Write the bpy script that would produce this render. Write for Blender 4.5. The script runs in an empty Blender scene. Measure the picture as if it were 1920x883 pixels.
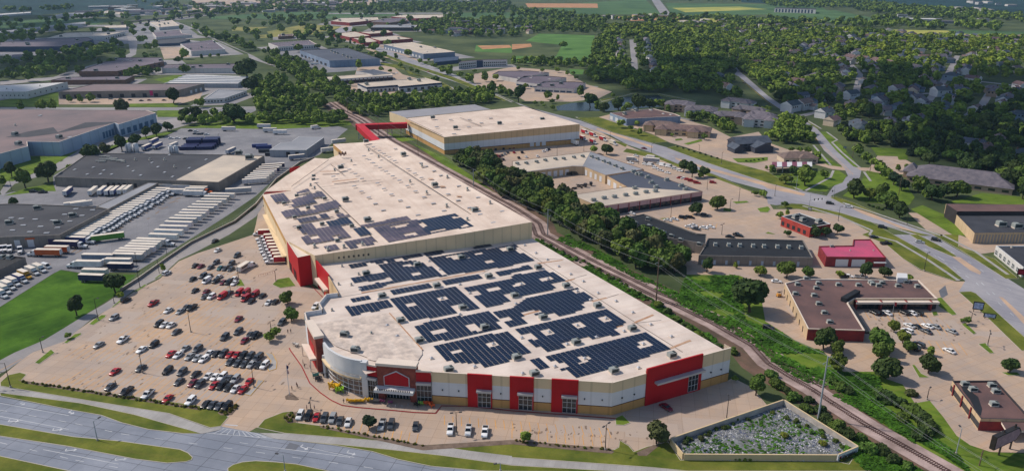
import bpy, bmesh, math, random
from mathutils import Vector, Matrix
from mathutils.geometry import tessellate_polygon
R=math.radians
random.seed(7)
sc=bpy.context.scene
COL=sc.collection
# ---------- camera ----------
F_PX,CX,CY,YH,H=1400.,960.,441.5,-62.,140.
PITCH=math.atan((CY-YH)/F_PX)
cam=bpy.data.objects.new('camera',bpy.data.cameras.new('camera'));COL.objects.link(cam)
cam.location=(0,0,H);cam.rotation_euler=(math.pi/2-PITCH,0,0)
cam.data.sensor_width=36;cam.data.lens=36*F_PX/1920;cam.data.clip_end=20000;cam.data.clip_start=1
sc.camera=cam
# ---------- light ----------
SUN_EL=R(46);SUN_DIR=Vector((-.93,.34,0)).normalized()
wd=bpy.data.worlds.new('World');sc.world=wd;wd.use_nodes=True
nt=wd.node_tree;sky=nt.nodes.new('ShaderNodeTexSky');sky.sky_type='NISHITA';sky.sun_disc=False
sky.sun_elevation=SUN_EL;sky.sun_rotation=math.atan2(SUN_DIR.x,SUN_DIR.y)
nt.links.new(sky.outputs[0],nt.nodes['Background'].inputs[0]);nt.nodes['Background'].inputs[1].default_value=.115
sun=bpy.data.objects.new('sun',bpy.data.lights.new('sun','SUN'));COL.objects.link(sun)
sun.data.energy=3.8;sun.data.angle=R(2);sun.data.color=(1,.89,.77)
sd=Vector((SUN_DIR.x*math.cos(SUN_EL),SUN_DIR.y*math.cos(SUN_EL),math.sin(SUN_EL)))
sun.rotation_euler=(-sd).to_track_quat('-Z','Y').to_euler();sun.location=(0,0,600)
sc.view_settings.view_transform='Standard';sc.view_settings.look='None'
sc.view_settings.exposure=-0.04;sc.view_settings.gamma=1
try: sc.view_settings.use_curve_mapping=False
except Exception: pass
sc.render.engine='CYCLES';sc.cycles.max_bounces=5;sc.cycles.diffuse_bounces=2;sc.cycles.volume_bounces=0
sc.cycles.use_denoising=True
# ---------- survey helpers: a point of the survey plan -> metres on the plane z ----------
cp,sp=math.cos(PITCH),math.sin(PITCH)
def G(x,y,z=0.):
    u=(x-CX)/F_PX;v=(CY-y)/F_PX
    t=(z-H)/(-sp+v*cp)
    return Vector((u*t,(cp+v*sp)*t,z))
def depth(p): return p[1]*cp-(p[2]-H)*sp
def P(s):
    out=[];ox=oy=0;k=1
    for w in s.split():
        if w=='f': ox=oy=0;k=1
        elif w[0] in 'abcd' and ',' not in w:
            r='abcd'.index(w[0]);ox=480*int(w[1]);oy=220*r;k=4 if r<3 else 3.9604
        else:
            a=w.split(',');out.append((ox+float(a[0])/k,oy+float(a[1])/k)+tuple(a[2:]))
    return out
def W(s,z=0.): return [G(p[0],p[1],z) for p in P(s)]
def S(r,g,b): 
    f=lambda c:(c/255/12.92) if c<=10 else ((c/255+.055)/1.055)**2.4
    return (f(r),f(g),f(b))
# ---------- materials ----------
MATS={}
def N(nt,t,**k):
    n=nt.nodes.new(t)
    for a,b in k.items(): setattr(n,a,b)
    return n
def math_(nt,op,a,b=None,c=None):
    n=N(nt,'ShaderNodeMath',operation=op)
    for i,v in enumerate((a,b,c)):
        if v is None: continue
        if isinstance(v,(int,float)): n.inputs[i].default_value=v
        else: nt.links.new(v,n.inputs[i])
    return n.outputs[0]
def mix_(nt,f,a,b,mode='MIX'):
    n=N(nt,'ShaderNodeMix',data_type='RGBA',blend_type=mode)
    for i,v in ((0,f),(6,a),(7,b)):
        if isinstance(v,(int,float)): n.inputs[i].default_value=v
        elif isinstance(v,tuple): n.inputs[i].default_value=(*v[:3],1)
        else: nt.links.new(v,n.inputs[i])
    return n.outputs[2]
def noise_(nt,co,scale,detail=4,rough=.6,lo=.35,hi=.65,dist=0.):
    n=N(nt,'ShaderNodeTexNoise');n.inputs['Scale'].default_value=scale;n.inputs['Detail'].default_value=detail
    n.inputs['Roughness'].default_value=rough;n.inputs['Distortion'].default_value=dist;nt.links.new(co,n.inputs['Vector'])
    m=N(nt,'ShaderNodeMapRange');m.inputs[1].default_value=lo;m.inputs[2].default_value=hi
    nt.links.new(n.outputs[0],m.inputs[0]);return m.outputs[0]
def rot_(nt,co,deg,sx=1,sy=1,sz=1):
    m=N(nt,'ShaderNodeMapping');m.inputs['Rotation'].default_value=(0,0,R(-deg));nt.links.new(co,m.inputs[0])
    m2=N(nt,'ShaderNodeMapping');m2.inputs['Scale'].default_value=(sx,sy,sz);nt.links.new(m.outputs[0],m2.inputs[0]);return m2.outputs[0]
def lines_(nt,v,period,width):
    a=math_(nt,'FRACT',math_(nt,'DIVIDE',v,period));return math_(nt,'LESS_THAN',a,width/period)
def mat(name,col,rough=.8,var=.18,scale=.12,fine=1.5,metal=0.,obj=False,c2=None,joint=None,seam=None,streak=None,ribs=None,island=0.,bump=0.,spec=.3,rnd=0.,bands=None,emit=0.,mow=None):
    if name in MATS: return MATS[name]
    m=bpy.data.materials.new(name);m.use_nodes=True;t=m.node_tree;b=t.nodes['Principled BSDF']
    geo=N(t,'ShaderNodeNewGeometry');co=geo.outputs['Position']
    b.inputs['Roughness'].default_value=rough;b.inputs['Metallic'].default_value=metal;b.inputs['Specular IOR Level'].default_value=spec
    if obj:
        oi=N(t,'ShaderNodeObjectInfo');base=oi.outputs['Color']
        if var>0:
            n1=noise_(t,co,fine,3);base=mix_(t,n1,mix_(t,var,base,(0,0,0)),base)
    else:
        d=tuple(c*(1-var) for c in col);l=tuple(min(1,c*(1+var)) for c in col)
        if c2: d=c2
        n1=noise_(t,co,scale,5,.62);base=mix_(t,n1,d,l)
        n2=noise_(t,co,fine,4,.7,.25,.75)
        base=mix_(t,math_(t,'MULTIPLY',n2,min(.9,var*1.6)),base,tuple(c*.55 for c in col))
    if streak: # (deg, strength, colour)
        s=noise_(t,rot_(t,co,streak[0],.03,.5,.5),1.,4,.6,.48,.75)
        base=mix_(t,math_(t,'MULTIPLY',s,streak[1]),base,streak[2])
    if bands: # (deg, period, strength, colour): broad lanes
        sx=N(t,'ShaderNodeSeparateXYZ');t.links.new(rot_(t,co,bands[0]),sx.inputs[0])
        base=mix_(t,math_(t,'MULTIPLY',lines_(t,sx.outputs[1],bands[1],bands[1]*.5),bands[2]),base,bands[3])
    if joint: # (deg, px, py, width, strength, colour)
        sx=N(t,'ShaderNodeSeparateXYZ');t.links.new(rot_(t,co,joint[0]),sx.inputs[0])
        l=math_(t,'MAXIMUM',lines_(t,sx.outputs[0],joint[1],joint[3]),lines_(t,sx.outputs[1],joint[2],joint[3]))
        base=mix_(t,math_(t,'MULTIPLY',l,joint[4]),base,joint[5])
        cl=N(t,'ShaderNodeTexWhiteNoise',noise_dimensions='2D');vm=N(t,'ShaderNodeCombineXYZ')
        t.links.new(math_(t,'FLOOR',math_(t,'DIVIDE',sx.outputs[0],joint[1])),vm.inputs[0]);t.links.new(math_(t,'FLOOR',math_(t,'DIVIDE',sx.outputs[1],joint[2])),vm.inputs[1])
        t.links.new(vm.outputs[0],cl.inputs['Vector'])
        base=mix_(t,math_(t,'MULTIPLY',cl.outputs[0],.16),base,tuple(c*.45 for c in col))
    if seam: # sheet seams (deg, period, width, strength)
        sx=N(t,'ShaderNodeSeparateXYZ');t.links.new(rot_(t,co,seam[0]),sx.inputs[0])
        base=mix_(t,math_(t,'MULTIPLY',lines_(t,sx.outputs[1],seam[1],seam[2]),seam[3]),base,tuple(c*.4 for c in col))
    if ribs: # vertical cladding joints (period, strength)
        sx=N(t,'ShaderNodeSeparateXYZ');t.links.new(co,sx.inputs[0])
        l=math_(t,'MAXIMUM',lines_(t,math_(t,'ADD',sx.outputs[0],math_(t,'MULTIPLY',sx.outputs[1],.6)),ribs[0],ribs[0]*.12),0)
        base=mix_(t,math_(t,'MULTIPLY',l,ribs[1]),base,tuple(c*.45 for c in col))
    if island>0:
        dk=mix_(t,1.,base,(.3,.3,.34),'MULTIPLY');base=mix_(t,math_(t,'MULTIPLY',geo.outputs['Random Per Island'],island),base,dk)
    if rnd>0:
        oi=N(t,'ShaderNodeObjectInfo')
        hs=N(t,'ShaderNodeHueSaturation');t.links.new(base,hs.inputs['Color'])
        t.links.new(math_(t,'MULTIPLY_ADD',oi.outputs['Random'],rnd*2,1-rnd),hs.inputs['Value'])
        t.links.new(math_(t,'MULTIPLY_ADD',oi.outputs['Random'],.05,.475),hs.inputs['Hue']);base=hs.outputs[0]
    t.links.new(base,b.inputs['Base Color'])
    if bump>0:
        bp=N(t,'ShaderNodeBump');bp.inputs['Strength'].default_value=bump;bp.inputs['Distance'].default_value=.1
        nn=N(t,'ShaderNodeTexNoise');nn.inputs['Scale'].default_value=fine*2;t.links.new(co,nn.inputs['Vector'])
        t.links.new(nn.outputs[0],bp.inputs['Height']);t.links.new(bp.outputs[0],b.inputs['Normal'])
    if emit>0:
        b.inputs['Emission Color'].default_value=(*col,1);b.inputs['Emission Strength'].default_value=emit
    MATS[name]=m;return m
# ---------- mesh builder ----------
ORG={}
class MB:
    def __init__(s): s.v=[];s.f=[];s.m=[]
    def quad(s,a,b,c,d,m=0):
        i=len(s.v);s.v+=[tuple(a),tuple(b),tuple(c),tuple(d)];s.f.append((i,i+1,i+2,i+3));s.m.append(m)
    def tri(s,a,b,c,m=0):
        i=len(s.v);s.v+=[tuple(a),tuple(b),tuple(c)];s.f.append((i,i+1,i+2));s.m.append(m)
    def poly(s,pts,m=0,up=True):
        pts=[Vector(p) for p in pts];i=len(s.v);s.v+=[tuple(p) for p in pts]
        for t in tessellate_polygon([[Vector((p.x,p.y,0)) for p in pts]]):
            a,b,c=[pts[k] for k in t];n=(b-a).cross(c-a)
            s.f.append(tuple(i+k for k in (t if (n.z>0)==up else t[::-1])));s.m.append(m)
    def prism(s,pts,z0,z1,ms=0,mt=None,top=True):
        mt=ms if mt is None else mt
        pts=[Vector((p[0],p[1],0)) for p in pts]
        if area(pts)<0: pts=pts[::-1]
        n=len(pts)
        for i in range(n):
            a,b=pts[i],pts[(i+1)%n]
            s.quad((a.x,a.y,z0),(b.x,b.y,z0),(b.x,b.y,z1),(a.x,a.y,z1),ms)
        if top: s.poly([(p.x,p.y,z1) for p in pts],mt)
    def box(s,c,sz,rot=0.,m=0,mt=None):
        cx,cy,cz=c;hx,hy=sz[0]/2,sz[1]/2;ca,sa=math.cos(rot),math.sin(rot)
        q=[(cx+ca*x-sa*y,cy+sa*x+ca*y) for x,y in((-hx,-hy),(hx,-hy),(hx,hy),(-hx,hy))]
        s.prism(q,cz,cz+sz[2],m,mt);s.poly([(x,y,cz) for x,y in q],m,False)
    def tube(s,p0,p1,r0,r1=None,n=6,m=0,cap=True):
        r1=r0 if r1 is None else r1;p0,p1=Vector(p0),Vector(p1);d=(p1-p0).normalized()
        u=d.orthogonal().normalized();w=d.cross(u);i=len(s.v)
        for p,r in((p0,r0),(p1,r1)):
            for k in range(n):
                a=2*math.pi*k/n;s.v.append(tuple(p+(u*math.cos(a)+w*math.sin(a))*r))
        for k in range(n):
            s.f.append((i+k,i+(k+1)%n,i+n+(k+1)%n,i+n+k));s.m.append(m)
        if cap:
            s.f.append(tuple(i+n+k for k in range(n)));s.m.append(m);s.f.append(tuple(i+k for k in reversed(range(n))));s.m.append(m)
    def loft(s,rings,m=0,cap=True):
        n=len(rings[0]);i=len(s.v)
        for r in rings: s.v+=[tuple(p) for p in r]
        for j in range(len(rings)-1):
            for k in range(n):
                s.f.append((i+j*n+k,i+j*n+(k+1)%n,i+(j+1)*n+(k+1)%n,i+(j+1)*n+k));s.m.append(m)
        if cap:
            s.f.append(tuple(i+k for k in reversed(range(n))));s.m.append(m)
            e=i+(len(rings)-1)*n;s.f.append(tuple(e+k for k in range(n)));s.m.append(m)
    def ribbon(s,pts,w,z,m=0):
        pts=[Vector((p[0],p[1],0)) for p in pts];L=[]
        for i,p in enumerate(pts):
            a=pts[max(0,i-1)];b=pts[min(len(pts)-1,i+1)];d=(b-a).normalized();L.append((p+Vector((-d.y,d.x,0))*w/2,p-Vector((-d.y,d.x,0))*w/2))
        for i in range(len(pts)-1):
            a,b=L[i];c,d=L[i+1];s.quad((b.x,b.y,z),(d.x,d.y,z),(c.x,c.y,z),(a.x,a.y,z),m)
    def mesh(s,name,mats,smooth=False,org=(0,0,0)):
        me=bpy.data.meshes.new(name);o=Vector(org)
        me.from_pydata([tuple(Vector(v)-o) for v in s.v],[],s.f)
        for m in mats: me.materials.append(m)
        me.polygons.foreach_set('material_index',s.m)
        if smooth: me.polygons.foreach_set('use_smooth',[True]*len(s.f))
        me.update();return me
    def build(s,name,mats,parent=None,smooth=False,label=None):
        if not s.f: return None
        if not isinstance(mats,(list,tuple)): mats=[mats]
        org=ORG.get(parent.name,(0,0,0)) if parent else (0,0,0)
        o=bpy.data.objects.new(name,s.mesh(name,mats,smooth,org));COL.objects.link(o)
        if parent: o.parent=parent;ORG[o.name]=org
        if label: o['label']=label
        return o
def area(p): return sum(p[i][0]*p[(i+1)%len(p)][1]-p[(i+1)%len(p)][0]*p[i][1] for i in range(len(p)))/2
THINGS=[];FOOT=[]
def thing(name,label,cat,loc=(0,0,0),rz=0.,group=None):
    o=bpy.data.objects.new(name,None);COL.objects.link(o);o.location=loc;o.rotation_euler=(0,0,rz)
    o.empty_display_size=.5;ORG[o.name]=tuple(loc);o['label']=label;o['category']=cat
    if group: o['group']=group
    THINGS.append(o);return o
def tag(o,label,cat,group=None):
    o['label']=label;o['category']=cat
    if group:o['group']=group
    THINGS.append(o);return o
def struct(o,kind='structure',label=None):
    o['kind']=kind
    if label:o['label']=label
    return o
class Kind:
    """build a thing once, afterwards copy the thing and every part of it"""
    def __init__(s,fn): s.fn=fn;s.proto=None
    def put(s,loc,rz,label,cat,group=None,color=None,name=None,scale=1.):
        if s.proto is None:
            t=s.fn();s.proto=t
        else:
            t=s.proto.copy();COL.objects.link(t)
            for ch in list(s.proto.children):
                c=ch.copy();COL.objects.link(c);c.parent=t
                for g in ch.children:
                    d=g.copy();COL.objects.link(d);d.parent=c
        t.location=loc;t.rotation_euler=(0,0,rz);t.scale=(scale,)*3;t['label']=label;t['category']=cat
        if group:t['group']=group
        elif 'group' in t: del t['group']
        if color:
            for ch in t.children:
                if ch.name.split('.')[0] in('body','cab','hood','box'): ch.color=(*color,1)
        THINGS.append(t);return t
def inside(p,poly):
    x,y=p[0],p[1];c=False;n=len(poly)
    for i in range(n):
        a,b=poly[i],poly[i-1]
        if (a[1]>y)!=(b[1]>y) and x<(b[0]-a[0])*(y-a[1])/(b[1]-a[1])+a[0]: c=not c
    return c
def heading(px,a,b):
    A=G(px[0],px[1]);B=G(px[0]+a,px[1]+b);return math.atan2(B.y-A.y,B.x-A.x)
# ---------- ground materials ----------
def gm(n,c,**k): return mat(n,S(*c),**k)
GR=gm('ground_grass',(88,98,64),c2=S(54,70,46),var=.25,scale=.012,fine=.35,rough=.95,spec=.1)
LAWN=gm('lawn_grass',(98,122,42),c2=S(62,90,28),var=.28,scale=.07,fine=.9,rough=.95,spec=.1,bands=(-40,3.2,.22,S(120,138,58)),streak=(20,.3,S(136,128,66)))
MEADOW=gm('meadow_grass',(76,112,34),c2=S(36,74,16),var=.4,scale=.045,fine=.7,rough=.95,spec=.1,streak=(50,.3,S(96,128,44)))
VERGE=gm('verge_grass',(110,114,48),c2=S(66,88,32),var=.3,scale=.08,fine=1.,rough=.95,spec=.1,streak=(-14,.35,S(118,108,58)))
DRY=gm('dry_field_grass',(150,142,84),c2=S(112,120,70),var=.2,scale=.012,fine=.1,rough=.95,spec=.1)
FIELD=gm('field_grass',(84,112,70),c2=S(66,94,62),var=.2,scale=.006,fine=.1,rough=.95,spec=.1)
DARKF=gm('far_dark_field',(38,66,64),c2=S(28,52,56),var=.2,scale=.004,fine=.05,rough=.95,spec=.1)
SPORT=gm('sport_grass',(92,128,66),c2=S(78,114,58),var=.15,scale=.02,fine=.2,rough=.95,spec=.1)
SUNF=gm('pale_field_grass',(176,170,88),c2=S(132,146,76),var=.2,scale=.01,fine=.1,rough=.95,spec=.1)
DIRT=gm('dirt',(186,140,104),var=.2,scale=.05,fine=.4,rough=.95,spec=.1)
TAN=gm('lot_concrete',(186,162,140),c2=S(168,155,146),var=.08,scale=.03,fine=.7,rough=.85,joint=(-10,4.6,4.6,.12,.45,S(120,98,82)),streak=(80,.2,S(200,162,122)))
TAN2=gm('far_lot_concrete',(186,162,140),c2=S(168,155,146),var=.12,scale=.03,fine=.4,rough=.85,joint=(25,5,5,.16,.4,S(126,104,88)),streak=(30,.3,S(204,160,112)))
YARD=gm('yard_concrete',(140,140,144),c2=S(112,114,122),var=.14,scale=.03,fine=.4,rough=.85,joint=(25,6,6,.15,.35,S(80,82,90)),streak=(70,.3,S(96,98,106)))
DRIVE=gm('drive_concrete',(158,152,148),c2=S(134,134,138),var=.12,scale=.03,fine=.5,rough=.85,joint=(57,5,5,.12,.4,S(104,100,98)))
ROAD=gm('road_concrete',(140,146,158),c2=S(120,128,142),var=.12,scale=.05,fine=.6,rough=.8,joint=(-15,9.2,4.1,.16,.75,S(48,54,64)),streak=(-15,.3,S(100,108,120)))
AVE=gm('avenue_concrete',(156,154,158),c2=S(136,136,146),var=.12,scale=.03,fine=.5,rough=.8,streak=(-48,.45,S(112,114,124)))
FROAD=gm('side_street_concrete',(150,146,146),c2=S(130,130,134),var=.12,scale=.02,fine=.3,rough=.85)
WALK=gm('path_concrete',(168,166,164),c2=S(152,150,148),var=.1,scale=.1,fine=.9,rough=.85,joint=(-15,1.8,30,.09,.35,S(110,108,106)))
PLAZA=gm('plaza_concrete',(186,164,144),c2=S(170,156,146),var=.1,scale=.1,fine=1.,rough=.85,joint=(-7,2.4,2.4,.09,.35,S(128,110,96)))
MULCH=gm('mulch_bed',(120,104,92),var=.3,scale=.4,fine=2.5,rough=.95)
BALLAST=gm('ballast',(176,156,150),c2=S(138,120,114),var=.25,scale=.12,fine=2.,rough=.95,streak=(118,.3,S(96,80,74)))
EARTH=gm('earth_shoulder',(112,88,76),c2=S(74,66,56),var=.3,scale=.06,fine=1.,rough=.95,streak=(118,.5,S(62,78,40)))
KERB=gm('kerb_concrete',(186,178,166),var=.1,fine=1.5,rough=.85)
KERBR=gm('red_kerb_paint',(150,30,34),var=.15,fine=1.5,rough=.7)
WHITE=gm('white_road_paint',(204,206,208),c2=S(160,166,174),var=.12,fine=2.,rough=.7)
YELLOW=gm('yellow_road_paint',(214,156,74),var=.2,fine=1.2,rough=.7)
TANLANE=gm('turn_lane_concrete',(196,164,136),c2=S(170,150,134),var=.12,scale=.06,fine=.6,rough=.85)
PATCH=gm('dark_patch',(104,108,116),var=.12,fine=.8,rough=.85)
WATER=mat('pond_water',(.012,.022,.03),rough=.25,var=.05,spec=.12)
def sheet(name,m,s,z,skirt=0.,km=None,wn=None):
    b=MB();polys=s if isinstance(s,list) else [s]
    for k,q in enumerate(polys):
        w=W(q) if isinstance(q,str) else q
        if k: z+=.0035
        if skirt>0:
            # raised island with a kerb round it
            w=[Vector((p[0],p[1],0)) for p in w]
            if area(w)<0:w=w[::-1]
            n=len(w);inn=[]
            for i in range(n):
                a,p,c=w[i-1],w[i],w[(i+1)%n];d1=(p-a).normalized();d2=(c-p).normalized();nn=Vector((-d1.y-d2.y,d1.x+d2.x,0))
                nn=nn.normalized() if nn.length>1e-4 else Vector((-d1.y,d1.x,0));inn.append(p+nn*.22)
            for i in range(n):
                a,c=w[i],w[(i+1)%n];e,f=inn[i],inn[(i+1)%n]
                b.quad((a.x,a.y,z-skirt),(c.x,c.y,z-skirt),(c.x,c.y,z),(a.x,a.y,z),1)
                b.quad((a.x,a.y,z),(c.x,c.y,z),(f.x,f.y,z),(e.x,e.y,z),1)
            b.poly([(p.x,p.y,z) for p in inn],0)
        else: b.poly([(p[0],p[1],z) for p in w],0)
    return struct(b.build(name,[m,km or KERB]))
# ground: one sheet to the horizon
b=MB();b.poly([(-6000,-600,0),(6000,-600,0),(6000,9000,0),(-6000,9000,0)]);struct(b.build('ground',GR))
# ---------- far fields ----------
sheet('far_field',DARKF,['a1 -200,-60 1920,-60 1920,2 900,10 -200,14','a0 -400,-60 1500,-40 1100,45 800,75 300,115 -400,150','a0 700,60 1300,40 1250,100 800,130 500,120','a3 -200,-60 2300,-60 2300,160 1300,110 700,60 -200,20'],.02)
sheet('field',FIELD,['a0 -300,170 500,140 860,150 700,195 200,220 -300,225','a1 0,110 200,92 900,96 1300,104 1000,122 200,155 0,140','a2 200,70 560,20 1000,0 1120,110 560,112 300,95','a2 1150,25 2300,40 2400,105 1200,122','a3 0,95 500,80 900,160 500,170 0,130','a3 1340,225 2300,250 2300,300 1500,275','a1 1400,100 1920,95 a2 300,110 0,140 a1 1450,140','a0 1560,130 1920,105 a1 0,110 0,140 a0 1600,150'],.03)
sheet('dry_field',DRY,['a1 80,240 380,182 640,205 560,232 420,245 100,262','a1 -180,205 100,205 -60,235 -180,235','a1 0,265 500,245 420,262 0,290'],.04)
sheet('pale_field',SUNF,['a2 540,115 1000,135 1180,160 1920,190 1700,150 1240,125 900,128','a3 800,222 1340,232 1560,268 1200,272 850,252','a2 1200,62 1700,52 1920,72 1300,95','a3 150,150 420,150 400,175 150,170'],.05)
sheet('sports_field',SPORT,['a2 205,255 620,268 585,472 500,478 280,440 330,425 375,340 100,310','a2 0,420 160,425 150,470 0,470','a1 1650,340 1920,345 a2 0,400 a1 1640,390','a2 430,520 540,525 530,560 440,560'],.04)
sheet('infield_dirt',DIRT,['a1 1660,345 1900,340 1920,360 1700,372','a2 0,335 140,330 150,352 0,375','a2 100,28 640,30 645,62 120,58','a2 740,128 1000,135 1180,150 900,160','a2 1140,118 1260,130 1240,160 1160,150'],.06)
# ---------- lots and yards ----------
sheet('truck_yard',YARD,['c0 -300,700 0,540 400,290 460,262 600,285 1020,280 1480,0 b0 1700,740 1920,590 b1 130,470 330,340 480,280 640,130 690,90 560,50 60,55 b0 1920,75 1360,85 1210,160 960,180 650,290 400,440 400,520 200,540 -300,640'],.03)
sheet('parking_lot',TAN,['d0 60,240 -250,330 -250,300 0,190 230,0 c0 250,870 480,790 690,640 830,545 1000,430 1200,330 1340,200 1480,140 1900,0 b0 1920,800 b1 30,640 250,880 c1 330,380 560,430 480,520 360,620 380,760 d1 460,140 640,300 1310,380 d2 0,430 735,470 1600,212 1640,190 1780,260 1901,400 1160,660 910,735 870,690 800,650 790,700 760,720 0,650 d1 1240,690 470,545 300,530 0,560 d0 1850,590 1640,550 1700,480 1500,400 160,210'],.03)
sheet('drive',DRIVE,['d0 -300,190 0,60 105,0 c0 330,790 480,700 560,650 640,600 780,520 920,430 1030,340 1240,190 1430,70 1560,0 b0 1760,800 1920,680 b1 40,590 70,640 b0 1920,745 c0 1720,0 1480,125 1340,190 1200,320 1000,420 830,550 690,630 480,800 250,880 d0 230,10 60,130 -300,310'],.045)
sheet('commercial_lot',TAN2,['b1 1640,270 b2 0,200 500,30 700,130 870,215 1050,290 1240,375 1480,440 1660,510 1900,600 b3 40,690 230,690 540,740 760,860 c3 700,0 880,70 1010,180 1140,265 1400,350 1480,350 1430,430 1620,600 1920,840 d3 2000,150 2000,760 1901,745 1650,740 1500,690 1400,620 1300,480 1200,360 1090,380 1000,240 880,200 800,145 560,145 540,130 c3 430,890 200,790 100,725 0,720 c2 1900,650 1850,370 1700,305 1310,300 1310,240 1000,0 b2 870,880 760,790 650,760 440,580 170,470 b1 1840,350',
 'b2 650,0 860,60 1060,130 1180,190 1300,225 1560,310 1700,350 1920,410 b3 40,400 330,350 450,350 580,375 580,400 480,390 340,350 330,250 140,240 0,190 b2 1850,110 1640,150 1480,70 1300,20 1100,-20 900,-60','b3 640,375 760,380 820,290 990,295 1180,400 1250,430 1180,460 1040,430 900,425 700,400','c3 1230,0 1440,85 1560,150 1700,130 2000,120 2000,40 1560,50 1430,0',
 'b3 1050,715 1150,720 1400,890 c3 1230,0 b3 1180,840'],.03)
sheet('far_lot',TAN2,['a2 0,505 400,535 560,635 750,690 650,740 450,765 100,760 0,700 a1 1640,640 1620,560','a1 700,690 1040,735 1110,690 1400,680 1390,640 1100,560 1000,480 930,500 760,510','a1 820,370 1000,350 1210,450 1260,480 1100,470','a1 640,200 720,190 700,250 640,300 900,360 1000,345 800,320 560,260','a0 1200,360 1350,355 1430,430 1230,445','a0 440,745 1340,735 1530,670 1500,740 1340,785 440,785','a1 -480,-0 900,-10 900,40 200,60 -480,90'],.03)
sheet('far_yard',YARD,['a1 120,400 340,380 560,520 930,490 960,510 640,540 480,550','a0 820,200 1380,190 1480,260 1100,270 780,240','a0 0,300 1200,250 1190,340 950,330 300,420 0,420','a0 0,810 1920,815 a1 0,830 -100,880 b0 1300,10 1180,30 a0 1180,835 0,825'],.025)
# ---------- lawns over the lots ----------
sheet('meadow',MEADOW,['c0 -300,760 -60,580 0,545 400,295 450,265 600,290 960,300 1025,300 900,430 640,600 480,700 330,790 105,885 d0 0,60 -300,190'],.05)
sheet('lawn',LAWN,['b0 70,355 210,292 460,292 590,250 400,360 200,440 100,480 0,480 0,380','b0 420,490 640,350 900,180 1330,100 1250,130 960,190 650,300 420,450','b0 30,590 200,530 400,500 420,555 330,555','b0 1900,0 b1 700,30 720,60 520,75 130,90 b0 1380,80','b1 900,90 1200,170 1100,185 1000,160','b1 1180,200 1420,300 1900,640 1700,560','a0 0,755 440,690 440,800 0,800','a0 1150,600 1320,565 1450,570 1250,625','a0 970,780 1340,775 1330,805 970,805','a0 1180,830 1400,830 1400,880 1180,880','c2 1310,300 1700,305 1850,370 1900,650 c3 100,725 200,790 430,890 d3 540,130 560,145 800,145 880,200 1000,240 1090,380 1200,360 1300,480 1400,620 1500,690 1650,740 2000,760 2000,1000 1400,883 800,500 400,170 0,0 c2 1500,640 1230,500','b3 390,110 440,110 560,220 690,380 640,370 510,250','b3 440,400 530,400 590,440 560,490 480,520 440,560 280,550 380,500 490,400','b3 340,210 420,290 560,375 450,360 350,300','b3 0,440 440,400 480,440 260,550 0,470','b3 740,400 830,420 1030,500 1100,600 1060,660 740,640 560,590 700,480','b3 1070,690 1160,660 1340,740 1500,890 1380,880','b3 1500,600 1600,570 1920,600 1920,660 1340,640','b3 770,225 1040,240 1050,320 980,320 970,292 820,290','c3 60,0 -20,-10 b3 0,860'],.06)
sheet('verge',VERGE,['d0 0,225 60,170 150,150 200,165 160,210 700,285 1500,400 1620,430 1700,480 1640,550 1560,562 1250,455 640,358 0,252','d0 0,302 600,377 1000,462 1300,547 1500,604 1350,604 1100,574 900,524 750,469 550,434 0,325',
 'd1 10,560 60,500 200,445 270,438 300,470 290,520 480,545 1240,695 d2 0,655 760,722 790,705 800,655 870,695 905,738 1000,700 1160,665 1250,800 d3 0,805 510,810 600,830 665,735 800,883 d2 1300,883 1050,858 500,818 0,783 d1 1400,708 900,658 210,603',
 'd1 130,642 700,692 1000,722 1400,767 d2 0,838 600,872 900,890 -200,883 d1 1300,848 1060,798 860,738 560,688',
 'c3 700,0 880,70 1010,180 1140,260 1400,348 1460,330 1340,230 1140,110 940,0 b3 780,788 540,716 250,650 170,650 60,680 230,690 540,740 760,860','c3 1430,430 1520,425 1560,440 1960,800 1960,870 1900,870 1620,600',
 'b2 860,235 1060,275 1240,350 1500,425 1880,590 1660,510 1480,445 1240,372 1060,300 1000,295 830,260','b2 480,5 650,0 1060,135 1170,185 1060,195 760,115','b2 1160,230 1230,215 1560,315 1920,410 b3 240,555 0,495 b2 1470,345','b2 510,60 720,160 870,205 850,225 700,150 560,90'],.11,.08)
sheet('verge',VERGE,['c3 1240,0 1430,110 1780,330 1560,130 1430,90 1430,0','c3 1440,110 1600,150 1700,180 1880,330 1780,330','b3 510,595 640,640 980,790 1340,890 1240,880 960,780 560,650 460,600','b3 250,-10 400,85 370,88 230,-10','a1 900,380 1130,470 1480,580 1900,750 1860,760 1460,600 1100,480 880,390','a1 930,470 1090,490 1150,560 1300,580 1440,640 1480,670 1420,670 1260,580 1130,530 940,490','a2 660,750 900,700 1100,700 1380,755 1370,770 1080,712 900,715 680,770'],.09,.06)
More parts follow.
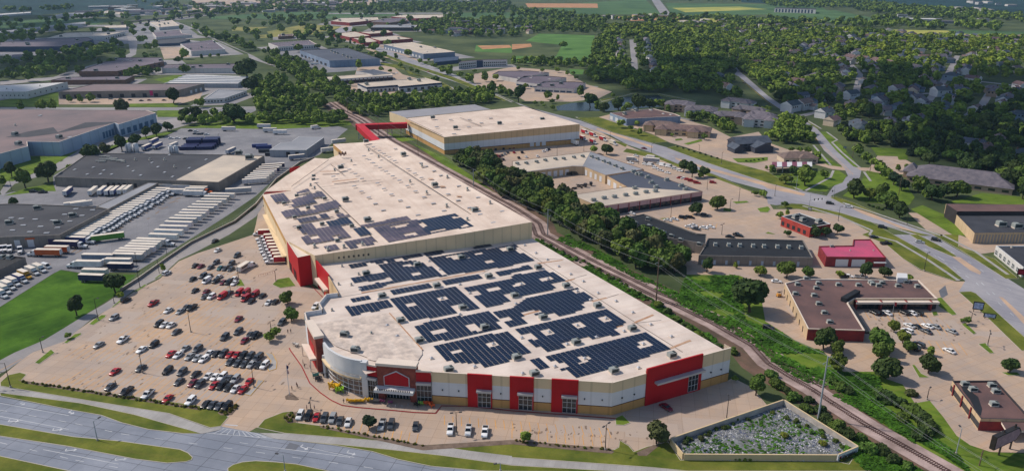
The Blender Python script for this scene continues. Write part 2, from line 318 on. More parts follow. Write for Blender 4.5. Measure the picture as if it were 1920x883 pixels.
# grass islands and medians
ISL=['c0 665,672 700,640 760,602 800,602 790,620 700,678','c0 475,812 560,745 615,735 610,750 500,815','c0 835,545 900,490 920,492 850,545','c0 1005,430 1080,375 1103,372 1095,385 1020,432','c0 1155,332 1205,295 1220,300 1170,333','c0 1770,385 1795,335 1810,335 1838,385','d0 255,80 380,-20 410,5 290,90','c1 120,375 160,335 250,320 300,385 180,402','d2 765,490 820,466 880,525 830,545 770,540','c3 1250,480 1300,470 1420,600 1380,605 1280,540','c3 1448,672 1480,660 1565,740 1540,748','c3 1575,820 1630,812 1700,890 1660,890','c3 1225,580 1265,575 1280,605 1240,610','d3 1065,95 1090,95 1140,160 1200,190 1120,190','d3 1730,150 1850,150 1880,175 1780,175','b2 1650,310 1830,305 1920,300 1920,325 1820,345 1690,340','b2 1285,200 1420,165 1430,180 1320,210','b2 1220,165 1270,160 1285,172 1225,178','b2 1100,760 1180,755 1140,768','b2 1590,680 1650,690 1640,712 1580,705','b2 1650,635 1760,628 1780,640 1680,650','b2 1835,685 1920,670 b3 20,690 0,715 b2 1860,712','c0 -0,-0 1,0 1,1'][:-1]
sheet('grass_island',LAWN,ISL,.13,.1)
# ---------- roads ----------
sheet('road',ROAD,['d0 -700,240 -250,280 0,330 550,435 750,470 900,525 1100,575 1350,605 1500,605 1560,563 1640,550 1850,590 d1 20,600 130,642 560,690 860,740 1060,800 1300,850 1901,880 3000,1100 0,1100 d0 1500,1100 400,1100 -700,900'],.05)
sheet('grass_median',VERGE,['d0 -500,440 0,535 550,628 900,660 1200,702 1340,722 1400,748 1432,780 1425,800 1380,815 1240,825 1000,795 500,700 0,625 -500,545','d0 -500,660 0,770 540,885 800,960 -500,1000','d0 1690,862 1730,835 1800,815 1901,806 d1 150,815 300,830 560,885 1100,1000 d0 1800,1000 1690,883'],.17,.12)
sheet('avenue',AVE,['c3 2100,760 1920,760 1540,430 1500,432 1430,428 1480,345 1460,332 1340,232 1140,110 940,0 b3 1080,880 960,840 780,788 540,716 260,654 180,645 60,660 0,650 b2 1900,548 1650,482 1500,422 1240,347 1050,268 870,208 740,138 520,66 400,20 a2 0,760 a1 1880,740 1640,660 1340,570 1100,470 880,372 760,325 690,300 560,250 620,215 720,200 730,230 640,250 800,300 940,360 1200,455 1500,565 1700,660 1920,755 a2 60,790 b2 510,25 760,118 1060,198 1180,232 1470,342 1920,488 b3 280,558 440,590 490,520 600,440 570,380 420,250 330,110 180,0 a3 0,760 a2 1700,575 1670,560 1690,530 1600,440 1480,330 1430,290 1400,270 1440,270 1500,330 1620,430 1710,540 1760,580 1920,720 a3 130,810 b3 240,0 370,90 520,250 650,370 700,400 690,450 580,540 470,590 560,650 1000,790 1240,880 c3 1230,0 1430,118 1800,330 2100,520'],.05)
sheet('turn_lane',TANLANE,['b2 640,80 860,150 1060,220 1050,232 850,165 630,92','b2 1220,300 1470,380 1900,490 b3 280,575 270,590 0,535 b2 1880,510 1480,398 1230,318','b3 600,670 760,712 930,790 1080,850 1180,890 1130,890 900,795 700,720','c3 1380,165 1440,170 1600,280 1590,300 1520,270','c3 1730,465 1760,470 1990,680 1990,740 1900,650','a1 900,395 1250,515 1600,620 1590,632 1240,528 890,405'],.06)
sheet('avenue_median',VERGE,['c3 1060,0 1120,0 1300,90 1420,165 1380,165 1200,90','b3 880,810 960,830 1230,890 1150,890'],.16,.1)
sheet('street',FROAD,['a0 950,268 1035,268 1030,340 1020,410 940,455 700,500 420,600 0,640 0,610 400,580 650,500 900,440 975,400 965,330','b0 0,560 60,470 210,440 420,355 600,258 880,140 1100,60 1200,20 1240,25 960,150 640,300 440,400 110,500 20,590','a2 880,300 930,300 945,530 900,530','a1 720,690 -50,440 a0 1860,405 1500,255 1430,190 1445,185 1520,250 1900,420 a1 60,465 760,690','a0 0,808 1500,808 1920,800 1920,818 1400,828 0,820','a0 560,190 900,190 1380,130 1640,95 1640,105 1400,145 920,205 560,200','a2 1020,-40 1075,-40 1200,120 1120,120','a1 520,100 1500,98 1500,106 520,108'],.045)
# ---------- sidewalks ----------
sheet('sidewalk',WALK,['d0 -400,200 0,255 640,360 1250,457 1560,567 1640,552 1640,575 1500,607 1300,547 1000,462 600,377 0,302 -400,250','d1 -80,560 20,600 210,605 900,660 1400,710 1901,772 d2 0,785 500,820 840,845 1050,860 1300,885 1700,960 1500,960 800,885 600,872 0,837 d1 1400,767 1000,722 700,692 130,642'],.14)
def walkline(s,w=2.4,name='sidewalk',m=None,z=.125):
    b=MB()
    for q in (s if isinstance(s,list) else [s]): b.ribbon(W(q),w,z)
    return struct(b.build(name,m or WALK))
walkline(['b2 480,0 760,100 1060,188','b2 1190,225 1470,325 1920,465 b3 260,550','b3 560,640 1000,785 1300,890 c3 1300,0 1560,130 1800,300','b3 260,665 540,745 780,850 c3 760,0 960,50 1200,190 1430,345','c3 1500,432 1930,830','b3 250,0 400,88','b3 440,112 520,170 480,190 560,270 690,380','b3 340,210 470,360','b3 490,400 470,450 280,552','b3 720,410 770,480','a2 670,765 900,706 1090,704 1370,760','a1 940,370 1200,470 1500,580 1920,770'],1.7)
# entrance plaza with a red kerb
PZ='d1 255,-10 340,110 400,230 480,300 560,355 640,392 760,408 1000,428 1180,445 1330,450 1375,396 1575,398 d2 0,432 770,490 735,455 480,440 0,420 d1 1310,372 800,320 600,230 520,160 470,60 c1 400,760 330,820 250,840'
sheet('plaza',PLAZA,PZ,.15)
b=MB();b.ribbon(W('c1 250,850 d1 255,-12 340,108 400,232 480,304 560,359 640,396 760,412 1000,432 1180,449 1335,455 1378,400 1575,402 d2 0,437 772,494'),.4,.165)
b.ribbon(W('c1 330,385 410,378 500,470'),.4,.165);struct(b.build('red_kerb',KERBR))
# ---------- painted markings ----------
mk=MB();my=MB()
def dash(s,w=.15,on=3,off=9,m=mk,z=.058):
    p=W(s)
    for a,c in zip(p,p[1:]):
        L=(c-a).length;d=(c-a)/L;t=0
        while t+on<L: m.ribbon([a+d*t,a+d*(t+on)],w,z);t+=on+off
for s in ['d0 0,378 510,470','d0 0,475 510,572','d0 320,722 880,830','d1 0,690 700,780','d1 380,705 730,780']: mk.ribbon(W(s),.18,.058)
for s in ['d0 0,430 560,530 900,605 1901,740 d1 800,850 1100,900','d0 0,670 560,800 900,860','d0 1780,670 1901,688 d1 0,690']: dash(s,.18)
for s in ['d0 60,515 120,512','d0 390,580 445,575','d0 485,733 550,725','d0 855,803 920,793','d0 150,380 170,385','d0 510,445 535,452','d1 330,700 370,715','d1 675,745 720,755']:
    a,c=W(s);mk.ribbon([a,c],.35,.058);d=(c-a).normalized();n=Vector((-d.y,d.x,0));mk.tri((c+d*.9)[:2]+(.058,),(c+n*.8)[:2]+(.058,),(c-n*.8)[:2]+(.058,));mk.ribbon([a,a+n*1.2],.3,.058)
# crosswalk hatch
cw=W('d0 1535,600 1640,562 d1 -10,600 130,640')
for i in range(11):
    t=i/10;a=cw[0].lerp(cw[3],t);c=cw[1].lerp(cw[2],min(1,t*1.05));mk.ribbon([a,c],.25,.06)
mk.ribbon([cw[0],cw[3]],.2,.062);mk.ribbon([cw[1],cw[2]],.2,.062);mk.ribbon(W('d0 1670,537 1765,545'),.5,.06)
for s in ['b3 40,525 400,600 760,720','b3 700,700 1200,890','c3 1000,0 1300,180 1560,360 1900,660','c3 1180,20 1500,200 1900,470','b2 900,190 1240,310 1640,450 1900,520']: dash(s,.3,3,8)
for s in ['c3 970,0 1240,150 1500,330','c3 1600,360 1920,640']: dash(s,.3,3,8)
for i in range(6):
    a=G(*P('b3 345,632')[0]);c=G(*P('b3 440,625')[0]);p=a.lerp(c,i/5);mk.ribbon([p,p+Vector((-1.2,5,0))],.5,.058)
for s in ['b2 1170,270 1500,385 1920,500','b3 300,120 620,430','d0 -100,190 160,50']: my.ribbon(W(s),.2,.062)
my.ribbon(W('a2 1720,600 1920,770 b3 215,5 400,200 640,430'),.25,.062)
struct(mk.build('white_road_markings',WHITE))
# parking stall lines: rows given by two plan points, n stalls, depth
def stalls(s,heading_deg,deep=5.3,pitch=2.8,double=True):
    for q in s:
        a,c=W(q);L=(c-a).length;d=(c-a)/L;h=Vector((math.cos(R(heading_deg)),math.sin(R(heading_deg)),0))
        n=int(L/pitch)
        for i in range(n+1):
            p=a+d*(i*pitch);my.ribbon([p-(h*deep if double else h*0),p+h*deep],.2,.04)
stalls(['d0 560,170 1850,330','c0 560,870 1920,1020','c0 900,720 1920,830','c0 1100,590 1920,680','c0 1300,500 1700,540','c0 1380,370 1760,410','c0 1420,260 1780,290'],78)
stalls(['d0 330,235 1480,400'],78,5.3,2.8,False)
stalls(['d1 310,505 1240,690','d2 0,640 720,705'],90,5.3,2.83,False)
stalls(['d1 1400,470 1901,510','d2 0,510 720,565'],-85,5.3,2.83,False)
stalls(['c3 740,600 1240,625','c3 1000,700 1420,715','c3 1060,830 1500,860'],78,5,2.8)
stalls(['b2 1120,770 1360,750','b2 1290,830 1540,815','b2 -60,265 280,245'],70,5,2.8)
struct(my.build('yellow_road_markings',YELLOW))
sheet('dark_road_patch',PATCH,['d1 210,720 250,670 325,690 290,732','c3 1280,420 1330,380 1350,450 1300,480'],.056)
sheet('planting_bed',MULCH,['d0 130,205 160,210 700,290 1490,412 1480,432 700,312 200,235','d0 1615,450 1680,425 1760,388 1780,395 1720,465 1640,470','d1 200,490 240,450 300,445 310,520 240,530','d1 470,545 1240,695 d2 0,652 730,715 760,740 740,755 0,685 d1 1240,730 480,562','d2 925,745 1050,690 1100,690 1000,770 940,770','d1 215,330 260,300 320,350 300,356 220,350'],.145)
sheet('pond',WATER,['a2 330,800 440,775 630,760 660,835 560,835 340,830','a2 680,790 780,735 1100,715 1150,760 1130,800 700,835'],.05)
# ---------- railway ----------
RL='d3 1700,1100 1330,883 1010,700 750,555 480,380 340,285 130,165 0,85 c2 1800,835 1500,665 1230,535 1060,462 830,345 600,235 180,5 b2 150,805 b1 1900,690 1000,190 a1 760,900 640,840 540,770'
sheet_pts=W(RL)
def offs(pts,d):
    o=[]
    for i,p in enumerate(pts):
        a=pts[max(0,i-1)];c=pts[min(len(pts)-1,i+1)];t=(c-a).normalized();o.append(p+Vector((-t.y,t.x,0))*d)
    return o
b=MB();e=MB();rl=MB();tie=MB()
RPTS=sheet_pts
for o_,w in ((0,16),): e.ribbon(offs(RPTS,-1),24,.02)
b.ribbon(RPTS,9.,.14);b.ribbon(offs(RPTS[5:],-4.6),8.5,.15)
struct(e.build('railway_shoulder',EARTH));struct(b.build('railway_ballast',BALLAST))
RUST=gm('rail_steel',(98,74,70),var=.2,fine=1.,rough=.5,metal=.3);TIE=gm('sleeper_wood',(84,68,64),var=.3,fine=1.5,rough=.9)
for tr in (RPTS,offs(RPTS[5:],-4.6)):
    for s_ in(-.75,.75):
        q=offs(tr,s_)
        for i in range(len(q)-1):
            a,c=q[i],q[i+1];d=(c-a).normalized();n=Vector((-d.y,d.x,0))*.09
            z0,z1=.2,.42
            rl.quad(*[(p.x,p.y,z1) for p in(a-n,c-n,c+n,a+n)]);rl.quad((a-n)[:2]+(z0,),(c-n)[:2]+(z0,),(c-n)[:2]+(z1,),(a-n)[:2]+(z1,));rl.quad((c+n)[:2]+(z0,),(a+n)[:2]+(z0,),(a+n)[:2]+(z1,),(c+n)[:2]+(z1,))
    for i in range(len(tr)-1):
        a,c=tr[i],tr[i+1];L=(c-a).length;d=(c-a)/L;t=0
        while t<L: tie.ribbon([a+d*t,a+d*(t+.28)],2.6,.22);t+=.75
struct(tie.build('railway_sleepers',TIE));struct(rl.build('railway_rails',RUST))

# stains, oil drips and repair patches on the lots (flat marks of their own shape)
OIL=gm('oil_stain',(112,98,88),c2=S(140,122,106),var=.2,scale=.5,fine=2.,rough=.7);REP=gm('repair_patch',(168,154,144),c2=S(180,164,150),var=.1,scale=.3,fine=1.5)
rr=random.Random(2);mo=MB();mp=MB()
def blots(poly,n,mb,r0,r1,z,asp=3.):
    w=[(p.x,p.y) for p in W(poly)];k=0
    while k<n:
        p=Vector((rr.uniform(min(x for x,_ in w),max(x for x,_ in w)),rr.uniform(min(y for _,y in w),max(y for _,y in w)),z+k*.00001))
        if not inside(p,w): continue
        k+=1;r=rr.uniform(r0,r1);a=R(80)+rr.uniform(-.3,.3);e=rr.uniform(1,asp);N_=9
        q=[]
        for i in range(N_):
            t=i*6.283/N_;x=r*e*math.cos(t)*rr.uniform(.7,1.2);y=r*math.sin(t)*rr.uniform(.7,1.2);q.append((p.x+x*math.cos(a)-y*math.sin(a),p.y+x*math.sin(a)+y*math.cos(a),p.z))
        mb.poly(q)
def slabs(poly,n,mb,z,deg):
    w=[(p.x,p.y) for p in W(poly)];k=0
    while k<n:
        p=(rr.uniform(min(x for x,_ in w),max(x for x,_ in w)),rr.uniform(min(y for _,y in w),max(y for _,y in w)))
        if not inside(p,w): continue
        k+=1;L=4.6*rr.randint(1,3);V_=4.6*rr.randint(1,2);a=R(deg);ca,sa=math.cos(a),math.sin(a);mb.poly([(p[0]+ca*x-sa*y,p[1]+sa*x+ca*y,z+k*.00002) for x,y in((0,0),(L,0),(L,V_),(0,V_))])
LP='d0 120,190 c0 480,810 900,540 1350,200 1900,100 c1 300,400 200,700 d1 300,250 d0 1800,330 1400,390'
blots(LP,260,mo,.12,.5,.036);blots('c3 700,560 1500,600 1600,760 1000,850',60,mo,.12,.5,.036);blots('d2 0,520 700,560 1300,600 900,680 0,640',50,mo,.12,.45,.036)
blots('b0 500,860 1300,560 1500,560 900,880 c0 600,180 300,270',70,mo,.3,1.2,.036,5);slabs(LP,34,mp,.033,-10);slabs('c3 0,560 700,560 1500,600 1600,760 1000,850',18,mp,.033,-5);slabs('d2 0,520 700,560 1300,600 900,680 0,640',10,mp,.033,-7)
struct(mp.build('repair_patches',REP));struct(mo.build('oil_stains',OIL))
sheet('painted_island',WALK,['d1 62,0 128,15 158,75 152,125 95,142 85,125 112,70','d0 1812,312 1895,255 d1 12,205 62,210 15,262 d0 1860,325'],.16,.12,gm('yellow_kerb_paint',(206,160,60),var=.15,fine=2.))
# residential streets
RES=['a3 -100,330 300,430 700,480 1200,570 1920,650','a3 250,870 700,770 1150,705 1500,690','a3 1130,850 1250,700 1350,560 1420,420','a3 560,420 690,560 650,740','a3 60,500 420,340 800,290','a3 1480,880 1600,800 1660,700']
RESW=[W(s) for s in RES];rb=MB()
for i,q in enumerate(RESW): rb.ribbon(q,8,.05+i*.004)
struct(rb.build('residential_street',FROAD))
# ---------- building materials ----------
def bm(n,c,**k): return mat(n,S(*c),**k)
CREAM=bm('cream_roof_membrane',(224,207,192),c2=S(204,185,170),var=.06,scale=.06,fine=.5,seam=(24,3.,.12,.3),streak=(115,.35,S(190,162,142)),rough=.75)
CREAM2=bm('white_roof_membrane',(222,209,198),c2=S(202,188,178),var=.06,scale=.08,fine=.6,seam=(24,3.,.1,.25),streak=(24,.3,S(184,150,124)),rough=.75)
OLDROOF=bm('weathered_roof_membrane',(216,200,186),c2=S(176,164,156),var=.12,scale=.3,fine=.8,streak=(118,.6,S(214,204,196)),seam=(24,2.4,.1,.35))
CAP=bm('cream_parapet_cap',(222,208,194),var=.06,fine=1.)
WTAN=bm('tan_wall_panel',(208,178,138),var=.06,scale=.1,fine=.8,ribs=(5.5,.35))
WTANP=bm('pale_tan_wall_panel',(222,200,164),var=.06,scale=.1,fine=.8,ribs=(5.5,.3))
WOCHRE=bm('ochre_wall_panel',(190,148,92),var=.07,scale=.2,fine=.8,ribs=(5.5,.3))
WWHITE=bm('white_wall_panel',(214,216,220),var=.04,scale=.15,fine=.8,ribs=(5.5,.2))
WDARK=bm('dark_stripe',(64,38,34),var=.1)
RED=bm('red_wall_panel',(178,10,24),var=.06,scale=.15,fine=.8,rough=.6,ribs=(2.2,.12))
BRICK=bm('red_brick',(148,76,62),c2=S(118,58,50),var=.15,scale=.6,fine=3.)
GLASS=mat('dark_glass',S(34,44,52),rough=.12,var=.3,scale=.25,fine=.6,spec=.6)
FRAME=bm('white_window_frame',(206,208,210),var=.05)
METAL=bm('grey_metal_canopy',(186,188,190),var=.08,rough=.45,metal=.2)
GREYCURVE=bm('pale_curved_wall',(214,214,214),c2=S(196,200,204),var=.05,scale=.1,fine=.6,streak=(0,.15,S(160,166,176)))
PIPE=bm('dark_roof_seam',(78,66,60),var=.2,fine=2.)
RUSTP=bm('rust_stain',(166,120,88),c2=S(196,166,140),var=.2,scale=.3,fine=2.)
UNITM=bm('rooftop_unit_metal',(150,156,154),var=.1,fine=1.5,rough=.55)
UNITD=bm('rooftop_unit_grille',(58,66,68),var=.2,fine=3.)
CURB=bm('unit_curb',(208,194,180),var=.08)
DOMEM=bm('skylight_dome',(176,178,184),var=.1,fine=2.,rough=.3)
PANEL=mat('solar_panel_glass',S(26,44,70),rough=.3,var=.15,scale=.1,fine=.5,spec=.2,island=.25)
PANELP=mat('solar_panel_glass_worn',S(104,94,106),rough=.35,var=.15,scale=.06,fine=.5,spec=.2,island=.2,c2=S(44,52,74))
RAIL=bm('panel_frame',(168,170,172),var=.05,rough=.5)
# ---------- rooftop bits shared by all roofs ----------
_um={}
def unit_mesh(kind):
    if kind in _um: return _um[kind]
    m=MB()
    if kind=='unit':
        m.box((0,0,0),(3.0,2.1,.35),0,2);m.box((0,0,.35),(2.8,1.9,1.35),0,0)
        m.box((0,-.97,.5),(2.3,.06,1.0),0,1);m.box((.9,0,1.7),(.8,1.2,.12),0,1);m.box((-.6,0,1.7),(1.3,1.5,.16),0,0)
        m.box((1.55,0,.6),(.5,1.3,.7),0,0)
    elif kind=='vent':
        m.box((0,0,0),(1.0,1.0,.4),0,2);m.tube((0,0,.4),(0,0,.9),.3,.3,8,0);m.tube((0,0,.9),(0,0,1.2),.5,.25,8,0)
    elif kind=='dome':
        m.box((0,0,0),(1.5,1.5,.3),0,2)
        q=[(-.65,-.65),(.65,-.65),(.65,.65),(-.65,.65)]
        for i in range(4): a,c=q[i],q[(i+1)%4];m.tri((*a,.3),(*c,.3),(0,0,.95),0)
    elif kind=='skylight':
        m.box((0,0,0),(2.6,1.3,.25),0,2);m.box((0,0,.25),(2.4,1.1,.14),0,0)
    me=m.mesh(kind,[DOMEM if kind in('dome','skylight') else UNITM,UNITD,CURB]);_um[kind]=me;return me
def roofbit(kind,name,px,z,parent,rot=R(25),s=1.):
    o=bpy.data.objects.new(name,unit_mesh(kind));COL.objects.link(o);o.parent=parent
    p=G(px[0],px[1],z) if not isinstance(px,Vector) else px
    og=Vector(ORG[parent.name]);o.location=Vector((p.x,p.y,z))-og;o.rotation_euler=(0,0,rot);o.scale=(s,s,s);return o
def wallbox(m,a,c,t0,t1,z0,z1,out,mi=0,back=.15):
    """a slab fixed on the wall that runs from a to c (outer side on the right hand of a->c)"""
    a=Vector((a[0],a[1],0));c=Vector((c[0],c[1],0));d=c-a;n=Vector((d.y,-d.x,0)).normalized()
    p=a+d*t0;q=a+d*t1
    m.prism([p-n*back,q-n*back,q+n*out,p+n*out],z0,z1,mi)
    m.poly([(v.x,v.y,z0) for v in(p-n*back,q-n*back,q+n*out,p+n*out)],mi,False)
def ring_pts(pts,w):
    """pts ccw -> inner offset"""
    n=len(pts);o=[]
    for i in range(n):
        a,p,c=pts[i-1],pts[i],pts[(i+1)%n];d1=(p-a);d2=(c-p);d1.z=d2.z=0
        d1.normalize();d2.normalize();n1=Vector((-d1.y,d1.x,0));n2=Vector((-d2.y,d2.x,0));k=n1+n2
        if k.length<.05: o.append(p+n1*w)
        else:
            k=k/k.length;o.append(p+k*min(w*2.5,w/max(.25,k.dot(n1))))
    return o
# ---------- furniture store ----------
F0,F1,F2=W('d1 1310,383 d2 735,470 1602,213')
def on_front(px):
    """point of the front wall line standing at plan column px (full plan units)"""
    best=None
    for a,c in((W('d1 500,366')[0],F0),(F0,F1),(F1,F2)):
        pa=CX+F_PX*a.x/depth(a);pc=CX+F_PX*c.x/depth(c)
        lo,hi=0.,1.
        for _ in range(40):
            t=(lo+hi)/2;p=a.lerp(c,t);x=CX+F_PX*p.x/depth(p)
            if x<px: lo=t
            else: hi=t
        p=a.lerp(c,lo)
        if pa-.5<=px<=pc+.5: best=p
        if best is None and px<pa: best=a
    return best if best is not None else F2
dx1=lambda x:480+x/3.9604
dx2=lambda x:960+x/3.9604
store=thing('furniture_store','large cream roofed store with red and white front wall and curved glass entrance','store',tuple(G(850,700)))
DECK,PAR=11.0,12.4
arc=W('d1 520,187 560,240 640,292 720,320 798,334')
TWL,TWR=W('d1 912,352 1197,377')      # brick tower foot, left and right
back_l=G(599,487,11);back_r=G(997,447,11)
nb=lambda s,z:[Vector((p.x,p.y,0)) for p in W(s,z)]
left=nb('c1 360,582 492,560 468,515 525,447 612,437',12.6)
sgn=nb('c1 540,312 430,182',12.6)
inner_l=nb('c1 385,655',12)[0]
rw=on_front(dx1(828));
deckpts=[F2,F1,F0,TWR,TWL,rw]+[Vector((p.x,p.y,0)) for p in reversed(arc)]+nb('c1 490,765 385,655',14.)+left+sgn+[back_l,back_r]
deckpts=[Vector((p.x,p.y,0)) for p in deckpts]
FAC=list(deckpts)
m=MB();m.poly([(p.x,p.y,DECK) for p in deckpts],0)
roof=m.build('roof',[CREAM2],store)
# front wall in four tiers, from the right end to the tower
w=MB()
def tier(a,c,top=PAR,zs=((0,3.2,3),(3.2,3.5,4),(3.5,8.6,1),(8.6,None,0))):
    for z0,z1,mi in zs:
        z1=top if z1 is None else z1;w.quad((a.x,a.y,z0),(c.x,c.y,z0),(c.x,c.y,z1),(a.x,a.y,z1),mi)
def inner(a,c,top,th=.45):
    d=(c-a).normalized();n=Vector((-d.y,d.x,0))*th   # inward is left of a->c
    w.quad((a.x,a.y,top),(c.x,c.y,top),(c+n)[:2]+(top,),(a+n)[:2]+(top,),5)
    w.quad((c+n)[:2]+(DECK,),(a+n)[:2]+(DECK,),(a+n)[:2]+(top,),(c+n)[:2]+(top,),2)
F0t=on_front(dx1(1309))
tier(F0t,F1);inner(F0t,F1,PAR);
r0=on_front(dx2(982));tier(F1,r0);inner(F1,r0,PAR)
tier(r0,F2,13.4);inner(r0,F2,13.4)
w.quad(F2[:2]+(0,),back_r[:2]+(0,),back_r[:2]+(DECK,),F2[:2]+(DECK,),2)
d=(back_r-F2).normalized()*3.5
w.quad(F2[:2]+(DECK,),(F2+d)[:2]+(DECK,),(F2+d)[:2]+(13.4,),F2[:2]+(13.4,),2);w.quad((F2+d)[:2]+(DECK,),F2[:2]+(DECK,),F2[:2]+(13.4,),(F2+d)[:2]+(13.4,),5)
w.build('wall',[WTANP,WWHITE,WTANP,WOCHRE,WDARK,CAP],store);w=MB()
# left flank: white parapet walls
lp=[nb('c1 385,655',14.)[0]]+left
for a,c in zip(lp,lp[1:]):
    w.quad((c.x,c.y,0),(a.x,a.y,0),(a.x,a.y,12.8),(c.x,c.y,12.8),1);w.quad((a.x,a.y,DECK),(c.x,c.y,DECK),(c.x,c.y,12.8),(a.x,a.y,12.8),1)
    dd=(c-a).normalized();n=Vector((dd.y,-dd.x,0))*.5
    w.quad((a.x,a.y,12.8),(a+n)[:2]+(12.8,),(c+n)[:2]+(12.8,),(c.x,c.y,12.8),5);w.quad((a+n)[:2]+(DECK,),(c+n)[:2]+(DECK,),(c+n)[:2]+(12.8,),(a+n)[:2]+(12.8,),1)
w.build('flank_parapet',[WTANP,WWHITE,WTANP,WOCHRE,WDARK,CAP],store)
# red panels with shop windows
def red_panel(x0,x1,top,win=None,canopy=True):
    m=MB();a,c=on_front(x0),on_front(x1);wallbox(m,a,c,0,1,0,top,.35,0,.3);o=m.build('red_panel',[RED],store)
    if win:
        p,q=on_front(win[0]),on_front(win[1]);g=MB();wallbox(g,p,q,0,1,win[2],win[3],.42,0);wd_=g.build('window',[GLASS],o)
        f=MB();L=(q-p).length;k=3
        for i in range(k+1): wallbox(f,p,q,max(0,i/k-.012),min(1,i/k+.012),win[2],win[3],.5)
        for i in range(4): zz=win[2]+(win[3]-win[2])*i/3;wallbox(f,p,q,0,1,max(win[2],zz-.05),min(win[3],zz+.05),.5)
        f.build('window_frame',[FRAME],wd_)
    if canopy and win:
        m=MB();wallbox(m,p,q,-.08,1.08,win[3]+.02,win[3]+.75,1.6,0);m.build('canopy',[METAL],o)
    return o
red_panel(dx1(1575),dx1(1755),12.6,(dx1(1650),dx1(1745),.3,6.3))
red_panel(dx1(1885),dx2(160),12.6,(dx2(50),dx2(150),.3,6.3))
red_panel(dx2(290),dx2(486),12.6,(dx2(373),dx2(474),.3,6.3))
big=red_panel(dx2(983),dx2(1392),14.2,(dx2(1297),dx2(1368),.6,7.3),False)
m=MB();wallbox(m,on_front(dx2(1042)),on_front(dx2(1395)),0,1,8.0,8.7,2.2,0);m.build('awning',[METAL],big)
for f_,xs in((dx1,(1385,1505,1815)),(dx2,(222,530,660,805,895,1460,1535))):
    for x in xs: m=MB();wallbox(m,on_front(f_(x)),on_front(f_(x)+2),0,1,5.6,6.,.4);m.build('wall_light',[UNITD],store)
# brick entrance tower
tw=MB();dd=(TWR-TWL).normalized();nn=Vector((dd.y,-dd.x,0))
TB=[TWL,TWR,TWR-nn*7,TWL-nn*7];zt=13.4
gate=.17
wallbox(tw,TWL,TWR,0,gate,0,zt,0,0,3);wallbox(tw,TWL,TWR,1-gate,1,0,zt,0,0,3);wallbox(tw,TWL,TWR,gate,1-gate,4.6,zt,0,0,3)
tower=tw.build('brick_tower',[BRICK],store)
m=MB();wallbox(m,TWL,TWR,-.02,1.02,zt+.003,zt+1.,.35,0,3.4);m.build('tower_cap',[CAP],tower)
m=MB();wallbox(m,TWL,TWR,gate,1-gate,0,4.5,-2.2,0,2.5);ds=m.build('entrance_doors',[GLASS],tower)
f=MB()
for i in range(9): wallbox(f,TWL,TWR,gate+(1-2*gate)*i/8-.006,gate+(1-2*gate)*i/8+.006,0,4.4,-2.05,0,2.1)
wallbox(f,TWL,TWR,gate,1-gate,3.1,3.4,-2.04,0,2.1);f.build('door_frame',[FRAME],ds)
m=MB();wallbox(m,TWL,TWR,-.03,.97,4.7,5.7,3.2,0,0);cn=m.build('entrance_canopy',[FRAME],tower)
m=MB()
for i in range(19): wallbox(m,TWL,TWR,.06+i*.045,.06+i*.045+.026,5.71,6.35,3.15,0,-3.05)
m.build('canopy_lettering',[bm('dark_letter',(70,70,76),var=.05)],cn)
def gable(t0,t1,z0,z1,z2,out,mi,mb):
    a=TWL+(TWR-TWL)*t0+nn*out;c=TWL+(TWR-TWL)*t1+nn*out;t=(a+c)/2
    a0=a-nn*.25;c0=c-nn*.25
    prof=[(a,z0),(c,z0),(c,z1),(t,z2),(a,z1)]
    i=len(mb.v);mb.v+=[(p.x,p.y,z) for p,z in prof]+[((p-nn*.3).x,(p-nn*.3).y,z) for p,z in prof]
    mb.f.append(tuple(range(i,i+5)));mb.m.append(mi)
    for k in range(5): mb.f.append((i+k,i+5+k,i+5+(k+1)%5,i+(k+1)%5));mb.m.append(mi)
m=MB();gable(.17,.83,6.0,9.6,11.9,.22,0,m);gt=m.build('gable_trim',[FRAME],tower)
m=MB();gable(.19,.81,6.3,9.5,11.5,.32,0,m);m.build('gable_panel',[RED],tower)
# recesses beside the tower
def recess(a,c,setb,top,glz,redz):
    g=MB();wallbox(g,a,c,0,1,.2,glz,-setb,0,setb+.3);o=g.build('tall_window',[GLASS],store)
    f=MB()
    for i in range(5): wallbox(f,a,c,max(0,i/4-.007),min(1,i/4+.007),.2,glz,-setb+.1,0,setb)
    for i in range(4): wallbox(f,a,c,0,1,.2+(glz-.3)*i/3,.3+(glz-.3)*i/3,-setb+.1,0,setb)
    f.build('window_frame',[FRAME],o)
    m=MB();wallbox(m,a,c,0,1,redz[0],redz[1],-setb+.1,0,setb+.4);m.build('red_panel',[RED],store)
    m=MB();wallbox(m,a,c,0,1,glz+.02,glz+.9,-setb+1.,0,setb);m.build('canopy',[METAL],store)
    m=MB();wallbox(m,a,c,0,1,redz[1]+.01,redz[1]+.6,-setb+.15,0,setb+.5);m.build('wall_cap',[CAP],store)
recess(TWR+dd*.1,on_front(dx1(1308)),-.2,13,7.6,(8.6,12.2))
recess(W('d1 838,338')[0],TWL-dd*.1,.1,13,7.6,(8.8,12.6))
m=MB();pl=W('d1 798,334 840,338');wallbox(m,pl[0],pl[1],0,1,0,13.9,.5,0,1.6);m.build('pillar',[GREYCURVE],store)
m=MB();pl=W('d1 508,186 524,188');wallbox(m,pl[0],pl[1],0,1,0,9,.3,0,.6);m.build('pillar',[GREYCURVE],store)
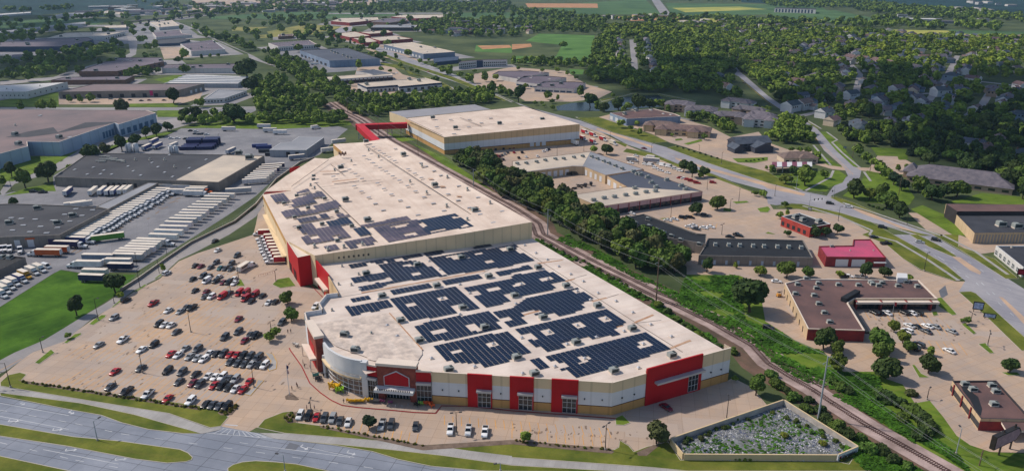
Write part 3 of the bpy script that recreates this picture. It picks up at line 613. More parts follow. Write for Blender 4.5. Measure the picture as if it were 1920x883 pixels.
# curved entrance: glass below, pale wall above, ledge between
def smooth(pts,k=6):
    o=[]
    for i in range(len(pts)-1):
        p0=pts[max(0,i-1)];p1=pts[i];p2=pts[i+1];p3=pts[min(len(pts)-1,i+2)]
        for j in range(k):
            t=j/k;o.append(.5*((2*p1)+(p2-p0)*t+(2*p0-5*p1+4*p2-p3)*t*t+(3*p1-p0-3*p2+p3)*t**3))
    return o+[pts[-1]]
A=smooth([Vector((p.x,p.y,0)) for p in arc],6)
g=MB();up=MB();le=MB();fr=MB();up_z=(8.0,14.6)
def band(mb,pts,o0,o1,z0,z1,mi=0):
    def off(d):
        r=[]
        for i,p in enumerate(pts):
            a=pts[max(0,i-1)];c=pts[min(len(pts)-1,i+1)];t=(c-a).normalized();r.append(p+Vector((t.y,-t.x,0))*d)
        return r
    a,b_=off(o0),off(o1)
    for i in range(len(pts)-1):
        q=[(b_[i],z0),(b_[i+1],z0),(b_[i+1],z1),(b_[i],z1)];mb.quad(*[(p.x,p.y,z) for p,z in q],mi)
        mb.quad((a[i+1].x,a[i+1].y,z0),(a[i].x,a[i].y,z0),(a[i].x,a[i].y,z1),(a[i+1].x,a[i+1].y,z1),mi)
        mb.quad((b_[i].x,b_[i].y,z1),(b_[i+1].x,b_[i+1].y,z1),(a[i+1].x,a[i+1].y,z1),(a[i].x,a[i].y,z1),mi)
        mb.quad((a[i].x,a[i].y,z0),(a[i+1].x,a[i+1].y,z0),(b_[i+1].x,b_[i+1].y,z0),(b_[i].x,b_[i].y,z0),mi)
    for i in(0,len(pts)-1): mb.quad(*[(p.x,p.y,z) for p,z in((a[i],z0),(b_[i],z0),(b_[i],z1),(a[i],z1))],mi)
# the display behind the curtain wall shows through in warm and grey blotches
SHOWGL=mat('showroom_glass',S(70,72,76),rough=.15,var=.5,scale=.35,fine=.9,spec=.35,c2=S(166,138,116))
band(g,A,-1.2,-.9,0,7.2);gl=g.build('curved_glass_wall',[SHOWGL],store)
for i in range(0,len(A),3):
    p=A[i];t=(A[min(len(A)-1,i+1)]-A[max(0,i-1)]).normalized();n=Vector((t.y,-t.x,0));q=p-n*.85;fr.tube((q.x,q.y,0),(q.x,q.y,7.2),.13,.13,4)
for z in(.1,1.9,3.7,5.5,7.): band(fr,A,-.9,-.72,z,z+.16)
fr.build('glass_wall_frame',[FRAME],gl)
band(up,A,-.8,0,8.0,14.2);cw_=up.build('curved_wall',[GREYCURVE],store)
band(le,A,-1.5,.9,7.3,7.95);le.build('ledge',[WTANP],cw_)
lt=MB();tot=len(A)
for i in range(8,tot-2):
    for k in(0,.33,.66):
        p=A[i].lerp(A[i+1],k) if i+1<tot else A[i];t=(A[min(tot-1,i+1)]-A[i-1]).normalized();n=Vector((t.y,-t.x,0));q=p+n*.75
        lt.box((q.x,q.y,7.96),(.5,.16,.75 if (i*3+int(k*3))%5 else .5),math.atan2(t.y,t.x))
lt.build('canopy_lettering',[FRAME],cw_)
# brick portal on the left with its canopy
BP=[Vector((p.x,p.y,0)) for p in W('c1 378,652 418,645 500,758 442,768',14.6)]
m=MB();m.prism(BP,0,14.0,0);bp_=m.build('brick_portal',[BRICK],store)
m=MB();m.prism(ring_pts(BP if area(BP)>0 else BP[::-1],-.25),14.003,15.,0);m.build('portal_cap',[CAP],bp_)
a_,c_=BP[3],BP[0]
if (Vector(((c_-a_).y,-(c_-a_).x))).dot(Vector((1,0)))>0: a_,c_=c_,a_
m=MB();wallbox(m,a_,c_,.25,.75,0,9,.12,0,.2);m.build('portal_panel',[RED],bp_)
CN=[Vector((p.x,p.y,0)) for p in W('f 565.4,644 581,645 594,671.5 581,673.5',5.4)]
m=MB();m.prism(CN,4.7,5.4,0);m.poly([(p.x,p.y,4.7) for p in CN],0,False)
for p in CN[::3]: m.tube((p.x*.98+CN[1].x*.02,p.y*.98+CN[1].y*.02,0),(p.x*.98+CN[1].x*.02,p.y*.98+CN[1].y*.02,4.7),.18,.18,6)
m.build('side_canopy',[CAP],bp_)
# red sign wall on the left flank
m=MB();a_,c_=sgn[1],sgn[0];wallbox(m,a_,c_,0,1,0,13.2,.0,0,.7);rs=m.build('red_wall',[RED],store)
m=MB();wallbox(m,a_,c_,.3,.95,5.2,6.,2.,0,-.01);m.build('awning',[CAP],rs)
m=MB();wallbox(m,a_,c_,.72,.93,.3,4.2,.12,0,0);m.build('window',[bm('orange_poster',(206,110,40),var=.3,fine=.8)],rs)  # plain orange surface
m=MB();wallbox(m,a_,c_,.4,.6,.3,4.6,.12,0,0);m.build('window',[GLASS],rs)
m=MB();a_,c_=sgn[0],left[-1];w2=MB();wallbox(w2,a_,c_,0,1,0,12.6,0,0,.4);w2.build('flank_wall',[WTAN],store)
# old roof over the entrance
m=MB();m.poly(W('c1 440,668 985,585 1240,838 d1 1235,15 1190,80 905,70 830,52 825,38 c1 600,835 505,765',11.3),0);m.build('entrance_roof',[OLDROOF],store)
RS=MB();RS.ribbon(W('c1 1000,585 1250,862',11.4),.5,11.42);RS.build('roof_seam',[RUSTP],roof)
m=MB()
for s in ['c1 620,470 1700,290 c2 -20,170 390,185','c2 -10,250 2,248','c2 0,60 440,345 960,680 1280,880','c2 400,345 560,300','c2 690,480 800,445','c2 900,665 1120,640']: m=MB();m.ribbon(W(s,11.03),.28,11.035);m.build('roof_seam',[PIPE],roof)
m=MB()
for s in ['c1 790,435 1300,345 1720,270','c2 190,215 380,190','c2 400,350 470,330','c2 600,500 710,472','c2 920,658 1060,600','c2 70,605 200,570','c2 1190,850 1340,790','c2 360,800 480,770','c2 760,695 830,680','c1 1420,870 1500,800']: 
    p=W(s,11.04);m=MB();m.ribbon(p,1.1,11.045);m.build('rust_stain',[RUSTP],roof)
# solar arrays: rows of tilted modules on the roof plane
UD=Vector((math.cos(R(25.8)),math.sin(R(25.8)),0));VV_=Vector((math.cos(R(117.8)),math.sin(R(117.8)),0))
def solar(poly,holes,z,parent,pm,U=UD,tilt=.05,name='solar_array'):
    V=VV_;k_=1/(U.x*V.y-U.y*V.x);pp=W(poly,z);hh=[W(h,z) for h in holes]
    cr=lambda p:((p.x*V.y-p.y*V.x)*k_,(U.x*p.y-U.y*p.x)*k_)
    o=pp[0];uv=[cr(p-o) for p in pp];hv=[[cr(p-o) for p in h] for h in hh]
    u0=min(a for a,_ in uv);u1=max(a for a,_ in uv);v0=min(b for _,b in uv);v1=max(b for _,b in uv)
    m=MB();pw,pd=1.95,1.22;u=u0
    while u<u1:
        v=v0
        while v<v1:
            c=(u+pw/2,v+pd/2)
            if inside(c,uv) and not any(inside(c,h) for h in hv):
                q=[o+U*(u+a)+V*(v+b_) for a,b_ in((.07,.06),(pw-.07,.06),(pw-.07,pd-.09),(.07,pd-.09))]
                zz=[z+.28,z+.28,z+.28+tilt,z+.28+tilt]
                m.quad(*[(p.x,p.y,h) for p,h in zip(q,zz)],0)
                m.quad(*[(p.x,p.y,h) for p,h in((q[3],z+.3),(q[3],z+.28+tilt),(q[2],z+.28+tilt),(q[2],z+.3))],1)
                if int(u/pw)%2==0:
                    for e_ in(0,1): m.quad(*[(p.x,p.y,h) for p,h in((q[e_],z),(q[e_]+U*.15,z),(q[e_]+U*.15,z+.28),(q[e_],z+.28))],1)
            v+=pd
        u+=pw
    return m.build(name,[pm,RAIL],parent)
DZ=DECK
for poly,h in [
 ('c1 690,228 960,185 970,212 730,252',['c1 830,215 880,210 890,240 850,240']),
 ('c1 980,186 1225,143 1245,165 990,214',['c1 1035,180 1100,172 1110,198 1045,205']),
 ('c1 1250,141 1385,120 1420,138 1280,166',[]),('c1 1545,92 1740,60 1762,88 1640,110',['c1 1570,92 1630,88 1640,105 1580,112']),
 ('c1 708,325 960,282 905,232 1165,192 1290,232 1420,310 1110,352 990,372 960,395 790,422 768,398 920,362 900,345 735,362',['c1 1160,290 1225,285 1240,305 1170,312','c1 1095,232 1170,220 1195,238 1130,245','c1 905,350 1010,318 1035,345 930,370']),
 ('c1 1288,175 1540,138 1960,72 c2 30,120 90,150 155,195 0,226 c1 1920,235 1440,305',['c1 1420,165 1500,150 1595,178 1490,190','c1 1640,140 1690,132 1705,150 1650,155','c1 1715,200 1775,193 1790,210 1725,215','c1 1820,105 1900,95 1910,120 1830,125']),
 ('c1 1000,420 1280,370 1312,400 1030,450',[]),('c1 1390,350 1660,305 1692,330 1420,378',[]),('c1 1790,285 1920,258 c2 120,232 148,260 0,290 c1 1830,312',[]),
 ('c1 705,485 850,460 875,480 730,508',[]),('c1 665,545 985,495 1020,545 715,612',['c1 785,590 850,575 880,590 800,605']),
 ('c1 1008,485 1490,395 1692,548 1490,592 1150,652',['c1 1345,478 1420,465 1450,490 1370,505','c1 1128,518 1195,505 1222,528 1150,545','c1 1445,535 1540,515 1612,560 1500,590']),
 ('c1 1560,400 1920,328 c2 0,308 260,265 400,345 300,372 322,410 130,450 0,470 c1 1900,505 1725,548',['c1 1735,402 1800,390 1825,415 1750,430','c1 1600,428 1660,418 1695,445 1640,460','c2 205,328 280,315 305,340 220,352','c2 8,368 80,355 108,378 20,395','c1 1850,450 1920,440 1960,470 1900,490']),
 ('c1 1195,690 1350,640 1740,580 1858,698 1785,715 1620,752 1300,812 1268,785',['c1 1320,722 1400,705 1432,735 1345,750','c1 1560,685 1650,660 1702,720 1650,735']),
 ('c1 1780,580 1930,548 c2 100,482 480,402 602,480 500,525 548,562 360,612 300,590 80,620 130,660 -20,690 c1 1900,680 1870,655 1920,640 1890,620 1820,625',['c2 440,415 500,408 525,432 460,442','c2 50,590 180,565 220,580 120,620']),
 ('c1 1340,835 1890,722 1920,742 c2 20,762 158,880 120,885 d1 1840,78 1700,115 1670,105 1640,85 1580,80 1440,70 1360,10',['c1 1712,815 1790,800 1825,838 1740,855','c1 1465,868 1540,852 1570,880 1490,900']),
 ('c2 20,712 710,558 872,662 758,690 812,745 640,780 540,770 370,812 390,850 280,875 235,868 110,790',['c2 435,672 520,655 548,690 470,705','c2 645,625 725,610 755,640 680,660','c2 215,722 295,705 328,740 245,760','c2 70,752 130,740 178,785 110,795']),
 ('c2 400,885 990,735 1172,858 1100,880 d2 900,80 620,150 490,188 430,160 360,128 410,110 330,75 250,42',['c2 925,800 1010,790 1045,840 960,850','d2 470,40 545,30 588,72 510,88','d2 320,90 390,75 432,112 360,125']),
 ('d2 130,55 200,42 282,108 205,132',[])]:
    solar(poly,h,DZ,roof,PANEL)
for x,y in [('c1',(825,285)),('c1',(1210,220)),('c1',(1540,165)),('c1',(1745,308)),('c1',(1355,378)),('c1',(945,455)),('c1',(1550,542)),('c1',(1085,640)),('c1',(1715,690)),('c1',(1225,790)),('c1',(1905,105)),('c2',(195,240)),('c2',(405,378)),('c2',(640,528)),('c2',(900,700)),('c2',(480,802)),('c2',(232,615)),('c2',(20,452)),('d2',(1185,20)),('d2',(755,135)),('d2',(165,158)),('d2',(35,35)),('d1',(1430,128))]:
    roofbit('unit','rooftop_unit',P(f'{x} {y[0]},{y[1]+14}')[0],DECK,roof,R(25),1.05)
for x,y in [('c1',(665,745)),('c1',(745,860))]: roofbit('unit','rooftop_unit',P(f'{x} {y[0]},{y[1]+14}')[0],11.3,roof,R(-8),1.05)
for s in 'c1 985,682 1060,762 780,410 920,485 1310,650 1530,600 1605,440 1530,375 1780,820 1395,480 1380,260 1300,200 c2 95,82 180,140 265,190 350,240 440,298 535,352 645,440 780,500 905,585 1040,675 1195,765 270,332 70,372 490,682 705,630 280,730 415,822 635,770 985,820 840,725 30,520 75,775 490,425 590,490 d1 1305,48 1625,110 d2 540,48 940,118 320,108 80,160'.split():
    if s[0] in 'abcd' and ',' not in s: tk=s;continue
    roofbit('dome','skylight',P(tk+' '+s)[0],DECK,roof,R(25))
for s in 'c1 570,570 645,240 865,745 715,380 770,300 620,375'.split()[1:]: roofbit('vent','roof_vent',P('c1 '+s)[0],DECK,roof,R(25))
# ---------- warehouse behind the store ----------
wh=thing('warehouse','long cream roofed warehouse joined behind the store, purple solar panels at its front','warehouse',tuple(G(800,420)))
WZ=16.
wz=[('c1 440,156',15.6),('c1 1500,0',18.4),('b2 150,785',20.),('b1 975,160',19.),('b1 810,188',17.),('b1 578,202',15.5),('b1 655,268',15.5),('b1 540,312',15),('b1 262,525',14.6),('b1 262,552',14.6),('b1 50,580',14.6),('c1 222,38',14.8)]
wp=[W(s,z)[0] for s,z in wz]
m=MB();wl=MB()
i0=len(m.v);m.v+=[tuple(p) for p in wp]
for t in tessellate_polygon([[Vector((p.x,p.y,0)) for p in wp]]):
    a,b_,c=[wp[k] for k in t];m.f.append(tuple(i0+k for k in(t if (b_-a).cross(c-a).z>0 else t[::-1])));m.m.append(0)
wroof=m.build('roof',[CREAM],wh)
n=len(wp);ccw=area(wp)>0
for i in range(n):
    a,c=wp[i],wp[(i+1)%n]
    if not ccw:a,c=c,a
    for z0,z1,mi in((0,.35,1),(.35,.8,0),(.8,1.,2)):
        wl.quad((a.x,a.y,a.z*z0),(c.x,c.y,c.z*z0),(c.x,c.y,c.z*z1),(a.x,a.y,a.z*z1),mi if i in(10,5,6) else (3 if i in(0,1) else 0))
wl.build('wall',[WTANP,WTAN,WOCHRE,WTANP],wh)
def roof_z(p): # height of the sloping warehouse roof above a plan point
    u=(Vector((p[0],p[1],0))-Vector((wp[0].x,wp[0].y,0))).dot(UD);return 15.6+max(-.4,min(1,u/112))*4.2
def GW(px,dz=0.):
    z=17.
    for _ in range(8):
        p=G(px[0],px[1],z);z=roof_z(p)
    return Vector((p.x,p.y,z+dz))
def wquad(mb,s,w_=None,dz=.05,mi=0):
    pts=[GW(p,dz) for p in P(s)]
    for a,c in zip(pts,pts[1:]):
        d_=(c-a).normalized();nn_=Vector((-d_.y,d_.x,0)).normalized()*w_/2
        mb.quad(a+nn_,a-nn_,c-nn_,c+nn_,mi)
m=MB()
for s in ['b1 810,205 1760,825','b1 810,205 970,195','b1 445,490 850,878 c1 940,84','b1 490,525 940,468','b1 1530,4 1531,5','c1 940,86 930,78','b1 1760,825 1850,815','b1 560,355 655,425','b1 265,520 545,320']: m=MB();wquad(m,s,.45,.06);m.build('roof_seam',[PIPE],wroof)
m=MB()
for s in ['b1 570,485 760,462','b1 480,408 590,405','b1 1290,460 1330,462','b1 1385,517 1415,520','b1 1505,592 1540,595','b1 1630,672 1665,676','b1 1780,762 1820,766','b1 1600,690 1680,690','b1 1380,520 1420,520']: m=MB();wquad(m,s,1.8,.05);m.build('rust_stain',[RUSTP],wroof)
m=MB()
for a in ['c1 440,170 440,225','c1 940,92 940,185']: pass
def wsolar(poly,holes=(),pm=PANELP):
    z=GW(P(poly)[0]).z
    o=solar(poly,holes,z+.1,wroof,pm);
    for v in o.data.vertices:
        p=Vector(v.co)+Vector(ORG[wroof.name]);v.co.z+=roof_z(p)-z
for poly,h,pm in [('b1 105,590 210,574 232,600 240,630 150,640',[],PANELP),('b1 210,635 400,595 455,648 270,682',['b1 220,640 255,632 275,655 240,662'],PANELP),('b1 300,565 385,543 410,562 315,577',[],PANELP),('b1 350,595 500,560 535,600 400,612',[],PANELP),('b1 190,710 310,690 330,715 440,705 440,675 595,640 635,690 460,725 330,745 215,752',[],PANELP),
 ('b1 308,768 535,728 572,762 330,795',['b1 440,745 480,738 495,760 450,765'],PANELP),('b1 600,735 660,720 690,745 630,755',[],PANELP),('b1 520,785 695,755 742,800 570,825',[],PANEL),('b1 285,820 420,800 440,842 620,822 680,880 c1 705,30 500,62 375,75 345,25 380,5',['c1 405,12 460,8 490,30 430,38','c1 560,20 620,15 640,62 590,68'],PANELP),('c1 660,58 855,25 902,76 720,108',['c1 755,75 800,68 830,95 770,100'],PANELP),
 ('c1 505,92 600,75 640,110 540,128',[],PANELP),('b1 725,838 800,828 870,880 790,890',[],PANEL),('b1 780,815 1130,755 1170,780 830,830',[],PANELP),('b1 880,830 1200,780 1300,880 c1 1330,5 1000,60 935,5',['b1 1010,822 1130,800 1145,828 1040,838','c1 1090,5 1190,-8 1210,12 1120,20'],PANELP),('b1 1205,778 1460,740 1500,738 1645,830 1290,875 1240,835 1290,815',['b1 1455,760 1500,752 1530,768 1480,775','b1 1540,820 1590,812 1600,830 1550,835','b1 1290,858 1400,840 1420,855 1330,868'],PANEL)]: wsolar(poly,h,pm)
def wbit(kind,name,s,rot=R(25),sc_=1.):
    tk=None
    for w_ in s.split():
        if w_[0] in 'abcd' and ',' not in w_: tk=w_;continue
        p=GW(P(tk+' '+w_)[0]);roofbit(kind,name,p,p.z,wroof,rot,sc_)
wbit('skylight','skylight','b1 880,225 1045,238 925,252 960,275 810,292 1000,302 850,320 1040,328 880,345 1235,345 930,380 1140,390 975,408 1335,405 745,425 1190,423 1025,442 1385,438 795,462 1240,455 1075,475 910,495 735,517 1135,515 1520,517 960,537 790,558 1195,557 1440,578 1015,580 845,603 1260,600 1665,603 1080,625 1515,625 895,650 1330,648 1140,675 1600,680 955,700 1410,703 1845,707 1215,735 1680,730 1030,762 1780,792 650,355 700,393 580,445 1275,370')
wbit('unit','rooftop_unit','b1 635,385 670,625 835,778 1340,515 1640,705 825,188 1105,285',R(25),1.2)
wbit('unit','rooftop_unit','b1 432,445 430,472 515,615 305,593 390,685 605,712 290,755 495,805 718,820 210,650 320,833 c1 610,50',R(25),.75)
wbit('vent','roof_vent','b1 1110,285 845,255 920,305 1245,372 1155,490 1280,572 1430,672 1585,548 1755,650 1585,775 1435,455 715,335 410,517 440,540 590,405 c1 440,95 660,100 540,118 800,80',R(25),1.6)
m=MB()
for i in range(5): 
    p=GW(P('b1 %d,%d'%(625+i*12,280+(i%2)*8))[0]);m.tube(p,p+Vector((0,0,2)),.6,.5,8)
m.build('exhaust_stacks',[bm('brown_stack',(120,96,84),var=.2)],wroof)
# small square windows high on the step wall
for i in range(7):
    a,c=(wp[0],wp[1]) if ccw else (wp[0],wp[1])
    t=.155+i*.034;m=MB();wallbox(m,a,c,t,t+.012,12.7,13.7,.08,0);m.build('window',[GLASS],wh)
# lower annex with the red loading end, on the left of the warehouse
ax=[Vector((p.x,p.y,0)) for p in W('b1 440,306 545,312 262,525 262,550 70,556 225,440',9)]
m=MB();m.prism(ax,0,9,1,0);an=m.build('annex',[CREAM,WTANP],wh)
m=MB();a,c=W('b1 60,570 225,556',9);
if True:
    wallbox(m,Vector((a.x,a.y,0)),Vector((c.x,c.y,0)),0,1,4,9.3,.2,0);m.build('red_panel',[RED],wh)
m=MB();a,c=W('b1 252,385 328,370',9);wallbox(m,Vector((a.x,a.y,0)),Vector((c.x,c.y,0)),0,1,6,9.4,.2,0);m.build('red_panel',[RED],wh)
# red corner tower of the warehouse
RT=[Vector((p.x,p.y,0)) for p in W('c1 222,38 345,12 432,152 312,177',14.2)]
m=MB();m.prism(RT,0,14.6,0,0,False);m.poly([(p.x,p.y,14.0) for p in RT],1);q=RT if area(RT)>0 else RT[::-1]
iq=ring_pts(q,.5)
for i in range(4):
    a,c,e,f=q[i],q[(i+1)%4],iq[i],iq[(i+1)%4];m.quad((a.x,a.y,14.6),(c.x,c.y,14.6),(f.x,f.y,14.6),(e.x,e.y,14.6),1);m.quad((f.x,f.y,14.0),(e.x,e.y,14.0),(e.x,e.y,14.6),(f.x,f.y,14.6),1)
rt=m.build('red_tower',[RED,CAP],wh)
fa=[p for p in RT];fa=q
# dock openings on the left wall of the warehouse and the tower
a,c=wp[10],wp[11]
if Vector(((c-a).y,-(c-a).x)).dot(Vector((-1,-.3)))<0:a,c=c,a
for i in range(16):
    t=.12+i*.052;m=MB();wallbox(m,a,c,t,t+.034,1.0,4.4,.5,0,.1);m.build('dock_door',[bm('dock_seal',(38,38,42),var=.2)],wh)
m=MB();wallbox(m,a,c,.1,.96,4.6,5.2,2.2,0);m.build('dock_awning',[WTANP],wh)
a,c=RT[3],RT[0]
if Vector(((c-a).y,-(c-a).x)).dot(Vector((-1,-.2)))<0:a,c=c,a
for t in(.12,.5): 
    m=MB();wallbox(m,a,c,t,t+.22,0,4.6,.12,0);m.build('dock_door',[bm('tower_opening',(70,10,18),var=.2)],rt)
# ---------- warehouse across the railway (back) ----------
bw=thing('warehouse','tan and white warehouse across the railway, joined by the red bridge','warehouse',tuple(G(832,288)))
bz=[('b1 1410,150',14),('b2 508,52',16.5),('b2 90,-80',15.),('b1 1120,10',13.5)]
bpts=[W(s,z)[0] for s,z in bz]
m=MB();m.quad(*bpts,0)
if area(bpts)<0: m.f=[m.f[0][::-1]]
broof=m.build('roof',[CREAM],bw);wl=MB()
bq=bpts if area(bpts)>0 else bpts[::-1]
for i in range(4):
    a,c=bq[i],bq[(i+1)%4]
    for z0,z1,mi in((0,.22,1),(.22,.25,2),(.25,.62,3),(.62,1.0,0)):
        wl.quad((a.x,a.y,a.z*z0),(c.x,c.y,c.z*z0),(c.x,c.y,c.z*z1),(a.x,a.y,a.z*z1),mi)
wl.build('wall',[WTAN,WOCHRE,WDARK,WWHITE],bw)
a,c=bpts[0],bpts[1]
for i in range(3):
    t=.62+i*.045;m=MB();wallbox(m,a,c,t,t+.03,.8,4.2,.25,0);m.build('dock_door',[FRAME],bw)
def bG(s):
    p=P(s)[0];z=15
    return G(p[0],p[1],z)
for s,k in [('b1 1325,10','unit'),('b1 1495,85','unit'),('b1 1825,52','unit'),('b2 225,22','unit'),('b1 1595,75','skylight'),('b1 1485,127','skylight'),('b1 1355,75','skylight'),('b1 1690,45','skylight'),('b2 60,55','skylight'),('b2 150,5','skylight'),('b1 1760,10','skylight'),('b1 1600,20','skylight'),('b1 1460,20','skylight')]:
    p=bG(s);roofbit(k,'rooftop_unit' if k=='unit' else 'skylight',p,15.,broof,R(14),1.3)
m=MB()
for s in('b1 1530,4 1690,68','b1 1490,75 1800,50','b1 1130,12 1400,140'): m=MB();m.ribbon([G(p[0],p[1],15.1) for p in P(s)],.6,15.3);m.build('roof_seam',[PIPE],broof)
ga=[Vector((p.x,p.y,0)) for p in W('a1 1000,840 1640,785 1760,822 1125,885',9)]
m=MB();m.prism(ga,0,9,1,0);m.build('rear_annex',[bm('grey_roof_membrane',(150,150,156),var=.08,scale=.05,fine=.4,seam=(14,4,.2,.2)),WTANP],bw)
# red covered bridge on steel trestles
br=thing('covered_bridge','red covered bridge on steel legs joining the two big warehouses over the railway','bridge',tuple(G(700,255)))
pb=[W(s,z)[0] for s,z in(('b1 1120,50',10.5),('b1 775,62',10.5),('b1 900,160',12.5))]
m=MB();w_=3.2
def tunnel(m,a,c,w_,z0,z1):
    d=(c-a);d.z=0;d.normalize();n=Vector((-d.y,d.x,0))*w_
    q=[a-n-d*w_,c-n+d*w_*.5,c+n+d*w_*.5,a+n-d*w_];m.prism([Vector((p.x,p.y,0)) for p in q],z0,z1,0,1);m.poly([(p.x,p.y,z0) for p in q],0,False)
m2=MB();tunnel(m,pb[1],pb[0],w_,7.0,11.4);m.build('bridge_span',[RED,bm('red_bridge_roof',(196,16,34),var=.06,rough=.55)],br)
tunnel(m2,pb[1]+Vector((2,-4,0)),pb[2],w_,7.,11.38);m2.build('bridge_span',[RED,MATS['red_bridge_roof']],br)
for s in('b1 1005,135','b1 1105,125','b1 790,165','b1 850,185'):
    p=W(s)[0];m=MB()
    for a_ in(-2,2):
        for b_ in(-2,2): m.tube((p.x+a_,p.y+b_,0),(p.x+a_*.9,p.y+b_*.9,7),.25,.25,4)
    for z in(0.5,3.5):
        m.tube((p.x-2,p.y-2,z),(p.x+2,p.y-2,z+3),.14,.14,4);m.tube((p.x+2,p.y+2,z),(p.x-2,p.y+2,z+3),.14,.14,4);m.tube((p.x-2,p.y+2,z),(p.x-2,p.y-2,z+3),.14,.14,4)
    m.build('trestle',[METAL],br)
# ---------- generic flat-roofed building: roof corners, height, materials, fittings ----------
RPUR=bm('purple_grey_roof',(112,102,112),c2=S(94,86,98),var=.1,scale=.02,fine=.3,seam=(20,8,.3,.25))
RPINK=bm('pinkish_roof',(130,112,112),c2=S(106,98,102),var=.1,scale=.02,fine=.3,seam=(20,10,.3,.25))
RDARK=bm('charcoal_roof',(70,72,78),c2=S(54,56,64),var=.12,scale=.04,fine=.4,seam=(10,6,.2,.25))
RBLACK=bm('black_roof',(34,38,44),c2=S(24,28,34),var=.15,scale=.05,fine=.6,spec=.4,seam=(0,5,.15,.3))
RGREY=bm('grey_metal_roof',(150,152,158),c2=S(132,136,144),var=.08,scale=.03,fine=.4,seam=(25,3,.15,.3))
RBLUE=bm('blue_grey_roof',(86,92,104),c2=S(74,80,94),var=.1,scale=.02,fine=.3)
RBEIGE=bm('beige_roof',(204,190,172),c2=S(182,172,160),var=.06,scale=.05,fine=.4,seam=(20,4,.15,.25))
RWHITE=bm('white_roof',(214,212,208),c2=S(192,192,194),var=.06,scale=.03,fine=.3,seam=(5,6,.4,.3))
RBROWN=bm('brown_gravel_roof',(112,86,82),c2=S(92,74,74),var=.14,scale=.08,fine=1.2)
RMAGENTA=bm('magenta_roof',(190,78,112),c2=S(168,84,112),var=.12,scale=.15,fine=1.5,seam=(-5,2.5,.12,.3))
WBLUEW=bm('pale_blue_wall',(166,184,202),c2=S(146,164,186),var=.06,scale=.03,fine=.3,ribs=(8,.3))
WGREYC=bm('grey_concrete_wall',(136,130,124),c2=S(116,112,108),var=.1,scale=.1,fine=.6,ribs=(4,.3))
WWH=bm('off_white_wall',(202,200,198),var=.06,scale=.05,fine=.3,ribs=(6,.25))
WMET=bm('grey_metal_wall',(158,162,168),var=.06,scale=.05,fine=.3,ribs=(4,.3))
WBR=bm('brown_brick_wall',(120,92,76),c2=S(100,78,68),var=.12,scale=.3,fine=1.5)
WRBR=bm('deep_red_brick',(140,50,52),c2=S(116,44,50),var=.12,scale=.3,fine=1.5)
WNAVY=bm('navy_band',(52,70,96),var=.1)
WSAND=bm('sand_wall',(196,172,140),var=.07,scale=.1,fine=.8,ribs=(5,.3))
WDK=bm('dark_wall',(56,52,54),var=.15)  # one even dark colour for bays, shopfronts, doors and walls
CAPD=bm('dark_parapet_cap',(60,56,60),var=.1)
def bldg(label,roofs,h,wall,roof,cat='building',name='industrial_building',cap=None,par=.5,units=(),nun=0,ukind='unit',us=1.,base_band=None,top_band=None,rot=None,group=None):
    pts=[Vector((p.x,p.y,0)) for p in W(roofs,h)]
    order=list(range(len(pts)))
    if area(pts)<0: pts=pts[::-1]
    c=sum(pts,Vector())/len(pts);t=thing(name,label,cat,(c.x,c.y,0),0,group)
    w=MB();n=len(pts)
    zs=[(0,h,0)]
    mats=[wall]
    if base_band: zs=[(0,base_band[0],1),(base_band[0],h,0)];mats=[wall,base_band[1]]
    if top_band: zs=zs[:-1]+[(zs[-1][0],h-top_band[0],0),(h-top_band[0],h,len(mats))];mats=mats+[top_band[1]]
    for i in range(n):
        a,b_=pts[i],pts[(i+1)%n]
        for z0,z1,mi in zs: w.quad((a.x,a.y,z0),(b_.x,b_.y,z0),(b_.x,b_.y,z1),(a.x,a.y,z1),mi)
    w.build('wall',mats,t);FOOT.append((c,max((p-c).length for p in pts),pts))
    far=c.y>1300
    th=.45 if not far else 1.
    inn=ring_pts(pts,th)
    m=MB()
    for i in range(n):
        a,b_,e,f=pts[i],pts[(i+1)%n],inn[i],inn[(i+1)%n]
        m.quad((a.x,a.y,h),(b_.x,b_.y,h),(f.x,f.y,h),(e.x,e.y,h),0);m.quad((f.x,f.y,h-par),(e.x,e.y,h-par),(e.x,e.y,h),(f.x,f.y,h),0)
    m.build('parapet',[cap or CAP],t)
    m=MB();m.poly([(p.x,p.y,h-par) for p in inn],0);r=m.build('roof',[roof],t)
    d=(pts[1]-pts[0]);ang=math.atan2(d.y,d.x) if rot is None else R(rot)
    for u in P(units) if units else (): roofbit(ukind,'rooftop_unit' if ukind=='unit' else 'skylight',u,h-par,r,ang,us)
    rr=random.Random(len(label)*7+int(c.x));k=0
    xs=[p.x for p in inn];ys=[p.y for p in inn];tries=0
    while k<nun and tries<400:
        tries+=1
        q=Vector((rr.uniform(min(xs),max(xs)),rr.uniform(min(ys),max(ys)),0))
        if inside(q,inn) and min(((q-a).length for a in inn))>5: roofbit(rr.choice(['unit','vent','skylight']),'rooftop_unit',q,h-par,r,ang,us);k+=1
    return t,pts,h
def edge_at(B,s):
    """the wall edge of building B whose middle lies nearest the plan point s"""
    t,pts,h=B;q=G(*P(s)[0],h/2);best=None
    for i in range(len(pts)):
        a,c=pts[i],pts[(i+1)%len(pts)];d=c-a;u=max(0,min(1,(Vector((q.x,q.y,0))-a).dot(d)/d.length_squared));e=(a+d*u-Vector((q.x,q.y,0))).length
        if best is None or e<best[0]: best=(e,a,c)
    return best[1],best[2]
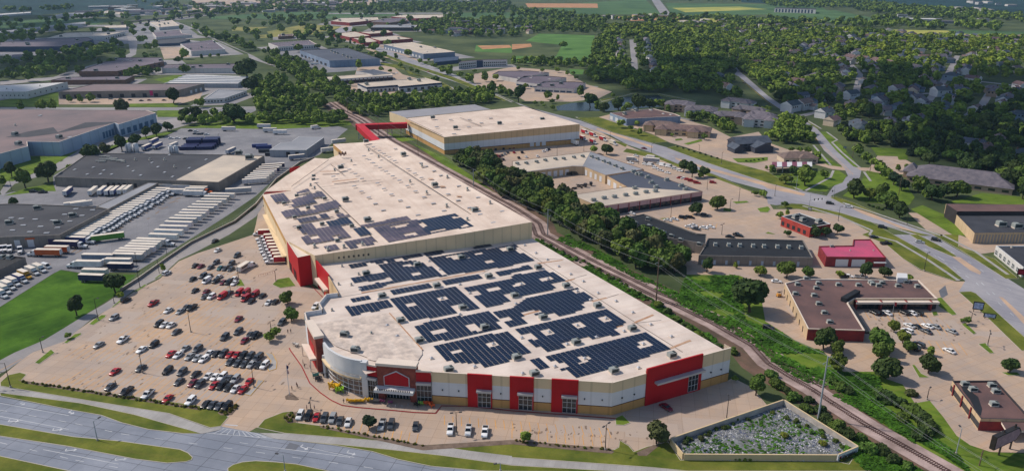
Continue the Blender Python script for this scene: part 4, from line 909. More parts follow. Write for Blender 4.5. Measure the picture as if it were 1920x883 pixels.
def openings(B,s,n,z0,z1,frac=.6,m=None,name='window',t0=.03,t1=.97,out=.12,frame=False):
    a,c=edge_at(B,s)
    for i in range(n):
        k=MB();u=t0+(t1-t0)*i/n;wallbox(k,a,c,u,u+(t1-t0)/n*frac,z0,z1,out);o=k.build(name,[m or GLASS],B[0])
        if frame:
            f=MB();L=(c-a).length;e=.12/L;u2=u+(t1-t0)/n*frac
            for x in(u,(u+u2)/2,u2): wallbox(f,a,c,x-e,x+e,z0,z1,out+.06)
            wallbox(f,a,c,u,u2,(z0+z1)/2-.08,(z0+z1)/2+.08,out+.06);f.build('window_frame',[FRAME],o)
def bandon(B,s,z0,z1,m,out=.2,t0=0.,t1=1.,name='wall_band'):
    a,c=edge_at(B,s);k=MB();wallbox(k,a,c,t0,t1,z0,z1,out);return k.build(name,[m],B[0])
DOORW=bm('white_dock_door',(206,208,212),var=.05);DOCKD=bm('dark_dock',(44,44,50),var=.2)
# ----- left side, near -----
B=bldg('huge plant with pale blue white walls and purple brown roof at the left edge','f -140,330 0,288 52,274.5 51,265.5 110,266.5 215,230.5 222,233.5 292,212 275,207 0,205 -140,206',11,WBLUEW,RPINK,'factory','factory',nun=10,us=1.6)
openings(B,'b0 820,100',4,1,6.5,.7,bm('blue_dock_bay',(70,104,134),var=.2),'dock_door',.74,.97);openings(B,'b0 970,80',6,1,6,.6,bm('blue_dock_bay',(70,104,134)),'dock_door')
for s in['b0 40,150 205,150 440,120 400,75 200,110','b0 400,125 860,42 880,35 640,40']:
    m=MB();z=10.56+.02*len(s)/60;m.poly(W(s,z),0);m.build('dark_roof_patch',[RDARK],B[0])
B=bldg('dark roofed concrete warehouse with a cream roof strip beside the trailer yard','b0 405,447 660,268 1680,280 b1 62,287 b0 1640,487',6.6,WGREYC,RDARK,'warehouse','warehouse',cap=WGREYC,units='b0 700,378 780,400 755,428 838,430 960,370 1000,406 1055,438 1140,343 1185,375 1420,383 1545,320 560,395 1270,285 1235,415 1295,448 655,430',ukind='skylight',us=1.1)
m=MB();m.poly(W('b0 1320,470 1680,284 b1 58,290 b0 1636,485',6.15),0);m.build('cream_roof_strip',[RBEIGE],B[0])
for s in('b0 1310,378','b0 1015,325','b0 1125,325','b0 1235,325'): roofbit('vent','roof_vent',P(s)[0],6.1,[o for o in B[0].children if o.name.startswith('roof')][0],0,1.6)
for s,k in(('b0 1790,280',1.8),('b0 1870,315',2.)): roofbit('unit','rooftop_unit',P(s)[0],6.15,[o for o in B[0].children if o.name.startswith('roof')][0],R(20),k)
openings(B,'b0 850,490',6,.8,3.8,.5,DOCKD,'dock_door',.32,.52);openings(B,'b0 1200,500',1,.5,4.2,1,DOORW,'dock_door',.66,.71)
pm=MB()
for i in range(14):
    rr=random.Random(i);p=G(*P('b0 %d,%d'%(690+rr.random()*230,290+rr.random()*50))[0],6.3);q=p+Vector((rr.uniform(3,9),rr.uniform(-1,1),0));m=MB();m.tube(p+Vector((0,0,.6)),q+Vector((0,0,.6)),.35,.35,6);m.box((p.x,p.y,6.1),(.5,.5,.5));m.box((q.x,q.y,6.1),(.5,.5,.5));m.build('roof_duct',[UNITM],B[0])
B=bldg('long narrow grey roofed dock wing between the warehouse and the white truck row','b0 720,668 1110,490 1187,492 812,688',5.5,WGREYC,RGREY,'dock','dock_wing',cap=WGREYC,par=.2)
openings(B,'b0 1000,590',8,.8,4,.4,bm('grey_dock_door',(176,172,166),var=.1),'dock_door')
B=bldg('charcoal roofed warehouse with dock doors behind the white truck cabs','f -40,384 25,381.5 132,385.5 204,391.5 112,440 -40,446',6.5,WGREYC,RDARK,'warehouse','warehouse',cap=WGREYC,units='b0 85,757 160,763 265,768 175,812 305,822 95,850 225,862 397,775 485,732 570,690 615,740 525,783 432,830 350,870 695,698',ukind='skylight',us=1.1)
rf=[o for o in B[0].children if o.name.startswith('roof')][0]
for s in('b0 545,745','b0 430,800','b0 280,690','b0 70,800'): roofbit('unit','rooftop_unit',P(s)[0],6.,rf,R(30),1.3)
openings(B,'c0 300,60',1,.3,4.3,1,bm('purple_shutter',(60,52,84),var=.1),'dock_door',.84,.92);openings(B,'c0 150,60',1,.3,4.4,1,DOORW,'dock_door',.58,.66);openings(B,'c0 40,60',1,.3,4.4,1,DOORW,'dock_door',.42,.49)
m=MB();a,c=edge_at(B,'c0 150,60');wallbox(m,a,c,.56,.68,4.5,5.4,.2);m.build('orange_sign_band',[bm('orange_paint',(196,96,50),var=.1)],B[0])
B=bldg('small flat black roofed shed at the left edge beside parked box trucks','c0 -60,165 30,155 190,168 -60,290',4,WGREYC,RBLACK,'shed','shed',cap=WDK,units='c0 20,175 75,178',us=1.)
B=bldg('grey and white metal shed with stepped gable roof by the railway spur','b1 100,245 185,192 265,184 320,146 510,151 375,246',5.8,WMET,RGREY,'shed','metal_shed',cap=FRAME,par=.1)
openings(B,'b1 230,280',2,.3,4.2,.4,DOCKD,'dock_door',.45,.95)
# ----- left side, far -----
B=bldg('white walled building with white roof at the far left street','a0 -30,690 200,690 505,615 290,624 -30,640',7.9,WWH,RWHITE,'warehouse','warehouse',cap=WDARK,nun=3,us=1.4)
openings(B,'a0 60,720',7,3,4.5,.2);openings(B,'a0 350,680',7,3,4.5,.15)
B=bldg('long building with reddish purple roof and grey dock front behind the street','a0 436,690 1345,675 1530,628 700,631',8,WGREYC,RPINK,'warehouse','warehouse',cap=WGREYC)
openings(B,'a0 800,705',10,.5,4.5,.35,DOCKD,'dock_door');bandon(B,'a0 800,705',2,7.5,bm('magenta_sign_panel',(190,40,110)),.3,.75,.775,'sign_panel');openings(B,'a0 1450,690',3,.5,4,.4,DOORW,'dock_door',.4,1)
B=bldg('low brown building with long flat purple roof and dark brown wall','a0 380,602 940,600 1005,570 480,580',6,WBR,RPUR,'building','industrial_building',cap=CAPD,nun=5,us=1.4)
B=bldg('low white warehouse with white corrugated roof in rows','a0 1240,624 1785,628 1862,572 1400,560',5.5,WMET,RWHITE,'warehouse','warehouse',cap=FRAME)
for i in range(1,5):
    t=i/5;p=W('a0 1240,624 1785,628 1862,572 1400,560',5.6);a=p[0].lerp(p[3],t);c=p[1].lerp(p[2],t);m=MB();m.prism([a+Vector((0,-1.5,0)),c+Vector((0,-1.5,0)),c+Vector((0,1.5,0)),a+Vector((0,1.5,0))],5.0,6.2,0);m.build('roof_ridge',[FRAME],B[0])
B=bldg('long low building with pale front wall and long purple flat roof','a0 1212,513 1758,513 1762,478 1240,486',7,WWH,RPUR,'warehouse','warehouse',cap=CAPD,nun=4,us=1.5)
B=bldg('slanting brown building with purple roof dotted by skylights','a0 590,537 880,535 1228,462 1215,432 880,434 640,515',7,WBR,RPUR,'warehouse','warehouse',cap=CAPD,nun=12,us=1.6)
openings(B,'a0 1050,515',9,2.5,5,.35,DOCKD)
B=bldg('sprawling dark fronted factory with grey purple roof by the far left','a0 -60,352 505,350 700,300 660,282 300,294 -60,325',9,WNAVY,RPUR,'factory','factory',cap=CAPD,nun=6,us=2)
B=bldg('white walled factory with long cream roof beside the dark fronted factory','a0 355,287 785,272 938,238 500,248',8,WWH,RBEIGE,'factory','factory',nun=6,us=2)
openings(B,'a0 860,270',8,1,4,.4,DOCKD)
B=bldg('purple striped roof warehouse with white wall among trees','a0 1352,332 1432,386 1688,370 1595,300',8,WWH,RPUR,'warehouse','warehouse',cap=FRAME,nun=8,us=1.6)
B=bldg('cream roofed white warehouse dotted with dark vents near the overpass','a0 1122,170 1192,207 1345,194 1290,153',7,WWH,RBEIGE,'warehouse','warehouse',nun=9,us=2)
B=bldg('grey roofed building with white front below the cream roofed warehouse','a0 1142,245 1350,226 1365,252 1440,262 1170,280',6,WWH,RPUR,'building','industrial_building',nun=2,us=1.6)
B=bldg('dark roofed low building with blue wall beside the pink parking lot','a0 1165,302 1350,285 1425,298 1340,325 1190,330',5,WNAVY,RDARK,'building','industrial_building',cap=CAPD)
B=bldg('white office with grey roof and window strip beside the gravel yard','a0 1528,745 1680,738 1852,680 1632,674',5,WWH,RGREY,'office','office_building',cap=FRAME)
openings(B,'a0 1600,755',6,1.5,3,.5);openings(B,'a0 1760,725',8,1.5,3,.5)
for lab,s,h,wm,rm in [('cream roofed hall beyond the overpass','a0 770,95 925,110 930,88 800,82',7,WWH,RBEIGE),('grey roofed hall right of the cream hall beyond the overpass','a0 1085,98 1215,96 1200,80 1110,84',7,WWH,RPUR),('long white roofed row of sheds in the far fields','a0 385,125 640,118 700,95 480,100',6,WWH,RGREY),('small cream roofed building left of the overpass street','a0 770,212 945,208 945,188 785,196',6,WWH,RBEIGE),('long thin grey roofed row behind the far left factory','a0 360,205 640,180 640,165 380,192',6,WWH,RGREY),('thin pale row of sheds left of the far factory','a0 -40,255 300,215 300,203 -40,240',6,WMET,RGREY),('low pale row of white sheds in the dark far field','a0 -40,118 230,98 230,90 -40,108',5,WWH,RWHITE),('white building under dark trees at the far left','a0 80,430 240,415 240,400 90,412',6,WMET,RPUR)]:
    bldg(lab,s,h,wm,rm,'building','industrial_building',nun=2,us=2)
# ----- centre, far -----
B=bldg('blue walled warehouse with dark blue grey roof and trailer docks','a1 330,380 550,457 928,440 682,360',10.2,bm('blue_metal_wall',(134,150,172),c2=S(116,134,160),var=.08,scale=.05,fine=.3,ribs=(7,.3)),RBLUE,'warehouse','warehouse',cap=CAPD,units='a1 568,388 590,398 612,405 655,418 685,432 710,438',us=1.4)
openings(B,'a1 440,440',7,1,4.5,.5,DOCKD,'dock_door')
B=bldg('white showroom with cream roof and dark blue fascia beyond the tree row','a1 760,625 830,655 1062,638 1072,650 1395,620 1268,585',7,WWH,RBEIGE,'showroom','showroom',top_band=(2.4,WNAVY),units='a1 1150,602 1222,612 830,640',us=1.8)
openings(B,'a1 940,675',7,.6,3.6,.45);openings(B,'a1 1230,655',6,.6,3.8,.45)
B=bldg('strip building with white fascia and dark bays behind the blue fascia showroom','a1 500,580 570,598 1025,565 1005,545 740,562',6.5,WWH,RBEIGE,'building','industrial_building',base_band=(3.8,WDK))
openings(B,'a1 800,600',14,.3,5.2,.25,bm('bay_pier',(96,80,76)),'pier')
B=bldg('blue grey roofed block behind the strip building with dark bays','a1 750,535 872,560 1010,548 890,520',7.2,WWH,RBLUE,'building','industrial_building')
B=bldg('long white building with purple grey roof and window row by the far street','a1 92,325 165,352 457,335 400,303',8,WWH,RPUR,'warehouse','warehouse',nun=5,us=1.6)
openings(B,'a1 320,355',16,2,5,.45,WNAVY)
for lab,s in [('red brick fronted building with grey roof, leftmost of the far red cluster','a1 578,254 700,282 862,270 740,238'),('red brick building with cream roof at the near end of the red cluster','a1 718,286 825,322 915,312 850,284'),('red brick building with long grey roof right of the near red block','a1 850,286 930,308 1176,292 1040,268'),('red brick row at the rear of the far red cluster','a1 770,242 850,256 1025,244 990,228'),]:
    B=bldg(lab,s,6.5,WRBR,RBEIGE,'building','brick_building',cap=WRBR,nun=2,us=1.8)
B=bldg('cream roofed warehouse with grey blue walls along the avenue','a1 958,335 1255,406 1492,390 1165,318',8.4,bm('slate_wall',(92,112,138),c2=S(120,130,146),var=.1,scale=.05,fine=.3),RBEIGE,'warehouse','warehouse',nun=6,us=1.6)
openings(B,'a1 1100,395',12,.8,4,.5,DOORW,'dock_door');m=MB();m.prism(W('a1 1330,440 1520,425 1500,432 1340,450'.replace('1500,432 1340,450','1515,452 1345,468'),5),0,5,0);m.build('low_annex',[WNAVY],B[0])
B=bldg('white two storey office with dark window rows and central glass bay','a1 1520,472 1655,458 1885,452 1880,446 1700,448 1640,452 1530,462',9.5,WWH,RPUR,'office','office_building',cap=CAPD)
for z in(1.5,5.2): openings(B,'a1 1590,490',9,z,z+2,.6);openings(B,'a1 1770,480',14,z,z+2,.6)
bandon(B,'a1 1770,480',0,10,WNAVY,.6,.0,.2,'glass_bay')
for lab,s,h,wm,rm in [('far long cream roofed store in the shopping park','a1 560,160 700,172 920,150 910,132 640,138',8,WRBR,RBEIGE),('far grey roofed store in the middle of the shopping park','a1 865,165 1000,172 1135,155 1130,138 960,140',8,WBR,RPUR),('far grey store with dark windows in the shopping park','a1 862,208 1195,208 1210,190 900,188',8,WDK,RGREY),('far long red walled store at the rear of the shopping park','a1 1015,128 1200,140 1405,132 1400,112 1100,113',8,WRBR,RBEIGE),('small brown roofed building beside the dry field','a1 165,275 275,270 285,258 170,260',6,WBR,RBROWN)]:
    bldg(lab,s,h,wm,rm,'store' if 'store' in lab else 'building','far_store' if 'store' in lab else 'industrial_building',nun=4,us=2.2)
for lab,s in [('purple roofed office, rear one of three joined by the round pond','a2 -150,560 40,592 278,545 130,532 -100,535'),('purple roofed office in the middle of three by the round pond','a2 30,612 190,632 408,582 250,570 90,572'),('purple roofed white office nearest the round pond','a2 168,655 466,668 553,622 470,614 232,614')]:
    B=bldg(lab,s,5.5,WWH,RPUR,'office','office_building',cap=CAPD,nun=3,us=1.6)
    openings(B,{'r':'a2 150,580','m':'a2 110,640','n':'a2 310,690'}[lab.split('office')[1].strip(', ')[0] if lab.split('office')[1].strip(', ')[0] in 'rm' else ('m' if 'middle' in lab else ('r' if 'rear' in lab else 'n'))],6,.8,2.6,.8,WNAVY)
# ----- right side -----
B=bldg('blue walled building with purple roof across the avenue','a2 735,848 b2 860,12 1265,-8 a2 1225,855 1060,815',6.5,bm('blue_metal_wall',(120,148,184)),RBROWN,'building','commercial_building',nun=6,us=1.4)
openings(B,'b2 880,20',3,.5,4,.5,FRAME,'window')
B=bldg('L shaped strip mall with grey metal roofs and white dock doors behind the trees','b2 0,330 590,256 990,390 700,435 545,372 455,368 75,415 0,385',6.2,WSAND,RGREY,'strip mall','strip_mall',cap=WBR,par=.15,units='b2 40,355 108,352 185,342 250,330 325,320 388,318 465,308 530,300 598,303 640,318 688,337 727,352 775,372 825,392',us=1.)
openings(B,'b2 260,430',8,.4,4.4,.6,DOORW,'dock_door');openings(B,'b2 610,430',4,.4,4.2,.45,DOORW,'dock_door')
m=MB();m.poly(W('b2 4,332 588,259 530,366 458,363 76,410 6,384',6.12),0);m.build('tan_roof_half',[RBEIGE],B[0])
B=bldg('stepped strip mall with blue grey roof, cream roof strip and pink fascia front','b2 715,440 970,395 1428,555 652,672 445,582 860,520',6.2,WSAND,RBLUE,'strip mall','strip_mall',cap=WBR,par=.15,units='b2 612,628 690,612 768,603 852,590 927,580 1005,567 1075,560 920,538 1080,528 1045,495 1015,455 965,435 1160,475 1268,518 1300,545 940,430 910,412',us=1.)
m=MB();m.poly(W('b2 452,583 862,524 1424,557 653,668',6.11),0);m.build('cream_roof_strip',[RBEIGE],B[0])
bandon(B,'b2 1000,670',3.3,6.0,bm('pink_fascia',(196,160,160),var=.06,ribs=(8,.3)),.25,name='fascia');bandon(B,'b2 1000,670',0,3.2,WDK,.1,name='shopfront')
openings(B,'b2 1000,670',9,0,5.9,.07,WRBR,'pier',.07,.98,.4);openings(B,'b2 1000,670',14,.5,2.8,.6,GLASS,'window',.03,.9,.18);openings(B,'b2 560,680',2,1,3,.1)
openings(B,'b2 790,500',3,.4,4.2,.5,DOORW,'dock_door')
B=bldg('black roofed low building with grey walls, angled wing nearest the strip mall','b2 755,770 990,722 1390,870 c2 1460,-5 1455,70 1290,40 1050,8',6,WGREYC,RBLACK,'building','commercial_building',cap=WGREYC,units='b2 875,760 925,800 1020,770 1030,825 1085,850 1135,872 840,775 c2 1195,18 1265,48 1405,80',us=.9)
B=bldg('long black roofed building with grey back wall facing the grass','c2 1400,155 1450,75 1470,25 1920,32 c3 265,40 340,172',5,WGREYC,RBLACK,'building','commercial_building',cap=WGREYC,units='c2 1525,82 1625,85 1708,88 1808,92 1890,95 c3 70,98 155,100 248,105',us=.9)
openings(B,'c2 1700,200',9,.3,2.6,.2,WBLUEW,'door')
B=bldg('small red brick building with black roof beside the avenue','b3 102,742 240,716 472,798 318,826',5.9,bm('bright_red_brick',(176,70,60),c2=S(150,58,52),var=.1,scale=.4,fine=2.),RBLACK,'building','brick_building',cap=FRAME,units='b3 205,755 262,775 380,790',us=1.2)
openings(B,'b3 200,820',5,1,3.2,.5)
B=bldg('red brick building with magenta roof and two white garage doors','c3 382,84 635,80 640,35 770,33 886,170 436,165',5.3,WRBR,RMAGENTA,'building','brick_building',cap=WRBR,nun=3,us=.6,ukind='vent')
openings(B,'c3 650,210',1,.3,4.,1,DOORW,'garage_door',.17,.38);openings(B,'c3 650,210',1,.3,4.,1,DOORW,'garage_door',.44,.66);bandon(B,'c3 850,210',2.6,3.,FRAME,1.4,.8,1,'awning')
B=bldg('L shaped shopping building with brown gravel roof and white west wall','c3 125,362 250,330 1130,338 1272,478 650,478 600,510 728,716 300,704',5,WSAND,RBROWN,'shopping building','shopping_building',cap=CAP,units='c3 222,380 378,372 362,408 345,462 380,525 422,592 462,662 528,382 678,385 770,365 785,378 828,388 855,370 975,390 1032,362 1120,395 285,335 205,450',us=.8)
m=MB();a,c=W('c3 565,492 670,432',5.2);wallbox(m,a,c,0,1,4.6,6.4,1.2,0,1.2);m.build('roof_gable',[RBLACK],B[0])
bandon(B,'c3 950,510',0,3.2,WDK,.15,name='shopfront');bandon(B,'c3 950,510',3.3,4.2,CAP,2.2,name='canopy');openings(B,'c3 950,510',4,0,4.4,.06,WRBR,'pier',.0,1.2,2.0);openings(B,'c3 950,510',12,.3,2.9,.8,GLASS,'window',.02,.98,.25)
bandon(B,'c3 640,600',3.5,4.4,RBLACK,1.8,name='canopy');openings(B,'c3 640,600',7,.3,3,.7,GLASS)
bandon(B,'c3 480,740',0,4.6,WRBR,.15,name='brick_front');openings(B,'c3 210,560',7,.2,2.6,.15,WDK,'door')
m=MB();q=W('c3 965,300 1040,305 1045,340 970,338',6.);m.prism([Vector((p.x,p.y,0)) for p in q],4.6,7,0);m.build('white_roof_box',[FRAME],B[0])
B=bldg('brown roofed restaurant with brick front, cream fascia and drive-through canopy','d3 1368,210 1695,208 1960,500 1580,492',4.4,WSAND,RBROWN,'restaurant','restaurant',cap=CAPD,units='d3 1460,245 1520,285 1660,255 1690,300 1675,395',us=.85)
bandon(B,'d3 1700,540',0,3.4,WRBR,.12,name='brick_front');bandon(B,'d3 1470,420',.6,2.6,GLASS,.1,name='window_strip');openings(B,'d3 1470,420',3,0,4.2,.08,WRBR,'pier',.1,1.,.35)
m=MB();q=[Vector((p.x,p.y,0)) for p in W('d3 1725,505 1960,500 1990,580 1775,588',3.4)];m.prism(q,2.8,3.5,1,0);m.poly([(p.x,p.y,2.8) for p in q],1,False)
for p in q[2:]: m.tube((p.x-1,p.y+1,0),(p.x-1,p.y+1,2.8),.2,.2,6,1)
m.build('drive_through_canopy',[RBROWN,CAP],B[0])
m=MB();m.poly(W('d3 1420,225 1480,230 1520,300 1560,330 1590,420 1580,470 1545,440 1500,350 1450,290',3.95),0);m.build('black_roof_patch',[RBLACK],B[0])
B=bldg('white building with black roof at the right edge beyond the avenue','c3 1710,82 1960,82 2060,250 1915,245',5,WWH,RDARK,'building','commercial_building',cap=FRAME,nun=3,us=1)
openings(B,'c3 1810,190',6,1,3,.5,GLASS,frame=True)
B=bldg('brick and tan school-like building with purple front roof and dark rear roof','b3 1335,648 2000,655 2150,860 1550,868',6,WSAND,RDARK,'building','commercial_building',cap=CAPD,units='b3 1745,815 1865,830',us=1.6)
m=MB();q=[Vector((p.x,p.y,0)) for p in W('b3 1338,650 1990,655 2010,705 1420,705',8)];m.prism(q,0,8,1,0);m.build('upper_block',[RBROWN,WDK],B[0])
openings(B,'b3 1700,880',24,.2,5.,.5,bm('grey_pilaster',(150,146,142)),'pilaster')
# ---------- pitched-roof buildings ----------
SH=[bm('grey_shingles',(112,106,112),c2=S(88,86,96),var=.12,scale=.3,fine=1.5,rnd=.15),bm('brown_shingles',(120,98,94),c2=S(96,82,82),var=.12,scale=.3,fine=1.5,rnd=.15),bm('slate_shingles',(78,88,98),c2=S(62,72,84),var=.12,scale=.3,fine=1.5,rnd=.15)]
def hip(mb,cx,cy,L,Wd,rot,z0,rise,over=.6,hipk=.5,m=0,me=None):
    """hip or gable roof; hipk = share of the half width the ridge end is pulled in (0: gable)"""
    ca,sa=math.cos(rot),math.sin(rot);T=lambda x,y,z:(cx+ca*x-sa*y,cy+sa*x+ca*y,z)
    l,w_=L/2+over,Wd/2+over;r=max(.1,l-hipk*w_*1.0) if hipk>0 else l
    e=[T(-l,-w_,z0),T(l,-w_,z0),T(l,w_,z0),T(-l,w_,z0)];a,b_=T(-r,0,z0+rise),T(r,0,z0+rise)
    mb.quad(e[0],e[1],b_,a,m);mb.quad(e[2],e[3],a,b_,m)
    mm=m if hipk>0 else (me if me is not None else m)
    mb.tri(e[1],e[2],b_,mm);mb.tri(e[3],e[0],a,mm);mb.quad(e[3],e[2],e[1],e[0],m)
HW=[bm('house_white',(206,206,208),var=.05),bm('house_cream',(200,184,164),var=.05),bm('house_blue',(140,158,176),var=.05),bm('house_tan',(168,146,128),var=.05)]
def house_fn(wm,rm,gable,wing):
    def fn():
        t=thing('house','x','house')
        m=MB();L,Wd,h=15,10,5.6
        m.box((0,0,0),(L,Wd,h),0,0)
        if wing: m.box((4,-6.5,0),(7,6,3.2),0,0)
        m.build('wall',[wm],t)
        r=MB();hip(r,0,0,L,Wd,0,h,3.2,.5,0 if gable else .9,0,1)
        if wing: hip(r,4,-6.3,6.6,7,math.pi/2,3.2,2,.4,0,0,1)
        ro=r.build('roof',[rm,wm],t)
        c=MB();c.box((-4,1.5,h+1.2),(.9,.9,2.6),0,0);c.build('chimney',[WBR],ro)
        for x in(-5,-2,1): 
            w=MB();w.box((x,-5.02,3.4),(1.3,.16,1.4),0,0);w.build('window',[GLASS],t)
        for x in(-5,4): 
            w=MB();w.box((x,5.02,3.4),(1.3,.16,1.4),0,0);w.build('window',[GLASS],t)
        g=MB();g.box((4,-9.52 if wing else -5.02,.1),(4.6,.16,2.4),0,0);g.build('garage_door',[FRAME],t)
        THINGS.remove(t);return t
    return Kind(fn)
HK=[house_fn(HW[0],SH[0],True,True),house_fn(HW[1],SH[1],True,False),house_fn(HW[2],SH[2],False,True),house_fn(HW[3],SH[0],False,False),house_fn(HW[0],SH[1],True,True),house_fn(HW[0],SH[2],True,False)]
HDESC=['white house with grey gables','cream house with brown gables','pale blue hip-roofed house','tan hip-roofed house','white house with brown gables','white house with slate gables']
HOUSES=[]
def house(px,k,where,rz=None,s=1.,group=None,z=3.):
    p=G(px[0],px[1],z*s);p.z=0;HOUSES.append(p)
    return HK[k].put(p,rz if rz is not None else random.uniform(0,6.28),HDESC[k]+' '+where,'house',group,None,None,s)
rr=random.Random(3)
for i,s in enumerate('a2 800,305 812,330 820,355 815,385 805,410'.split()[1:]): house(P('a2 '+s)[0],(0,3,1,5,0)[i],'in the row left of the wooded lane',R(90),1.,'houses along the wooded lane')
for i,s in enumerate('a2 1005,305 1015,335 1020,370 1028,400 1040,440 1050,470 1065,500 1080,530 815,515'.split()[1:]): house(P('a2 '+s)[0],(0,2,2,2,5,0,3,2,2)[i],'in the row right of the wooded lane' if i<8 else 'at the near end of the wooded lane',R(-80),1.,'houses along the wooded lane')
for s,k,wh_ in [('a2 1600,655',4,'beside the curving side street'),('a2 1545,575',2,'half hidden above the curving side street'),('a2 1385,385',2,'alone among the dark trees'),('a3 155,495',4,'low among the wooded residential blocks'),('a3 345,690',0,'above the grass verge of the side street'),('a3 305,770',2,'with dark gable near the side street'),('a3 250,730',5,'beside the gabled one near the side street'),('a3 445,735',5,'among trees right of the side street'),('a3 840,735',2,'among dark trees at the right'),('a3 1055,725',2,'by the right hand cul-de-sac'),('a3 1110,745',0,'by the right hand cul-de-sac trees'),('a3 1340,670',4,'on the pale clearing far right'),('a3 1400,670',0,'on the pale clearing far right'),('a3 1460,690',5,'on the pale clearing far right'),('a3 1355,735',2,'below the pale clearing'),('a3 1385,760',0,'below the pale clearing'),('a3 975,805',2,'by the pale driveway'),('a3 860,835',0,'low behind the wood'),('a3 1335,850',5,'by the yellow green tree'),('a3 1670,525',4,'alone among far right trees'),('a3 1880,870',2,'at the right edge above the wood'),('a3 640,790',3,'half hidden behind the wood'),('a3 800,800',0,'half hidden behind the wood'),('a3 1250,640',3,'beside the clearing'),('a3 1150,770',0,'below the right hand cul-de-sac'),
 ('b3 480,35',1,'beside the side street turn'),('b3 680,60',2,'tall with slate roof above the lawn'),('b3 650,95',5,'wing below the tall blue house'),('b3 915,42',3,'behind the dark tree row'),('b3 1110,20',0,'with slate roof at the wood edge'),('b3 1715,180',4,'in the clearing at far right'),('b3 1540,210',5,'by the clearing at far right'),('b3 1600,245',1,'below the clearing at far right'),('b3 1900,285',2,'at the right edge in the wood')]: house(P(s)[0],k,wh_)
# apartments by the pond and the avenue
def hipped(label,s,rot,L,Wd,h,rise,wm,rm,cat,name,wings=(),hipk=.9,nwin=8):
    p=G(*P(s)[0],h);t=thing(name,label,cat,(p.x,p.y,0));r=R(rot)
    m=MB();m.box((p.x,p.y,0),(L,Wd,h),r,0);q=MB();hip(q,p.x,p.y,L,Wd,r,h,rise,.8,hipk,0,1)
    for(wx,wy,wl_,ww,wh_,wr) in wings:
        x=p.x+math.cos(r)*wx-math.sin(r)*wy;y=p.y+math.sin(r)*wx+math.cos(r)*wy
        m.box((x,y,0),(wl_,ww,h*wh_-.01*wx/10),r,0);hip(q,x,y,wl_,ww,r+(math.pi/2 if wr else 0),h*wh_,rise*.8,.7,hipk,0,1) if not wr else hip(q,x,y,ww,wl_,r+math.pi/2,h*wh_,rise*.8,.7,hipk,0,1)
    m.build('wall',[wm],t);q.build('roof',[rm,wm],t)
    for sd in(-1,1):
        for z in ([1.2] if h<4.5 else ([1.2,4.2] if h<7.5 else [1.2,4.,6.8])):
            for i in range(nwin):
                u=-L/2+L*(i+.5)/nwin;x=p.x+math.cos(r)*u-math.sin(r)*sd*(Wd/2+.02);y=p.y+math.sin(r)*u+math.cos(r)*sd*(Wd/2+.02)
                k=MB();k.box((x,y,z),(L/nwin*.5,.2,1.5),r,0);k.build('window',[GLASS],t)
    return t,p
for i,(s,rot,L,wd_,lab) in enumerate([('a2 1260,775',-20,34,20,'apartment house with broad grey hip roof right of the dark pond'),('a2 1420,815',-20,36,20,'apartment house with grey hip roof below the first by the pond'),('a2 1640,860',-20,36,18,'apartment house with grey hip roof nearest the avenue side street'),('a2 1700,760',-40,40,14,'row of grey roofed townhouses stepping down the slope'),('a2 1790,820',-45,40,14,'row of brown grey townhouses next to the stepping row'),('b3 -60,5',-20,36,18,'apartment house with grey hip roof above the bank canopy'),('a2 1870,860',-40,30,14,'short townhouse row by the side street lawn')]):
    hipped(lab,s,rot,L*.85,wd_*.85,7.2,3.2,HW[3] if i%2==0 else HW[0],SH[0],'apartments','apartment_house',((-L*.25,-3,9,wd_,1.,True),(L*.25,-3,9,wd_,1.,True)),.9,6)
hipped('restaurant with brown hip roofs and tan gabled entrance across the avenue','b2 1300,85',-18,44,20,5,3.6,WSAND,SH[1],'restaurant','restaurant',((-20,-7,10,12,1.1,True),(8,-11,9,10,1.1,True)),.9,7)
hipped('second brown hip roofed restaurant nearer the blue walled building','b2 1120,55',-18,30,16,5,3.4,WSAND,SH[1],'restaurant','restaurant',((-10,-6,8,10,1.15,True),),.9,5)
hipped('dark timbered restaurant with blue grey roofs and gabled front on its own lot','b2 1780,180',12,30,16,6,4.2,bm('dark_timber_wall',(66,70,82),var=.12),SH[2],'restaurant','restaurant',((4,-11,16,12,.75,True),(-16,-8,8,12,.55,True)),0,6)
B_=hipped('bank with brown grey hip roof and red gable behind its striped canopy','b3 222,290',2,26,14,4.2,3.6,HW[1],SH[1],'bank','bank_building',((2,-6,7,6,1.05,True),),.9,5)
p=W('b3 30,335 330,335 332,368 30,372',4.6);t=B_[0];m=MB()
for i in range(8):
    a=p[0].lerp(p[1],i/8);c=p[0].lerp(p[1],(i+1)/8);e=p[3].lerp(p[2],i/8);f=p[3].lerp(p[2],(i+1)/8)
    for z,u in((4.6,True),(4.,False)): m.poly([(v.x,v.y,z) for v in(a,c,f,e)],i%2,u)
p=[Vector((v.x,v.y,0)) for v in p]
m.prism([p[0],p[1],p[2],p[3]],4.,4.59,1,None,False)
for i in range(5):
    for k in(0,1): v=(p[0].lerp(p[1],.05+i*.225)).lerp(p[3].lerp(p[2],.05+i*.225),.1+.8*k);m.tube((v.x,v.y,0),(v.x,v.y,4),.25,.25,6,1)
m.build('striped_canopy',[bm('canopy_plum',(122,70,88),var=.1),FRAME],t)
hipped('church-like hall with huge low grey hip roof beside the wood','b3 1440,450',-33,62,30,4,6.5,HW[3],SH[0],'hall','community_hall',((-30,2,9,12,1.1,True),),.8,8)

# paved yards round the far buildings
yd=MB();k=0
for c,rad,pts in FOOT:
    if c.y>620:
        g=ring_pts(pts,-min(14,max(7,rad*.14)));k+=1;yd.poly([(p.x,p.y,.012+k*.0004) for p in g])
struct(yd.build('far_building_yards',[FROAD]))
